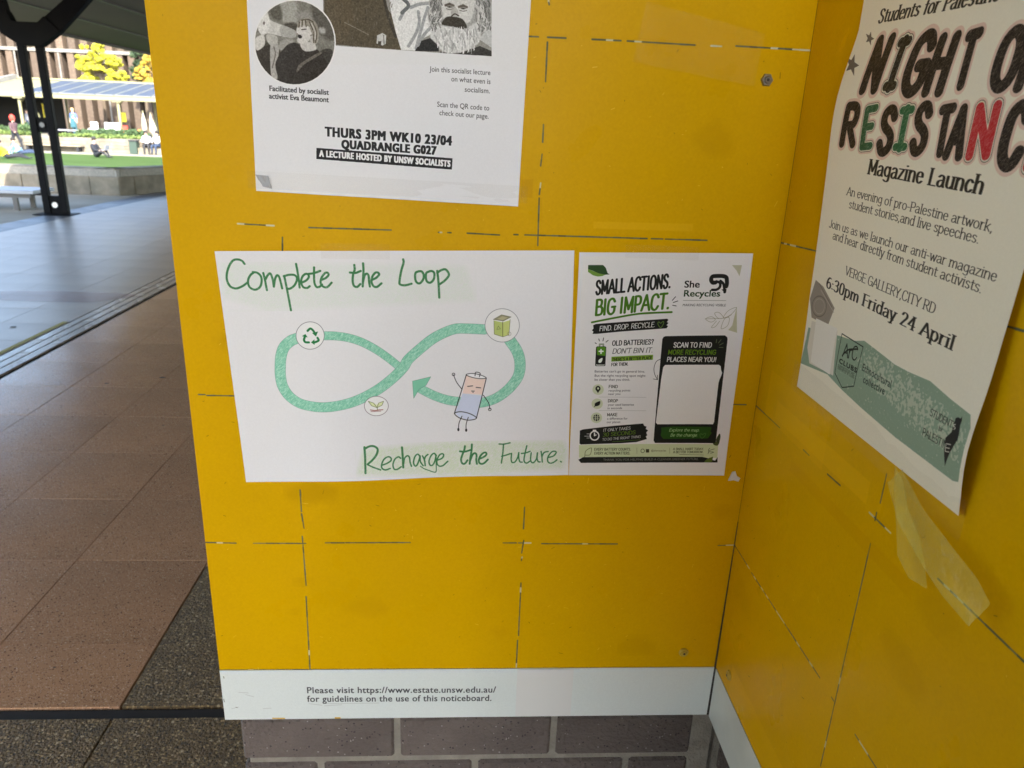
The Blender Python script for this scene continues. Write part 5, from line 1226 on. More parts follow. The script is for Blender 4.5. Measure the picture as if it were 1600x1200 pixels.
OPS_LAUNCH=[('T','Students for Palestine','C',(36,34,30),0.1,11.2,[35.5,51,208.5,57]),
('Z',),
('F',(110,104,96),0,0,[26.4,57,30.3,61.9,37.6,64.5,32.6,65.3,35.3,70,28.8,65.7,23.2,66.1,24.2,62.6,17.2,57.9,25,60.2]),
('F',(110,104,96),0,0,[8.2,75.1,13.8,82.8,25.3,86.6,17.3,88.2,21.9,95.7,11.3,89.1,2.3,90,3.9,84.2,-6.7,76.9,5.5,80.3]),
('T','N','h',(226,200,186),0.08,41.6,[39.9,108.8,72.2,109.3]),
('T','I','h',(226,200,186),0.08,39,[78.9,109.6,101.9,110]),
('T','G','h',(226,200,186),0.08,41.9,[106.3,113.7,141.8,113.9]),
('T','H','h',(226,200,186),0.08,38.9,[141,114.8,169.4,115.5]),
('T','T','h',(226,200,186),0.08,34.8,[179.1,112.7,198.9,111.4]),
('T','O','h',(226,200,186),0.08,34.8,[218.6,115.1,246.7,115.3]),
('T','F','h',(226,200,186),0.08,31.8,[246.3,116.3,268.6,117.4]),
('T','R','h',(226,200,186),0.08,34.2,[19.5,157.5,50.3,157.6]),
('T','E','h',(226,200,186),0.08,32.7,[58.3,160.3,81.7,158.3]),
('T','S','h',(226,200,186),0.08,34.2,[87,163,113.2,162.3]),
('T','I','h',(226,200,186),0.08,32.4,[113.5,160.2,136.1,159.4]),
('T','S','h',(226,200,186),0.08,34.2,[137.9,161.5,162.1,160.2]),
('T','T','h',(226,200,186),0.08,32.4,[170.6,162.4,190.9,160.5]),
('T','A','h',(226,200,186),0.08,33.5,[184.8,163.1,208.8,162.9]),
('T','N','h',(226,200,186),0.08,33.8,[211.6,162.8,239.1,161.2]),
('T','C','h',(226,200,186),0.08,37.5,[244.5,167.6,270.8,166.3]),
('T','E','h',(226,200,186),0.08,37.1,[272.6,167.3,291,166.4]),
('T','N','D',(26,23,22),0.08,41.6,[39.9,108.8,72.2,109.3]),
('T','I','O',(26,23,22),0.08,39,[78.9,109.6,101.9,110]),
('T','I','o',(228,223,205),0.08,39,[78.9,109.6,101.9,110]),
('T','I','d',(26,23,22),0.08,39,[78.9,109.6,101.9,110]),
('T','G','D',(26,23,22),0.08,41.9,[106.3,113.7,141.8,113.9]),
('T','H','D',(26,23,22),0.08,38.9,[141,114.8,169.4,115.5]),
('T','T','D',(26,23,22),0.08,34.8,[179.1,112.7,198.9,111.4]),
('T','O','D',(26,23,22),0.08,34.8,[218.6,115.1,246.7,115.3]),
('T','F','D',(26,23,22),0.08,31.8,[246.3,116.3,268.6,117.4]),
('T','R','D',(26,23,22),0.08,34.2,[19.5,157.5,50.3,157.6]),
('T','E','O',(26,23,22),0.08,32.7,[58.3,160.3,81.7,158.3]),
('T','E','o',(228,223,205),0.08,32.7,[58.3,160.3,81.7,158.3]),
('T','E','d',(38,88,58),0.08,32.7,[58.3,160.3,81.7,158.3]),
('T','S','D',(26,23,22),0.08,34.2,[87,163,113.2,162.3]),
('T','I','O',(26,23,22),0.08,32.4,[113.5,160.2,136.1,159.4]),
('T','I','o',(228,223,205),0.08,32.4,[113.5,160.2,136.1,159.4]),
('T','I','d',(38,98,62),0.08,32.4,[113.5,160.2,136.1,159.4]),
('T','S','D',(26,23,22),0.08,34.2,[137.9,161.5,162.1,160.2]),
('T','T','D',(26,23,22),0.08,32.4,[170.6,162.4,190.9,160.5]),
('T','A','D',(26,23,22),0.08,33.5,[184.8,163.1,208.8,162.9]),
('T','N','O',(26,23,22),0.08,33.8,[211.6,162.8,239.1,161.2]),
('T','N','o',(228,223,205),0.08,33.8,[211.6,162.8,239.1,161.2]),
('T','N','d',(190,40,50),0.08,33.8,[211.6,162.8,239.1,161.2]),
('T','C','D',(26,23,22),0.08,37.5,[244.5,167.6,270.8,166.3]),
('T','E','O',(26,23,22),0.08,37.1,[272.6,167.3,291,166.4]),
('T','E','o',(228,223,205),0.08,37.1,[272.6,167.3,291,166.4]),
('T','E','d',(190,40,50),0.08,37.1,[272.6,167.3,291,166.4]),
('T','Magazine Launch','C',(36,34,30),0.05,12.8,[80,183.2,240.1,188.5]),
('T','An evening of pro-Palestine artwork,','c',(36,34,30),0,7.6,[47.3,205,258.8,213.2]),
('T','student stories,and live speeches.','c',(36,34,30),0,7.7,[54.6,216.7,247.5,222.9]),
('T','Join us as we launch our anti-war magazine','c',(36,34,30),0,7.7,[20.6,239.3,274.7,245.7]),
('T','and hear directly from student activists.','c',(36,34,30),0,7.9,[31.6,249.9,263.3,256.5]),
('T','VERGE GALLERY,CITY RD','c',(36,34,30),0,8.2,[68,279.5,217.3,283]),
('T','6:30pm Friday 24 April','C',(36,34,30),0,10.9,[33.6,299.2,249.8,303.9]),
('(',),
('F',(142,166,146),0,0,[81.1,339,107.9,336.1,125.3,331.1,161.3,334.5,181.1,336.6,203.9,336.2,233.6,334,262.8,338.5,288.5,341.2,292.8,350.1,292.2,393.9,285.6,396.2,202.6,395.8,141.1,392.3,100.6,388.8,65.8,384,-0.6,392.7,7,349.3,42.3,344.8]),
(')',(216,218,200),[123.1,340.5,182.4,339.2,212.6,343.1,239.7,345.1,260.8,350.3,279.1,352.2,289.1,355.2,289.8,380.3,271.9,377.3,240.4,375.7,204.9,372.1,164.9,366,136.7,360.5],(60,200)),
('F',(222,218,206),0,0,[10.7,371.1,12.9,340.2,72.4,335.6,78.2,381.1,21.1,385.9]),
('F',(150,142,132),0,0,[8.6,296.6,27.9,300,58.5,315.6,50.4,336.4,11.2,337.1,1.3,318.6]),
('S',(120,112,104),1.4,1,[41,317.9,41,322,38.8,326.1,34.4,329.5,28.6,331.8,22.1,332.6,16.1,331.6,11.4,329.1,8.9,325.4,9,321,11.5,316.8,16,313.4,21.8,311.3,28.1,310.7,34,311.8,38.4,314.3,41,317.9]),
('S',(175,168,158),0.8,1,[36.6,318.9,36.6,322,35,325,31.9,327.5,27.7,329.1,23.1,329.6,18.8,328.8,15.4,327,13.6,324.2,13.7,321.1,15.4,318,18.6,315.5,22.8,314,27.3,313.6,31.5,314.4,34.7,316.3,36.6,318.9]),
('S',(185,178,168),0.8,0,[23.5,304.5,58.2,320.1]),
('S',(110,104,98),0.8,0,[17.4,298.5,53,316]),
('F',(236,234,226),0,0,[22.5,335.2,71.1,333.6,70.5,382.6,23.8,383.5]),
('S',(30,44,38),1,0,[82.2,336,125.5,337,122,377.2,99.8,386.5,81.1,377.3,82.2,336]),
('T','ArC','m',(20,28,24),0.1,12.9,[90.7,356.8,119.3,352.3]),
('S',(20,28,24),1.6,1,[90.4,356,99.6,347.6,116.3,341.8]),
('T','CLUBS','X',(24,34,30),0,4.6,[86.5,364.8,122.4,363.7]),
('T','SUPPORTED BY ARC','K',(70,84,74),0,2.4,[85.5,369.1,120.3,367.4]),
('T','SUPPORTED BY CLUBS','K',(70,84,74),0,2.2,[85.4,371.4,120.4,370.2]),
('T','Ethnocultural','W',(50,62,56),0,6.7,[131.8,358,183.2,357.4]),
('T','collective','W',(50,62,56),0,6.6,[137.2,368.1,175.8,366.5]),
('F',(34,36,38),0,0,[274.5,349.5,276.6,347.9,280,347.6,280.5,345.5,281.7,348.5,281.6,352.4,282.9,358.8,283.2,363.4,277.5,376.9,274.2,389.4,270.8,378.4,269.5,367.7,274.4,360.9,275.2,355.8]),
('T','STUDENTS','m',(46,48,46),0.1,5.4,[243.9,358.8,277.5,357.8]),
('T','for','m',(46,48,46),0,3.6,[258.9,365.6,264.4,365.1]),
('T','PALESTINE','m',(46,48,46),0.1,6,[240.1,377.6,277.3,375.5]),
('S',(205,205,195),0.8,0,[271.5,371.6,272,377.8,276.8,376.3]),
('S',(205,205,195),0.8,0,[272.4,371.4,276.9,370.1]),
('S',(205,205,195),0.8,0,[272.1,374.7,276.3,373.5]),
('S',(205,205,195),0.8,1,[276.4,353.8,274.3,355.4,277.2,356.2,276.3,357.9])]

LINES_L = [(-644, 1485, -603, 1484), (-563, 1483, -468, 1483), (-413, 1482, -409, 1482), (-402, 1482, -398, 1482), (-379, 1482, -341, 1481), (-324, 1482, -319, 1482), (-311, 1482, -164, 1482), (-159, 1482, -145, 1482), (-142, 1482, -91, 1482), (-320, 1696, -305, 1696), (-295, 1696, -275, 1696), (-246, 1696, -214, 1696), (-207, 1696, -131, 1695), (-113, 1695, -101, 1695), (-85, 1696, 4, 1695), (-709, 1274, -701, 1274), (-699, 1273, -662, 1273), (-30, 1272, -13, 1272), (-722, 1064, -681, 1063), (-658, 1063, -589, 1063), (-563, 1064, -449, 1065), (-323, 1065, -305, 1065), (-302, 1065, -285, 1065), (-270, 1064, -165, 1064), (-23, 1062, 0, 1063), (-594, 1471, -595, 1455), (-592, 1143, -592, 1111), (-592, 1108, -590, 1086), (-593, 1074, -592, 997), (-593, 979, -594, 856), (-296, 1732, -295, 1728), (-295, 1691, -295, 1651), (-295, 1606, -295, 1587), (-295, 1574, -296, 1561), (-295, 1542, -296, 1529), (-296, 1525, -295, 1470), (-296, 1120, -296, 1087), (-295, 1069, -297, 1049), (-296, 1043, -297, 1037), (-296, 1001, -296, 913), (-297, 905, -297, 856), (-721, 856, 0, 855)]
LINES_R = [(-16, 1481, 102, 1487), (397, 1482, 416, 1483), (0, 1271, 78, 1272), (144, 1273, 159, 1273), (203, 1272, 231, 1273), (288, 1274, 325, 1274), (299, 1280, 299, 1272), (301, 1320, 301, 1291), (395, 1274, 494, 1274), (1, 1063, 58, 1063), (66, 1062, 265, 1065), (300, 1248, 299, 981), (341, 1064, 382, 1064), (292, 1064, 297, 1064)]
ZT = 2150
PL = draw_panel(721, ZT, LINES_L, lambda x: x+721, 3, [(-470, 1180, 70, 12, (190, 140, 0), .5), (-318, 1545, 14, 20, (196, 145, 0), .4), (-230, 1500, 120, 8, (240, 196, 60), .3), (-575, 1300, 18, 30, (200, 150, 0), .3)])
PR = draw_panel(895, ZT, LINES_R, lambda x: x, 11, [(210, 885, 75, 55, (196, 144, 0), .45), (30, 1330, 160, 60, (238, 186, 18), .35), (60, 1300, 220, 22, (240, 190, 20), .4), (55, 905, 500, 62, (236, 186, 10), .35), (120, 1250, 250, 14, (208, 156, 0), .4)])
imgL, imgR = PL.image('front_sheet_print'), PR.image('side_sheet_print')
def uv_panel(name, origin, eu, ev, un, nu, nv, img_m, parent, off=None, thick=None):
    """a sheet from origin along eu and ev (full-size vectors) with uv; off(u,v) pushes it along un"""
    vs = []; fs = []; uvs = []
    for j in range(nv+1):
        for i in range(nu+1):
            u, v = i/nu, j/nv; p = Vector(origin) + Vector(eu)*u + Vector(ev)*v
            if off: p += Vector(un)*off(u, v)
            vs.append(p); uvs.append((u, 1-v))
    for j in range(nv):
        for i in range(nu):
            a = j*(nu+1)+i; fs.append((a, a+nu+1, a+nu+2, a+1))
    me = bpy.data.meshes.new(name); me.from_pydata([tuple(v) for v in vs], [], fs)
    ul = me.uv_layers.new(name='UVMap')
    for lp in me.loops: ul.data[lp.index].uv = uvs[lp.vertex_index]
    return link(name, me, img_m, parent, nu > 1)
def board(label, side):
    b = empty('notice_board', (0, 0, 1.4), label=label, cat='notice board')
    inv = Matrix.Translation((0, 0, -1.4))
    def P(o): o.matrix_parent_inverse = inv; return o
    if side == 'front':
        mt = img_mat('front_yellow_sheet', imgL, .36, .10, .05, 9, .04, spec=.07, coat=.0)
        P(uv_panel('panel', (-.721, 0, 2.15), (.7207, 0, 0), (0, 0, -1.294), (0, -1, 0), 1, 1, mt, b))
        P(MB().box((-.721, .0005, .8565), (-.0025, .005, 2.1495)).build('panel_edge', M['yellow_edge'], b))
        P(MB().box((-.712, .005, .775), (-.004, .021, 2.14)).build('backing_frame', M['fascia'], b))
        st_ = Print(721, 90, 3, (222, 229, 225)); st_.c += st_.grain[..., None]*1.2; st_.run(OPS_STRIP)
        sm = img_mat('white_strip_print', st_.image('strip_print'), .38, .08)
        P(uv_panel('bottom_strip', (-.721, -.0008, .8555), (.7185, 0, 0), (0, 0, -.0875), (0, -1, 0), 1, 1, sm, b))
        P(MB().box((-.721, -.0004, .768), (-.0025, .0045, .8555)).build('strip_edge', M['plastic_white'], b))
        x0 = -.2955; s = MB().box((x0, -.0017, .7695), (x0+.083, -.0012, .8545)); P(s.build('label_sticker', M['plastic_white'], b, label='blank square white sticker on the white strip'))
        scr = (((-.0452, 0, 1.6626), 'screw_steel', 'silver hex screw'), ((-.0517, 0, .8826), 'screw_yellow', 'screw painted over yellow'))
    else:
        mt = img_mat('side_yellow_sheet', imgR, .36, .10, .05, 9, .04, spec=.07, coat=.0)
        P(uv_panel('panel', (0, -.0003, 2.15), (0, -.8982, 0), (0, 0, -1.294), (-1, 0, 0), 1, 1, mt, b))
        P(MB().box((.0005, -.8985, .8565), (.005, -.0035, 2.1495)).build('panel_edge', M['yellow_edge'], b))
        P(MB().box((.005, -.89, .775), (.021, -.006, 2.14)).build('backing_frame', M['fascia'], b))
        P(MB().box((-.0008, -.8985, .768), (.0045, -.0035, .8555)).build('bottom_strip', mat('white_strip', (.7, .74, .7), .4, (.6, .64, .6), 12), b))
        scr = (((0, -.0509, .8842), 'screw_yellow', 'screw painted over yellow'),)
    for (x, y, z), m_, lb in scr:
        s = MB(); ax = Vector((0, -1, 0)) if side == 'front' else Vector((-1, 0, 0)); c = Vector((x, y, z))
        s.tube(c+ax*.0002, c+ax*.0028, .0075, .0062, 6 if 'hex' in lb else 14); s.tube(c+ax*.0026, c+ax*.0042, .0045, .003, 12)
        o = P(s.build('screw', M[m_], b, smooth=False, label=lb))
        s2 = MB().tube(c+ax*.0043, c+ax*.0046, .0018, .0018, 6); s2.build('socket', M['joint'], o)
    return b
board('yellow notice board facing the camera with posters and a white bottom strip', 'front')
board('yellow notice board on the right-hand wall with the curling cream poster', 'side')
MB().prism([(-.0032, .768), (.0005, .768), (.0005, 1.10), (-.0006, 1.10)], 'y', -.0012, .0005).build('corner_gap', M['joint'], kind='structure')

# ================================================================ posters
def quad_sheet(name, mt, TL, TR, BR_, BL_, lift, nu=24, nv=20, **k):
    """paper pinned flat on the front board; corners are (x, z); lift(u,v) metres off the board"""
    def pos(u, v):
        a = Vector(TL)*(1-u)+Vector(TR)*u; c = Vector(BL_)*(1-u)+Vector(BR_)*u; p = a*(1-v)+c*v
        k = 2.2*max(abs(u-.5), abs(v-.5))**2*2
        return (p.x, -lift(u, v)*(.8+k), p.y)
    vs = [pos(i/nu, j/nv) for j in range(nv+1) for i in range(nu+1)]; fs = []; n = nu+1
    for j in range(nv):
        for i in range(nu): a = j*n+i; fs.append((a, a+n, a+n+1, a+1))
    me = bpy.data.meshes.new(name); me.from_pydata(vs, [], fs); ul = me.uv_layers.new(name='UVMap')
    for lp in me.loops:
        i, j = lp.vertex_index % n, lp.vertex_index//n; ul.data[lp.index].uv = (i/nu, 1-j/nv)
    o = link(name, me, mt, None, True, **k)
    return o
def paper(name, ops, w, h, k, base, rough=.55):
    p = Print(w, h, k, base, len(name)); p.run(ops); p.c += p.grain[..., None]*.8
    return img_mat(name, p.image(name), rough, .06, .08, 7, .0, spec=.2)
H0 = 1.6
quad_sheet('handmade_poster', paper('marker_and_pencil_drawing', OPS_LOOP, 420, 297, 3, (234, 234, 235)), (-.6725, H0-.1471), (-.2513, H0-.1344), (-.241, H0-.4277), (-.6592, H0-.4441),
           lambda u, v: .0010+.0012*math.sin(3.2*u+.5)**2*v+.0022*v**6*(.3+math.sin(5*u)**2)+.003*max(0, .12-u)*v*8*.12,
           label='large white hand-drawn poster with green lettering and a looping arrow', cat='poster')
quad_sheet('printed_flyer', paper('recycling_flyer', OPS_BATTERY, 210, 297, 5, (233, 232, 230)), (-.245, H0-.1365), (-.034, H0-.1314), (-.0304, H0-.4283), (-.240, H0-.4295),
           lambda u, v: .0010+.0016*v**4*(1-u)+.0012*u**3+.0006*math.sin(6*v),
           label='white printed flyer about old batteries with a black panel, nearest the corner', cat='flyer')
BLx, BLz, BRx, BRz = -.6197, H0-.0772, -.3208, H0-.0849
ex = Vector((BRx-BLx, BRz-BLz)); up = Vector((-ex.y, ex.x)).normalized()*.4205
quad_sheet('printed_poster', paper('lecture_poster', OPS_LECTURE, 297, 420, 3.5, (235, 236, 238)), (BLx+up.x, BLz+up.y), (BRx+up.x, BRz+up.y), (BRx, BRz), (BLx, BLz),
           lambda u, v: .0010+.0014*v**8*u+.0008*math.sin(7*u+3*v)**2*v,
           label='white lecture poster with black and white photos, above the hand-drawn poster', cat='poster')
# curling poster on the side board
BLT = [(.13,.001),(.113,.001),(.093,-.004),(.067,-.009),(.043,-.014),(.019,-.014),(-.018,-.011),(-.05,-.010),(-.068,-.009),(-.116,-.007),(-.163,-.006),(-.229,-.003),(-.259,-.003)]
BRT = [(.13,-.006),(-.078,-.004),(-.103,-.005),(-.125,-.006),(-.168,-.007),(-.21,-.0125),(-.244,-.008),(-.264,-.003)]
def tab(T, z): return float(np.interp(z, [t[0] for t in sorted(T)], [t[1] for t in sorted(T)]))
nu, nv = 20, 56; vs = []; fs = []
def smoothtab(T, z): return sum(tab(T, z+d)*w for d, w in ((-.03, .12), (-.015, .22), (0, .32), (.015, .22), (.03, .12)))
for j in range(nv+1):
    for i in range(nu+1):
        u, v = i/nu, j/nv; z = .156-.42*v; a = smoothtab(BLT, z)*(1-u)+smoothtab(BRT, z)*u
        vs.append((min(-.0022, a), -.110-.297*u, H0+z))
for j in range(nv):
    for i in range(nu): a = j*(nu+1)+i; fs.append((a, a+nu+1, a+nu+2, a+1))
me = bpy.data.meshes.new('curling_poster'); me.from_pydata(vs, [], fs); ul = me.uv_layers.new(name='UVMap')
for lp in me.loops:
    i, j = lp.vertex_index % (nu+1), lp.vertex_index//(nu+1); ul.data[lp.index].uv = (i/nu, 1-j/nv)
o = link('curling_poster', me, paper('magazine_launch_poster', OPS_LAUNCH, 297, 420, 3.5, (240, 236, 219)), None, True,
         label='cream poster with big scribbled lettering curling off the right-hand board', cat='poster')

# tape and scraps
def tape(label, pts, mt, group=None, crumple=.0006, axis='front', base=.0026, sub=5):
    """a strip of film following an outline given as (x,z) or (y,z) corner quads, lightly crumpled"""
    (a, b, c, d) = [Vector(p) for p in pts]; n = 14; rs = random.Random(len(label)*3+int(abs(a.x)*1000)); vs = []; fs = []
    for j in range(sub+1):
        for i in range(n+1):
            u, v = i/n, j/sub; p = (a*(1-u)+b*u)*(1-v)+(d*(1-u)+c*u)*v; h = base+rs.uniform(0, crumple)
            vs.append((p.x, -h, p.y) if axis == 'front' else (-h, p.x, p.y))
    for j in range(sub):
        for i in range(n): q = j*(n+1)+i; fs.append((q, q+n+1, q+n+2, q+1))
    me = bpy.data.meshes.new('adhesive_tape'); me.from_pydata(vs, [], fs)
    o = link('adhesive_tape', me, mt, None, True, label=label, cat='tape', group=group); return o
tape('clear tape across the bottom edge of the lecture poster', [(-.628, 1.545), (-.31, 1.538), (-.31, 1.519), (-.628, 1.526)], M['tape_clear'], crumple=.0012, base=.0036)
tape('crumpled grey tape blob on the lower left corner of the lecture poster', [(-.619, 1.541), (-.604, 1.540), (-.601, 1.526), (-.611, 1.528)], M['tape_grey'], crumple=.003, base=.0036)
tape('short clear tape over the top edge of the recycling flyer', [(-.19, 1.475), (-.1, 1.474), (-.1, 1.458), (-.19, 1.459)], M['tape_clear'], crumple=.001, base=.003)
tape('short clear tape at the top middle of the hand-drawn poster', [(-.55, 1.466), (-.47, 1.467), (-.47, 1.449), (-.55, 1.448)], M['tape_clear'], crumple=.001, base=.003)
tape('wrinkled clear tape left at the top of the front board near the silver screw', [(-.19, 1.735), (-.055, 1.71), (-.06, 1.655), (-.2, 1.675)], M['tape_clear'], crumple=.0035, base=.001)
tape('wide clear tape holding the foot of the cream poster', [(-.10, 1.365), (-.415, 1.352), (-.415, 1.318), (-.10, 1.331)], M['tape_clear'], axis='side', crumple=.0016, base=.0052)
# peeling strips under the cream poster: (y, z, distance off the board)
def ribbon(label, rows):
    vs = []; fs = []; n = 6; rs = random.Random(4)
    for (l, r) in rows:
        for i in range(n+1):
            u = i/n; p = Vector(l)*(1-u)+Vector(r)*u; vs.append((-(p.z+rs.uniform(0, .0012)), p.x, p.y))
    for j in range(len(rows)-1):
        for i in range(n): q = j*(n+1)+i; fs.append((q, q+n+1, q+n+2, q+1))
    me = bpy.data.meshes.new('adhesive_tape'); me.from_pydata(vs, [], fs); return link('adhesive_tape', me, M['tape_loose'], None, True, label=label, cat='tape', group='tape strips peeling off below the cream poster')
def rb(pts):
    return [((p[0][0], p[0][1], p[0][2]), (p[1][0], p[1][1], p[1][2])) for p in pts]
ribbon('long strip of milky tape peeling to the right below the cream poster', rb([((-.33, 1.338, .005), (-.315, 1.318, .005)), ((-.375, 1.325, .010), (-.352, 1.298, .012)), ((-.42, 1.318, .014), (-.40, 1.286, .016)), ((-.452, 1.312, .014), (-.432, 1.283, .020)), ((-.470, 1.303, .014), (-.462, 1.278, .018))]))
ribbon('shorter strip of milky tape hanging straight down below the cream poster', rb([((-.318, 1.335, .004), (-.336, 1.328, .004)), ((-.328, 1.315, .006), (-.352, 1.312, .007)), ((-.343, 1.292, .008), (-.378, 1.300, .009)), ((-.356, 1.270, .009), (-.396, 1.285, .012)), ((-.372, 1.258, .006), (-.402, 1.268, .010))]))
pts = [(-.023, 1.163), (-.019, 1.176), (-.015, 1.177), (-.012, 1.170), (-.007, 1.167), (-.009, 1.162), (-.016, 1.164)]
MB().prism(pts, 'y', -.0022, -.0006).build('paper_scrap', M['plastic_white'], label='tiny torn scrap of white paper stuck beside the recycling flyer', cat='paper scrap')
# ================================================================ canopy over the walkway and its steel column
cp = empty('canopy', (-8.6, 12, 3.1), label='dark flat canopy roof over the paved walkway', cat='canopy')
cinv = Matrix.Translation((8.6, -12, -3.1))
CY0, CY1, CX1 = -4.9, 34, 9
def zroof(x): return 3.10 + .075*(x+8.6)
s = MB()
for x0, x1 in ((-8.6, 0.0), (0.0, CX1)):
    s.poly([(x0, CY0, zroof(x0)), (x1, CY0, zroof(x1)), (x1, CY1, zroof(x1)), (x0, CY1, zroof(x0)), (x0, CY0, zroof(x0)+.18), (x1, CY0, zroof(x1)+.18), (x1, CY1, zroof(x1)+.18), (x0, CY1, zroof(x0)+.18)],
           [(0,3,2,1),(4,5,6,7),(0,1,5,4),(1,2,6,5),(2,3,7,6),(3,0,4,7)])
s.build('roof', M['soffit'], cp).matrix_parent_inverse = cinv
MB().box((-8.66, CY0, 3.05), (-8.603, CY1, 3.32)).build('fascia', M['fascia'], cp).matrix_parent_inverse = cinv
for k in range(8):     # soffit cover strips
    x = -8.6+1.2*(k+1); MB().box((x-.03, CY0+.01, zroof(x)-.02), (x+.03, CY1-.01, zroof(x)+.01)).build('cover_strip', M['fascia'], cp).matrix_parent_inverse = cinv

colm = empty('steel_column', (-7.12, 11.9, 0), label='black twin-post steel column branching up into the canopy', cat='column')
ci = Matrix.Translation((7.12, -11.9, 0))
def cpart(o): o.matrix_parent_inverse = ci; return o
for xa in (-7.255, -6.985):
    cpart(MB().box((xa-.056, 11.86, .012), (xa+.056, 11.95, 2.6)).build('post', M['steel_black'], colm, .006))
cpart(MB().box((-7.42, 11.72, 0), (-6.84, 12.08, .012)).build('base_plate', M['steel_black'], colm))
# foot plate with a round bolt hole disc
fp = cpart(MB().box((-7.198, 11.88, .012), (-7.042, 11.93, .30)).build('spacer_plate', M['steel_black'], colm))
MB().tube((-7.12, 11.879, .155), (-7.12, 11.862, .155), .045, .045, 14).build('bolt', M['bolt'], fp)
mp_ = cpart(MB().box((-7.198, 11.88, 1.28), (-7.042, 11.93, 1.50)).build('spacer_plate', M['steel_black'], colm))
MB().tube((-7.12, 11.879, 1.39), (-7.12, 11.862, 1.39), .04, .04, 14).build('bolt', mat('dull_bolt', (.12, .12, .12), .4, metal=.8), mp_)
cpart(MB().prism([(-7.52, 2.80), (-7.49, 2.69), (-7.30, 2.57), (-7.19, 2.53), (-6.93, 2.53), (-6.62, 2.75), (-6.82, 2.95), (-6.93, 2.86), (-7.30, 2.86), (-7.36, 3.0)], 'y', 11.82, 11.98).build('gusset', M['steel_black'], colm))
cpart(MB().prism([(-6.93, 2.855), (-6.40, 3.27), (-6.06, 3.27), (-6.62, 2.745)], 'y', 11.84, 11.96).build('arm', M['steel_black'], colm))
cpart(MB().prism([(-7.56, 2.75), (-7.36, 2.98), (-7.39, 3.17), (-7.62, 3.17)], 'y', 11.84, 11.96).build('arm', M['steel_black'], colm))
# neighbouring column nearer the camera side, outside the picture to the left
def copy_tree(o, parent=None):
    c = o.copy(); COL.objects.link(c); c.parent = parent
    for ch in list(o.children): copy_tree(ch, c)
    return c
c2 = copy_tree(colm); c2.location = (-7.12, 3.9, 0); c2['label'] = 'black twin-post steel column nearer the camera, beyond the left edge'
for c in (colm, c2): c['group'] = 'steel columns along the canopy edge'

# ================================================================ bench
b = empty('bench', (-8.4, 12.6, 0), label='low pale slab bench at the left edge beside the black column', cat='bench'); bi = Matrix.Translation((8.4, -12.6, 0))
for (y0, y1) in ((12.28, 12.50), (12.505, 12.72), (12.725, 12.95)):
    MB().box((-10.3, y0, .27), (-7.66, y1, .33)).build('slat', M['bench_top'], b, .006).matrix_parent_inverse = bi
MB().box((-10.2, 12.34, .20), (-7.76, 12.40, .27)).build('rail', M['bench_leg'], b).matrix_parent_inverse = bi
MB().box((-10.2, 12.84, .20), (-7.76, 12.90, .27)).build('rail', M['bench_leg'], b).matrix_parent_inverse = bi
for x in (-8.05, -9.9):
    for y in (12.34, 12.84):
        MB().box((x, y, -.012), (x+.07, y+.06, .20)).build('leg', M['bench_leg'], b).matrix_parent_inverse = bi

# ================================================================ near stone wall with ledge
def stone_wall(name, label, p0, p1, tiers, mt, lmin, lmax, seed, group=None):
    """tiers: (z0, z1, front offset, depth); blocks run from p0 to p1"""
    rs = random.Random(seed); a = Vector(p0+(0,)); d = Vector(p1+(0,))-a; L = d.length; d.normalize(); ang = math.atan2(d.y, d.x)
    w = empty(name, a, ang, label=label, cat='stone wall')
    for (z0, z1, off, dep) in tiers:
        x = -rs.uniform(0, .5)*lmin
        while x < L:
            l = rs.uniform(lmin, lmax); x1 = min(x+l, L); x0 = max(0, x)
            if x1-x0 > .05:
                j = rs.uniform(-.012, .012)
                MB().box((x0+.006, off+j, z0+.004), (x1-.006, off+dep, z1-.004)).build('stone_block', mt, w, .012)
            x += l
    MB().box((.01, tiers[0][2]+.05, tiers[0][0]), (L-.01, tiers[0][2]+tiers[0][3]-.03, tiers[-1][1]-.03)).build('mortar_core', M['mortar'], w)
    return w
T1 = [(-.7, -.02, .0, .5), (-.02, .37, .0, .5), (.37, .53, .10, .40)]
stone_wall('stone_wall', 'low grey sandstone wall with a ledge between the sandy path and the lawn', (-22, 15.75), (-7.6, 15.35), T1, M['stone_grey'], .7, 1.5, 3)
stone_wall('stone_wall', 'end stretch of the grey sandstone wall turning away beside the paving edge', (-7.6, 15.35), (-6.85, 17.1), T1, M['stone_grey'], .7, 1.4, 5)
# ================================================================ lawn, far paths, far wall
ZL = -.62
MB().box((-70, 16.4, -1.0), (-3, 43.6, ZL)).build('lawn', M['lawn'], kind='structure')
MB().box((-90, 43.602, -1.0), (10, 46.1, ZL+.02)).build('pale_path', M['pale_path'], kind='structure')
MB().box((-90, 46.42, -1.0), (20, 90, .20)).build('terrace', M['pale_path'], kind='structure')
rowz = [ZL+.02, -.39, -.2, -.01, .18]
T2 = [(rowz[i], rowz[i+1], .0, .4) for i in range(4)]
stone_wall('stone_wall', 'long pale sandstone wall behind the lawn holding up the planted terrace', (-36, 46.0), (-12, 46.0), T2, M['stone_pale'], .5, 1.5, 8)
wb = empty('wall_seat', (-24.3, 45.7, 0), label='dark low seat against the pale stone wall behind the lawn', cat='seat'); wi = Matrix.Translation((24.3, -45.7, 0))
MB().box((-26.2, 45.45, -.30), (-22.9, 45.94, -.22)).build('seat', M['stone_grey'], wb).matrix_parent_inverse = wi
for x in (-26.0, -24.5, -23.2): MB().box((x, 45.5, ZL+.02), (x+.12, 45.9, -.30)).build('leg', M['c_charcoal'], wb).matrix_parent_inverse = wi
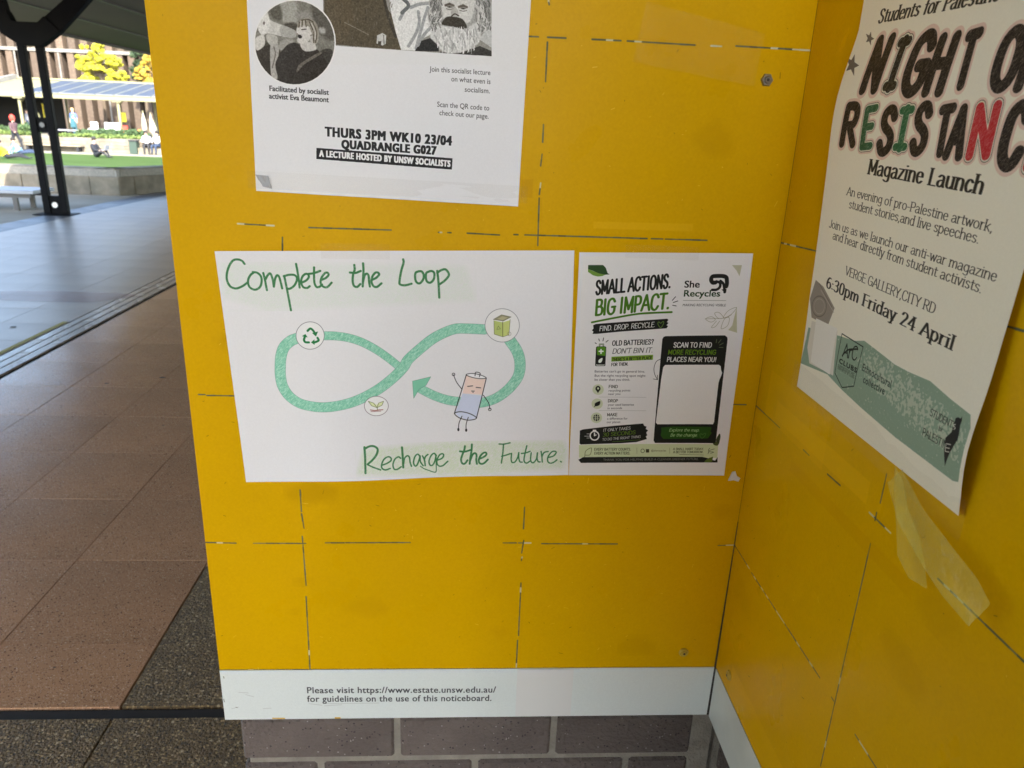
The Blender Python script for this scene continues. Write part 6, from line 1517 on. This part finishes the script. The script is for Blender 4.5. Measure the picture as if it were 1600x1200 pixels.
bn = empty('litter_bin', (-19.95, 45.6, 0), label='dark green litter bin against the pale stone wall', cat='bin'); bi2 = Matrix.Translation((19.95, -45.6, 0))
MB().box((-20.15, 45.4, ZL+.02), (-19.72, 45.8, .12)).build('body', M['bin_green'], bn, .02).matrix_parent_inverse = bi2
MB().box((-20.18, 45.37, .12), (-19.69, 45.83, .19)).build('lid', M['c_charcoal'], bn).matrix_parent_inverse = bi2

# ================================================================ hedges and plants
def leaf_cloud(cx, cy, cz, rx, ry, rz, n, size, rs, holes=.0, blobs=None):
    """leaf-sized faces scattered through clumps"""
    mb = MB(); B = blobs or [(cx, cy, cz, rx, ry, rz)]
    for _ in range(n):
        bx, by, bz, ax, ay, az = rs.choice(B)
        while True:
            v = Vector((rs.uniform(-1, 1), rs.uniform(-1, 1), rs.uniform(-1, 1)))
            if .25 < v.length < 1: break
        p = Vector((bx+v.x*ax, by+v.y*ay, bz+v.z*az)); s = size*rs.uniform(.5, 1.3)
        q = Euler((rs.uniform(0, 3), rs.uniform(0, 3), rs.uniform(0, 3))).to_matrix()
        mb.poly([p+q @ Vector(c)*s for c in ((-1, -.5, 0), (0, -.75, .2), (1, 0, 0), (0, .75, .2))], [(0, 1, 2, 3)])
    return mb
rs = random.Random(21)
def hedge(label, x0, x1, y, z0, h, mt, n, sparse=0):
    e = empty('hedge', ((x0+x1)/2, y, z0), label=label, cat='hedge'); inv = Matrix.Translation((-(x0+x1)/2, -y, -z0))
    blobs = []
    x = x0
    while x < x1:
        r = rs.uniform(.3, .5); blobs.append((x, y+rs.uniform(-.2, .3), z0+h*rs.uniform(.35, .6), r*1.3, .45, h*rs.uniform(.4, .62))); x += r*rs.uniform(.9, 1.3+sparse)
    leaf_cloud(0, 0, 0, 0, 0, 0, n, .07, rs, blobs=blobs).build('foliage', mt, e).matrix_parent_inverse = inv
    for bl in blobs: MB().tube((bl[0], bl[1], z0), (bl[0], bl[1], z0+h*.6), .02, .01, 5).build('stem', M['bark'], e).matrix_parent_inverse = inv
hedge('dense dark green hedge on the terrace at the left edge', -29.5, -26.0, 47.0, .2, .62, M['leaf_dark'], 3800)
hedge('bright green low planting in front of the dark hedge', -29.4, -26.2, 46.6, .2, .25, M['leaf_light'], 1200)
hedge('loose mixed green planting on the terrace right of the grey table', -23.4, -19.6, 47.1, .2, .50, M['leaf_dark'], 3200, .5)
hedge('yellow-green low plants along the terrace edge behind the man in black', -24.2, -19.8, 46.65, .2, .22, M['leaf_light'], 1300, .8)

# ================================================================ shelter with solar panels
sh = empty('shelter', (-25, 52, .2), label='open shelter with a cream roof carrying a row of solar panels', cat='shelter'); si = Matrix.Translation((25, -52, -.2))
def sp(o): o.matrix_parent_inverse = si; return o
y0_, z0_, y1_, z1_ = 50.0, 2.56, 56.0, 3.62
def roofpt(x, t, up=0): return (x, y0_+(y1_-y0_)*t, z0_+(z1_-z0_)*t+up)
XL, XR = -31.6, -12
s = MB(); s.poly([roofpt(XL, 0, -.06), roofpt(XR, 0, -.06), roofpt(XR, 1, -.06), roofpt(XL, 1, -.06), roofpt(XL, 0), roofpt(XR, 0), roofpt(XR, 1), roofpt(XL, 1)], [(0,3,2,1),(4,5,6,7),(0,1,5,4),(1,2,6,5),(2,3,7,6),(3,0,4,7)]); sp(s.build('roof', M['cream_metal'], sh))
sp(MB().box((XL, 49.86, 2.36), (XR, 49.995, 2.60)).build('gutter', M['cream_metal'], sh, .02))
sp(MB().box((XL, 55.9, 3.64), (XR, 56.1, 3.74)).build('ridge_cap', M['cream_metal'], sh))
s = MB()
arc = [(y0_+(y1_-y0_)*t, z0_+(z1_-z0_)*t+.42*math.sin(t*math.pi*.5)*(1-t*.3)) for t in [i/8 for i in range(9)]]
s.prism(arc+[(y1_, z1_-.1), (y0_, z0_-.1)], 'x', XL-.02, XL-.32); sp(s.build('gable_trim', M['concrete'], sh))
for k in range(14):
    x0 = -28.35+1.13*k; t0, t1 = .04, .92; w = 1.05; sk = -1.0*0
    P_ = [roofpt(x0, t0, .05), roofpt(x0+w, t0, .05), roofpt(x0+w, t1, .05), roofpt(x0, t1, .05)]; Q_ = [(p[0], p[1], p[2]+.04) for p in P_]
    fr = sp(MB().poly(P_+Q_, [(0,3,2,1),(4,5,6,7),(0,1,5,4),(1,2,6,5),(2,3,7,6),(3,0,4,7)]).build('solar_panel', M['pv_frame'], sh))
    e_ = .035; G_ = [(x0+e_, ) + roofpt(0, t0+.01)[1:], (x0+w-e_, ) + roofpt(0, t0+.01)[1:], (x0+w-e_, ) + roofpt(0, t1-.01)[1:], (x0+e_, ) + roofpt(0, t1-.01)[1:]]
    MB().poly([(p[0], p[1], p[2]+.094) for p in G_]+[(p[0], p[1], p[2]+.085) for p in G_], [(0,1,2,3),(7,6,5,4),(0,4,5,1),(1,5,6,2),(2,6,7,3),(3,7,4,0)]).build('glass', M['pv'], fr)
for x in (-28.48, -22.5, -16.5):
    for y in (50.1, 55.8):
        sp(MB().tube((x, y, .2), (x, y, 2.42 if y < 51 else 3.4), .09, .09, 10).build('post', M['cream_metal'], sh))
    sp(MB().tube((x, 50.1, 2.0), (x, 51.3, 2.62), .04, .04, 6).build('bracket', M['cream_metal'], sh))
    sp(MB().box((x-.28, 49.9, 2.28), (x+.28, 50.2, 2.36)).build('bracket', M['cream_metal'], sh))
ks = empty('kiosk', (-30, 55, .2), label='dark open kiosk bay in the shade under the left of the shelter', cat='kiosk'); ki = Matrix.Translation((30, -55, -.2))
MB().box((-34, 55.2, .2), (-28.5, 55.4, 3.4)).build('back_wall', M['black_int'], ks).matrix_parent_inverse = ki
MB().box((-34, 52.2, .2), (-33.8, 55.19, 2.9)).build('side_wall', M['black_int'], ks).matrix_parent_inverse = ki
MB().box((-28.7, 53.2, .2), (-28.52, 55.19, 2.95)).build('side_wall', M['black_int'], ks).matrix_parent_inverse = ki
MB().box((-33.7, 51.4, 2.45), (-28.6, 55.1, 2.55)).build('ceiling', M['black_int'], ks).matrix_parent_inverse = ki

# ================================================================ brick building with upright fins
bd = empty('brick_building', (-30, 64, .2), label='tall brown brick building with rows of upright fins behind the trees', cat='building'); dI = Matrix.Translation((30, -64, -.2))
def bp_(o): o.matrix_parent_inverse = dI; return o
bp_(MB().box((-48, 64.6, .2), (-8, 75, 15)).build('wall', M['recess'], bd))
fin = MB().box((0, 0, 0), (.50, .95, 5.75)).mesh('brick_fin', .01); fin2 = MB().box((0, 0, 0), (.50, .95, 8.2)).mesh('brick_fin', .01)
for k in range(34):
    x = -41+.92*k
    for me, z in ((fin, .2), (fin2, 6.2)):
        o = link('brick_fin', me, M['brickwork'], bd); o.matrix_parent_inverse = dI; o.location = (x+(0 if z < 1 else .1), 63.64 if z < 1 else 63.9, z)
bp_(MB().box((-41.2, 63.55, 5.96), (-8, 64.59, 6.19)).build('ledge', M['concrete'], bd))
for x in (-35.62, -32.33, -28.9): bp_(MB().tube((x, 63.45, .3), (x, 63.45, 5.9), .06, .06, 8).build('downpipe', M['concrete'], bd))
for k in range(12):
    x = -40.4+2.76*k; f = bp_(MB().box((x, 64.50, 1.3), (x+.34, 64.59, 3.4)).build('window', M['concrete'], bd))
    MB().box((x+.05, 64.47, 1.36), (x+.29, 64.495, 3.34)).build('pane', M['pv'], f)

# ================================================================ trees
def tree(label, x, y, zg, blobs, mt, n, size, seed, trunk=.14):
    rs = random.Random(seed); e = empty('autumn_tree' if mt is not M['leaf_shade'] else 'evergreen_tree', (x, y, zg), label=label, cat='tree'); inv = Matrix.Translation((-x, -y, -zg))
    sub = []
    for bl in blobs:   # clumps on the shell of each mass, with gaps
        for _ in range(24):
            v = Vector((rs.gauss(0, 1), rs.gauss(0, 1), rs.gauss(0, 1))).normalized(); r = rs.uniform(.45, 1.0)
            sub.append((x+bl[0]+v.x*bl[3]*r, y+bl[1]+v.y*bl[3]*r, bl[2]+v.z*bl[4]*r, bl[3]*rs.uniform(.12, .34), bl[3]*rs.uniform(.12, .34), bl[4]*rs.uniform(.1, .3)))
    leaf_cloud(0, 0, 0, 0, 0, 0, n, size, rs, blobs=sub).build('crown', mt, e).matrix_parent_inverse = inv
    top = max(b_[2] for b_ in blobs); low = min(b_[2] for b_ in blobs)
    t = MB().tube((x, y, zg), (x+.1, y, low), trunk, trunk*.7, 8); t.tube((x+.1, y, low), (x, y, top), trunk*.7, .03, 7)
    for sb in sub[::2]: t.tube((x+.1, y, low-.2+rs.uniform(0, .8)), sb[:3], trunk*.25, .012, 5)
    t.build('trunk', M['bark'], e).matrix_parent_inverse = inv
tree('bright yellow autumn tree standing behind the shelter roof', -27.1, 58.3, .2, [(-.2, 0, 5.7, .85, .75), (-.9, 0, 4.9, .75, .7), (.6, .1, 5.0, .9, .65), (-.2, -.2, 4.2, 1.2, .6), (1.2, 0, 4.1, .7, .5)], M['leaf_yellow'], 30000, .06, 4)
tree('golden orange autumn tree nearest the notice board edge', -23.0, 58.0, .2, [(-.3, 0, 5.3, .7, .7), (-.9, 0, 4.4, .75, .5), (.5, .1, 5.0, .8, .8), (.1, -.2, 4.0, 1.0, .6)], M['leaf_gold'], 16000, .06, 9)
tree('dark green tree in the gap between the two autumn trees', -25.4, 61.6, .2, [(0, 0, 5.6, .8, .9), (.2, 0, 4.4, 1.0, .9), (.8, 0, 6.0, .7, .7)], M['leaf_shade'], 5000, .11, 14)
tree('dark green tree sticking in from the left edge', -37.2, 61, .2, [(0, 0, 5.0, .9, .6), (-.6, 0, 4.2, .8, .6)], M['leaf_shade'], 2500, .11, 17)

# ================================================================ terrace furniture
gt = empty('terrace_table', (-24.9, 49, .2), label='long grey table at the feet of the person in blue', cat='table'); gi = Matrix.Translation((24.9, -49, -.2))
MB().box((-26.3, 48.0, .50), (-23.7, 48.8, .57)).build('tabletop', M['c_grey'], gt).matrix_parent_inverse = gi
for x in (-26.1, -24.0): MB().box((x, 48.2, .2), (x+.1, 48.6, .50)).build('leg', M['c_charcoal'], gt).matrix_parent_inverse = gi
def stool(x, y, label, mt):
    e = empty('outdoor_stool', (x, y, .2), label=label, cat='stool', group='pale seats among the terrace planting'); i_ = Matrix.Translation((-x, -y, -.2))
    MB().box((x-.5, y-.25, .42), (x+.5, y+.25, .56)).build('seat', mt, e, .03).matrix_parent_inverse = i_
    for sx in (-.4, .4): MB().box((x+sx-.04, y-.2, .2), (x+sx+.04, y+.2, .42)).build('leg', M['c_charcoal'], e).matrix_parent_inverse = i_
stool(-23.55, 47.9, 'pale yellow seat left of the pair in the planting', mat('pale_yellow_seat', (.7, .7, .35), .6))
stool(-22.35, 47.9, 'pale yellow seat right of the pair in the planting', mat('pale_yellow_seat', (.7, .7, .38), .6))
def wchair(x, y, label):
    e = empty('white_chair', (x, y, .2), label=label, cat='chair', group='white chairs behind the planting'); i_ = Matrix.Translation((-x, -y, -.2))
    MB().box((x-.22, y-.22, .62), (x+.22, y+.22, .67)).build('seat', M['plastic_white'], e).matrix_parent_inverse = i_
    MB().box((x-.22, y+.18, .67), (x+.22, y+.23, 1.05)).build('backrest', M['plastic_white'], e, .02).matrix_parent_inverse = i_
    for sx in (-.19, .19):
        for sy in (-.19, .19): MB().tube((x+sx, y+sy, .2), (x+sx*.9, y+sy*.9, .62), .02, .02, 5).build('leg', M['c_charcoal'], e).matrix_parent_inverse = i_
wchair(-23.9, 49.4, 'single white chair behind the pale yellow seats'); wchair(-23.05, 49.4, 'left white chair of the close pair'); wchair(-22.7, 49.7, 'right white chair of the close pair')
def umbrella(x, y, z0, z1, label):
    e = empty('closed_umbrella', (x, y, z0), label=label, cat='umbrella', group='closed cream umbrellas by the notice board edge'); i_ = Matrix.Translation((-x, -y, -z0))
    MB().tube((x, y, .2), (x, y, z1+.12), .03, .03, 8).build('pole', M['cream_metal'], e).matrix_parent_inverse = i_
    s = MB(); n = 10; rings = [(z0, .11), (z0+.15, .16), (z0+.6*(z1-z0), .12), (z1, .03)]
    V = [(x+r*(1 if i % 2 else .72)*math.cos(2*math.pi*i/n), y+r*(1 if i % 2 else .72)*math.sin(2*math.pi*i/n), z) for z, r in rings for i in range(n)]
    F = [(j*n+i, j*n+(i+1) % n, (j+1)*n+(i+1) % n, (j+1)*n+i) for j in range(3) for i in range(n)]
    s.poly(V, F).build('furled_canopy', M['c_cream'], e, smooth=False).matrix_parent_inverse = i_
    MB().tube((x, y, .2), (x, y, .28), .28, .24, 12).build('base', M['c_charcoal'], e).matrix_parent_inverse = i_
umbrella(-20.60, 49.0, .65, 1.72, 'left closed cream umbrella near the notice board edge')
umbrella(-20.28, 49.3, .55, 1.62, 'middle closed cream umbrella near the notice board edge')
umbrella(-19.9, 48.7, .40, 1.20, 'shorter closed cream umbrella beside the other two')
def banner(x, y, z0, z1, w, label):
    e = empty('hanging_banner', (x, y, z0), label=label, cat='banner'); i_ = Matrix.Translation((-x, -y, -z0))
    MB().box((x-w/2, y-.015, z0), (x+w/2, y+.015, z1)).build('cloth', M['sign_yellow'], e).matrix_parent_inverse = i_
    MB().tube((x-w/2-.05, y, z1+.02), (x+w/2+.05, y, z1+.02), .02, .02, 6).build('rod', M['cream_metal'], e).matrix_parent_inverse = i_
    MB().tube((x, y+.03, .2), (x, y+.03, z1+.04), .025, .025, 6).build('pole', M['c_charcoal'], e).matrix_parent_inverse = i_
banner(-29.3, 54.5, 1.15, 2.05, .32, 'yellow banner seen between the two posts of the black column')
banner(-23.05, 52.0, 1.10, 1.68, .26, 'yellow banner under the shelter beside the right-hand post')
sg = empty('menu_board', (-21.35, 48, .2), label='small red and orange board standing in the planting', cat='board'); ii = Matrix.Translation((21.35, -48, -.2))
MB().box((-21.55, 47.98, .60), (-21.2, 48.02, .92)).build('panel', M['c_red'], sg).matrix_parent_inverse = ii
MB().box((-21.45, 47.97, .42), (-21.25, 48.01, .58)).build('panel', M['c_orange'], sg, label='orange lower panel').matrix_parent_inverse = ii
MB().tube((-21.37, 48.03, .2), (-21.37, 48.03, .9), .02, .02, 6).build('pole', M['c_charcoal'], sg).matrix_parent_inverse = ii
s = MB().prism([(-20.62, .72), (-20.45, .76), (-20.28, .34), (-20.46, .28)], 'y', 47.98, 48.02); e = empty('tilted_board', (-20.45, 48, .2), label='leaning orange board above the seated pair', cat='board'); s.build('panel', M['c_orange'], e).matrix_parent_inverse = Matrix.Translation((20.45, -48, -.2)); MB().tube((-20.42, 48.04, .2), (-20.42, 48.04, .6), .02, .02, 6).build('stake', M['c_charcoal'], e).matrix_parent_inverse = Matrix.Translation((20.45, -48, -.2))

# ================================================================ people
def person(label, loc, rz, pose, top, legs, hair='hair_dark', scale=1.0, extra=None, sleeves=True):
    """one continuous skinned body; clothes are colours on it by body region; hair is a child"""
    J = dict(pel=(0, 0, .95), chest=(0, .02, 1.32), neck=(0, .0, 1.48), head0=(0, -.02, 1.56), head=(0, -.03, 1.68), lsh=(.18, 0, 1.42), lel=(.24, .0, 1.15), lwr=(.26, -.06, .90), lha=(.26, -.08, .82),
             rsh=(-.18, 0, 1.42), rel=(-.24, 0, 1.15), rwr=(-.26, -.06, .9), rha=(-.26, -.08, .82), lhi=(.09, 0, .90), lkn=(.10, -.02, .50), lan=(.10, .02, .08), lto=(.10, -.15, .04),
             rhi=(-.09, 0, .90), rkn=(-.10, -.02, .5), ran=(-.10, .02, .08), rto=(-.10, -.15, .04))
    J.update(pose)
    R = dict(pel=.165, chest=.175, neck=.065, head0=.08, head=.11, lsh=.085, lel=.06, lwr=.042, lha=.042, lhi=.115, lkn=.075, lan=.04, lto=.035)
    R.update({('r'+k[1:]): v for k, v in list(R.items()) if k[0] == 'l'})
    ed = [('pel', 'chest'), ('chest', 'neck'), ('neck', 'head0'), ('head0', 'head'), ('chest', 'lsh'), ('lsh', 'lel'), ('lel', 'lwr'), ('lwr', 'lha'), ('chest', 'rsh'), ('rsh', 'rel'), ('rel', 'rwr'), ('rwr', 'rha'),
          ('pel', 'lhi'), ('lhi', 'lkn'), ('lkn', 'lan'), ('lan', 'lto'), ('pel', 'rhi'), ('rhi', 'rkn'), ('rkn', 'ran'), ('ran', 'rto')]
    names = list(J); idx = {n: i for i, n in enumerate(names)}
    me = bpy.data.meshes.new('body'); me.from_pydata([J[n] for n in names], [(idx[a], idx[b]) for a, b in ed], [])
    ob = bpy.data.objects.new('body', me); COL.objects.link(ob)
    sk = ob.modifiers.new('skin', 'SKIN'); sk.use_smooth_shade = True; sb = ob.modifiers.new('sub', 'SUBSURF'); sb.levels = 1; sb.render_levels = 1
    for i, n in enumerate(names): me.skin_vertices[0].data[i].radius = (R[n], R[n]*.85)
    for d in me.skin_vertices[0].data: d.use_root = False
    me.skin_vertices[0].data[idx['pel']].use_root = True
    dg = bpy.context.evaluated_depsgraph_get(); em = bpy.data.meshes.new_from_object(ob.evaluated_get(dg)); bpy.data.objects.remove(ob)
    for m_ in ('skin', top, legs, 'c_charcoal'): em.materials.append(M[m_])
    SEG = [(Vector(J[a]), Vector(J[b]), {'head0': 0, 'head': 0, 'lha': 0, 'rha': 0, 'lwr': 1 if sleeves else 0, 'rwr': 1 if sleeves else 0, 'lhi': 2, 'rhi': 2, 'lkn': 2, 'rkn': 2, 'lan': 2, 'ran': 2, 'lto': 3, 'rto': 3}.get(b, 1)) for a, b in ed]
    for p in em.polygons:
        c = p.center; best = 9; mi = 1
        for a, b, k in SEG:
            d = b-a; t = max(0, min(1, (c-a).dot(d)/max(d.length_squared, 1e-6))); q = (c-(a+d*t)).length
            if q < best: best, mi = q, k
        p.material_index = mi; p.use_smooth = True
    e = empty('person', loc, rz, label=label, cat='person'); e.scale = (scale,)*3
    ob = link('body', em, None, e)
    h = Vector(J['head']); hd = (h-Vector(J['head0'])).normalized(); f = MB()
    bm = bmesh.new(); bmesh.ops.create_icosphere(bm, subdivisions=2, radius=.112)
    for v in bm.verts:
        v.co.y = v.co.y*1.05+.02; v.co.z *= 1.12
        if v.co.z < .0 and v.co.y < .02: v.co *= .62
        v.co += h+hd*.03
    hm = bpy.data.meshes.new('hair'); bm.to_mesh(hm); bm.free(); link('hair', hm, M[hair], e, True)
    face = MB()
    for sx in (-.035, .035): face.tube(h+Vector((sx, -.085, .01)), h+Vector((sx, -.1, .01)), .012, .01, 6)
    face.build('eyes', M['c_charcoal'], e); MB().tube(h+Vector((0, -.08, .0)), h+Vector((0, -.118, -.03)), .012, .016, 6).build('nose', M['skin'], e)
    if extra: extra(e, J)
    return e
SIT = dict(pel=(0, 0, .12), chest=(0, .06, .48), neck=(0, .05, .64), head0=(0, .02, .71), head=(0, 0, .83), lsh=(.18, .05, .58), rsh=(-.18, .05, .58), lel=(.24, -.08, .36), rel=(-.24, -.08, .36), lwr=(.14, -.28, .32), rwr=(-.14, -.28, .32), lha=(.10, -.34, .30), rha=(-.10, -.34, .30),
           lhi=(.09, -.02, .12), rhi=(-.09, -.02, .12), lkn=(.16, -.42, .36), rkn=(-.16, -.42, .30), lan=(.10, -.62, .06), ran=(-.10, -.66, .06), lto=(.12, -.78, .05), rto=(-.12, -.82, .05))
LEAN = dict(SIT, chest=(0, .22, .42), neck=(0, .30, .56), head0=(0, .30, .63), head=(0, .28, .75), lsh=(.18, .28, .50), rsh=(-.18, .28, .5), lel=(.26, .42, .28), rel=(-.26, .42, .28), lwr=(.26, .5, .06), rwr=(-.26, .5, .06), lha=(.26, .54, .04), rha=(-.26, .54, .04), lkn=(.14, -.45, .25), rkn=(-.14, -.5, .16), lan=(.1, -.85, .06), ran=(-.1, -.9, .06), lto=(.12, -1.0, .1), rto=(-.12, -1.05, .1))
WALK = dict(lkn=(.10, -.22, .52), lan=(.10, -.30, .10), lto=(.10, -.47, .06), rkn=(-.10, .10, .50), ran=(-.10, .38, .16), rto=(-.10, .30, .04), lel=(.24, .12, 1.16), lwr=(.25, .16, .92), lha=(.25, .14, .85), rel=(-.24, -.06, 1.16), rwr=(-.22, -.26, 1.0), rha=(-.2, -.32, .98))
def laptop(e, J):
    MB().box((-.17, -.60, .36), (.17, -.36, .38)).build('laptop_base', M['c_grey'], e); MB().prism([(-.60, .38), (-.66, .60), (-.645, .60), (-.585, .38)], 'x', -.17, .17).build('laptop_screen', M['c_grey'], e)
def redhood(e, J):
    bm = bmesh.new(); bmesh.ops.create_icosphere(bm, subdivisions=2, radius=.15)
    for v in bm.verts: v.co.z *= 1.35; v.co.x *= .9; v.co += Vector(J['head'])+Vector((0, .03, .04))
    hm = bpy.data.meshes.new('head_scarf'); bm.to_mesh(hm); bm.free(); link('head_scarf', hm, M['c_red'], e, True)
def apron(e, J):
    MB().prism([(-.17, .55), (.17, .55), (.14, 1.3), (-.14, 1.3)], 'y', -.17, -.145).build('apron', M['c_teal'], e)
    MB().box((.02, -.19, 1.14), (.15, -.172, 1.28)).build('badge', M['plastic_white'], e)
person('person in a maroon top and black trousers with a bright red head scarf, walking', (-26.0, 44.6, ZL+.02), R_(70), WALK, 'c_maroon', 'c_black', extra=redhood, scale=1.02)
person('person in a light blue shirt sitting on the lawn', (-23.8, 41, ZL), R_(105), LEAN, 'c_sky', 'c_navy', scale=.98)
person('person in bright yellow lying back on the lawn at the left edge', (-22.2, 37, ZL), R_(100), LEAN, 'c_yellow', 'c_black')
person('person in black sitting on the lawn with a grey laptop', (-20.0, 41, ZL), R_(80), SIT, 'c_black', 'c_black', extra=laptop, scale=1.08)
person('person in blue with a dark teal apron standing on the terrace', (-25.3, 50, .2), R_(-10), {}, 'c_blue', 'c_teal', 'hair_fair', extra=apron, sleeves=False, scale=.9)
person('fair-haired person in an olive top under the shelter', (-28.0, 50.8, .2), R_(20), {}, 'c_olive', 'c_black', 'hair_fair', scale=.86)
person('person in a dark top behind the shelter post', (-28.75, 51.2, .2), R_(-30), {}, 'c_grey', 'c_navy', scale=.82)
BEN = dict(SIT, lkn=(.12, -.42, .14), rkn=(-.12, -.42, .14), lan=(.12, -.42, -.30), ran=(-.12, -.44, -.30), lto=(.12, -.56, -.33), rto=(-.12, -.58, -.33))
person('left person of the seated pair in white against the pale wall', (-19.25, 45.72, -.22), R_(15), BEN, 'c_white', 'c_charcoal')
person('right person of the seated pair in white, nearest the notice board', (-18.65, 45.72, -.22), R_(-10), BEN, 'c_white', 'c_navy')
w2 = empty('wall_seat', (-18.9, 45.7, 0), label='grey seat block under the pair in white', cat='seat'); MB().box((-19.7, 45.5, ZL+.02), (-18.1, 45.95, -.24)).build('seat', M['stone_grey'], w2).matrix_parent_inverse = Matrix.Translation((18.9, -45.7, 0))

# ================================================================ across the plaza behind the camera: pale paving and a distant building line that the light comes over
MB().box((-60, -90, -.7), (60, -13.002, -.01)).build('plaza', mat('pale_plaza_paving', (.38, .35, .31), .8, (.32, .3, .26), .8), kind='structure')

# unseen light-blocking walls added behind the camera, and the photographer, whose soft shadow falls into the corner
ow = empty('brick_wall', (0, -4.4, 0), label='unseen dark wall added behind the camera to block light', cat='brick wall')
MB().box((.3, -7, 0), (6, -4, 3.45)).build('wall_core', M['recess'], ow).matrix_parent_inverse = Matrix.Translation((0, 4.4, 0))
ow = empty('brick_wall', (-3.4, -3, 0), label='unseen dark wall added to the left behind the camera to block light', cat='brick wall')
MB().box((-2.9, -6, 0), (-2.6, -.7, 3.45)).build('wall_core', M['recess'], ow).matrix_parent_inverse = Matrix.Translation((3.4, 3, 0))
bk = empty('added_building', (3, 2, 0), label='unseen building volume added behind the two notice boards to keep light out', cat='building')  # added mass that stops light coming in from the right
MB().box((.302, -.905, 0), (7.5, 9, 3.62)).build('wall', M['darkwall'], bk).matrix_parent_inverse = Matrix.Translation((-3, -2, 0))
HOLD = dict(lel=(.30, -.02, 1.22), lwr=(.31, -.15, 1.43), lha=(.30, -.19, 1.50), rel=(-.20, -.10, 1.20), rwr=(.08, -.19, 1.42), rha=(.18, -.20, 1.50))
person('person holding up a phone, standing behind the camera', (-.11, -1.11, 0), math.pi, HOLD, 'c_navy', 'c_charcoal')
ph = MB().box((-.415, -.905, 1.53), (-.337, -.897, 1.68)); ph.build('phone', M['c_charcoal'], bevel=.002, label='dark phone held up behind the camera', cat='phone')
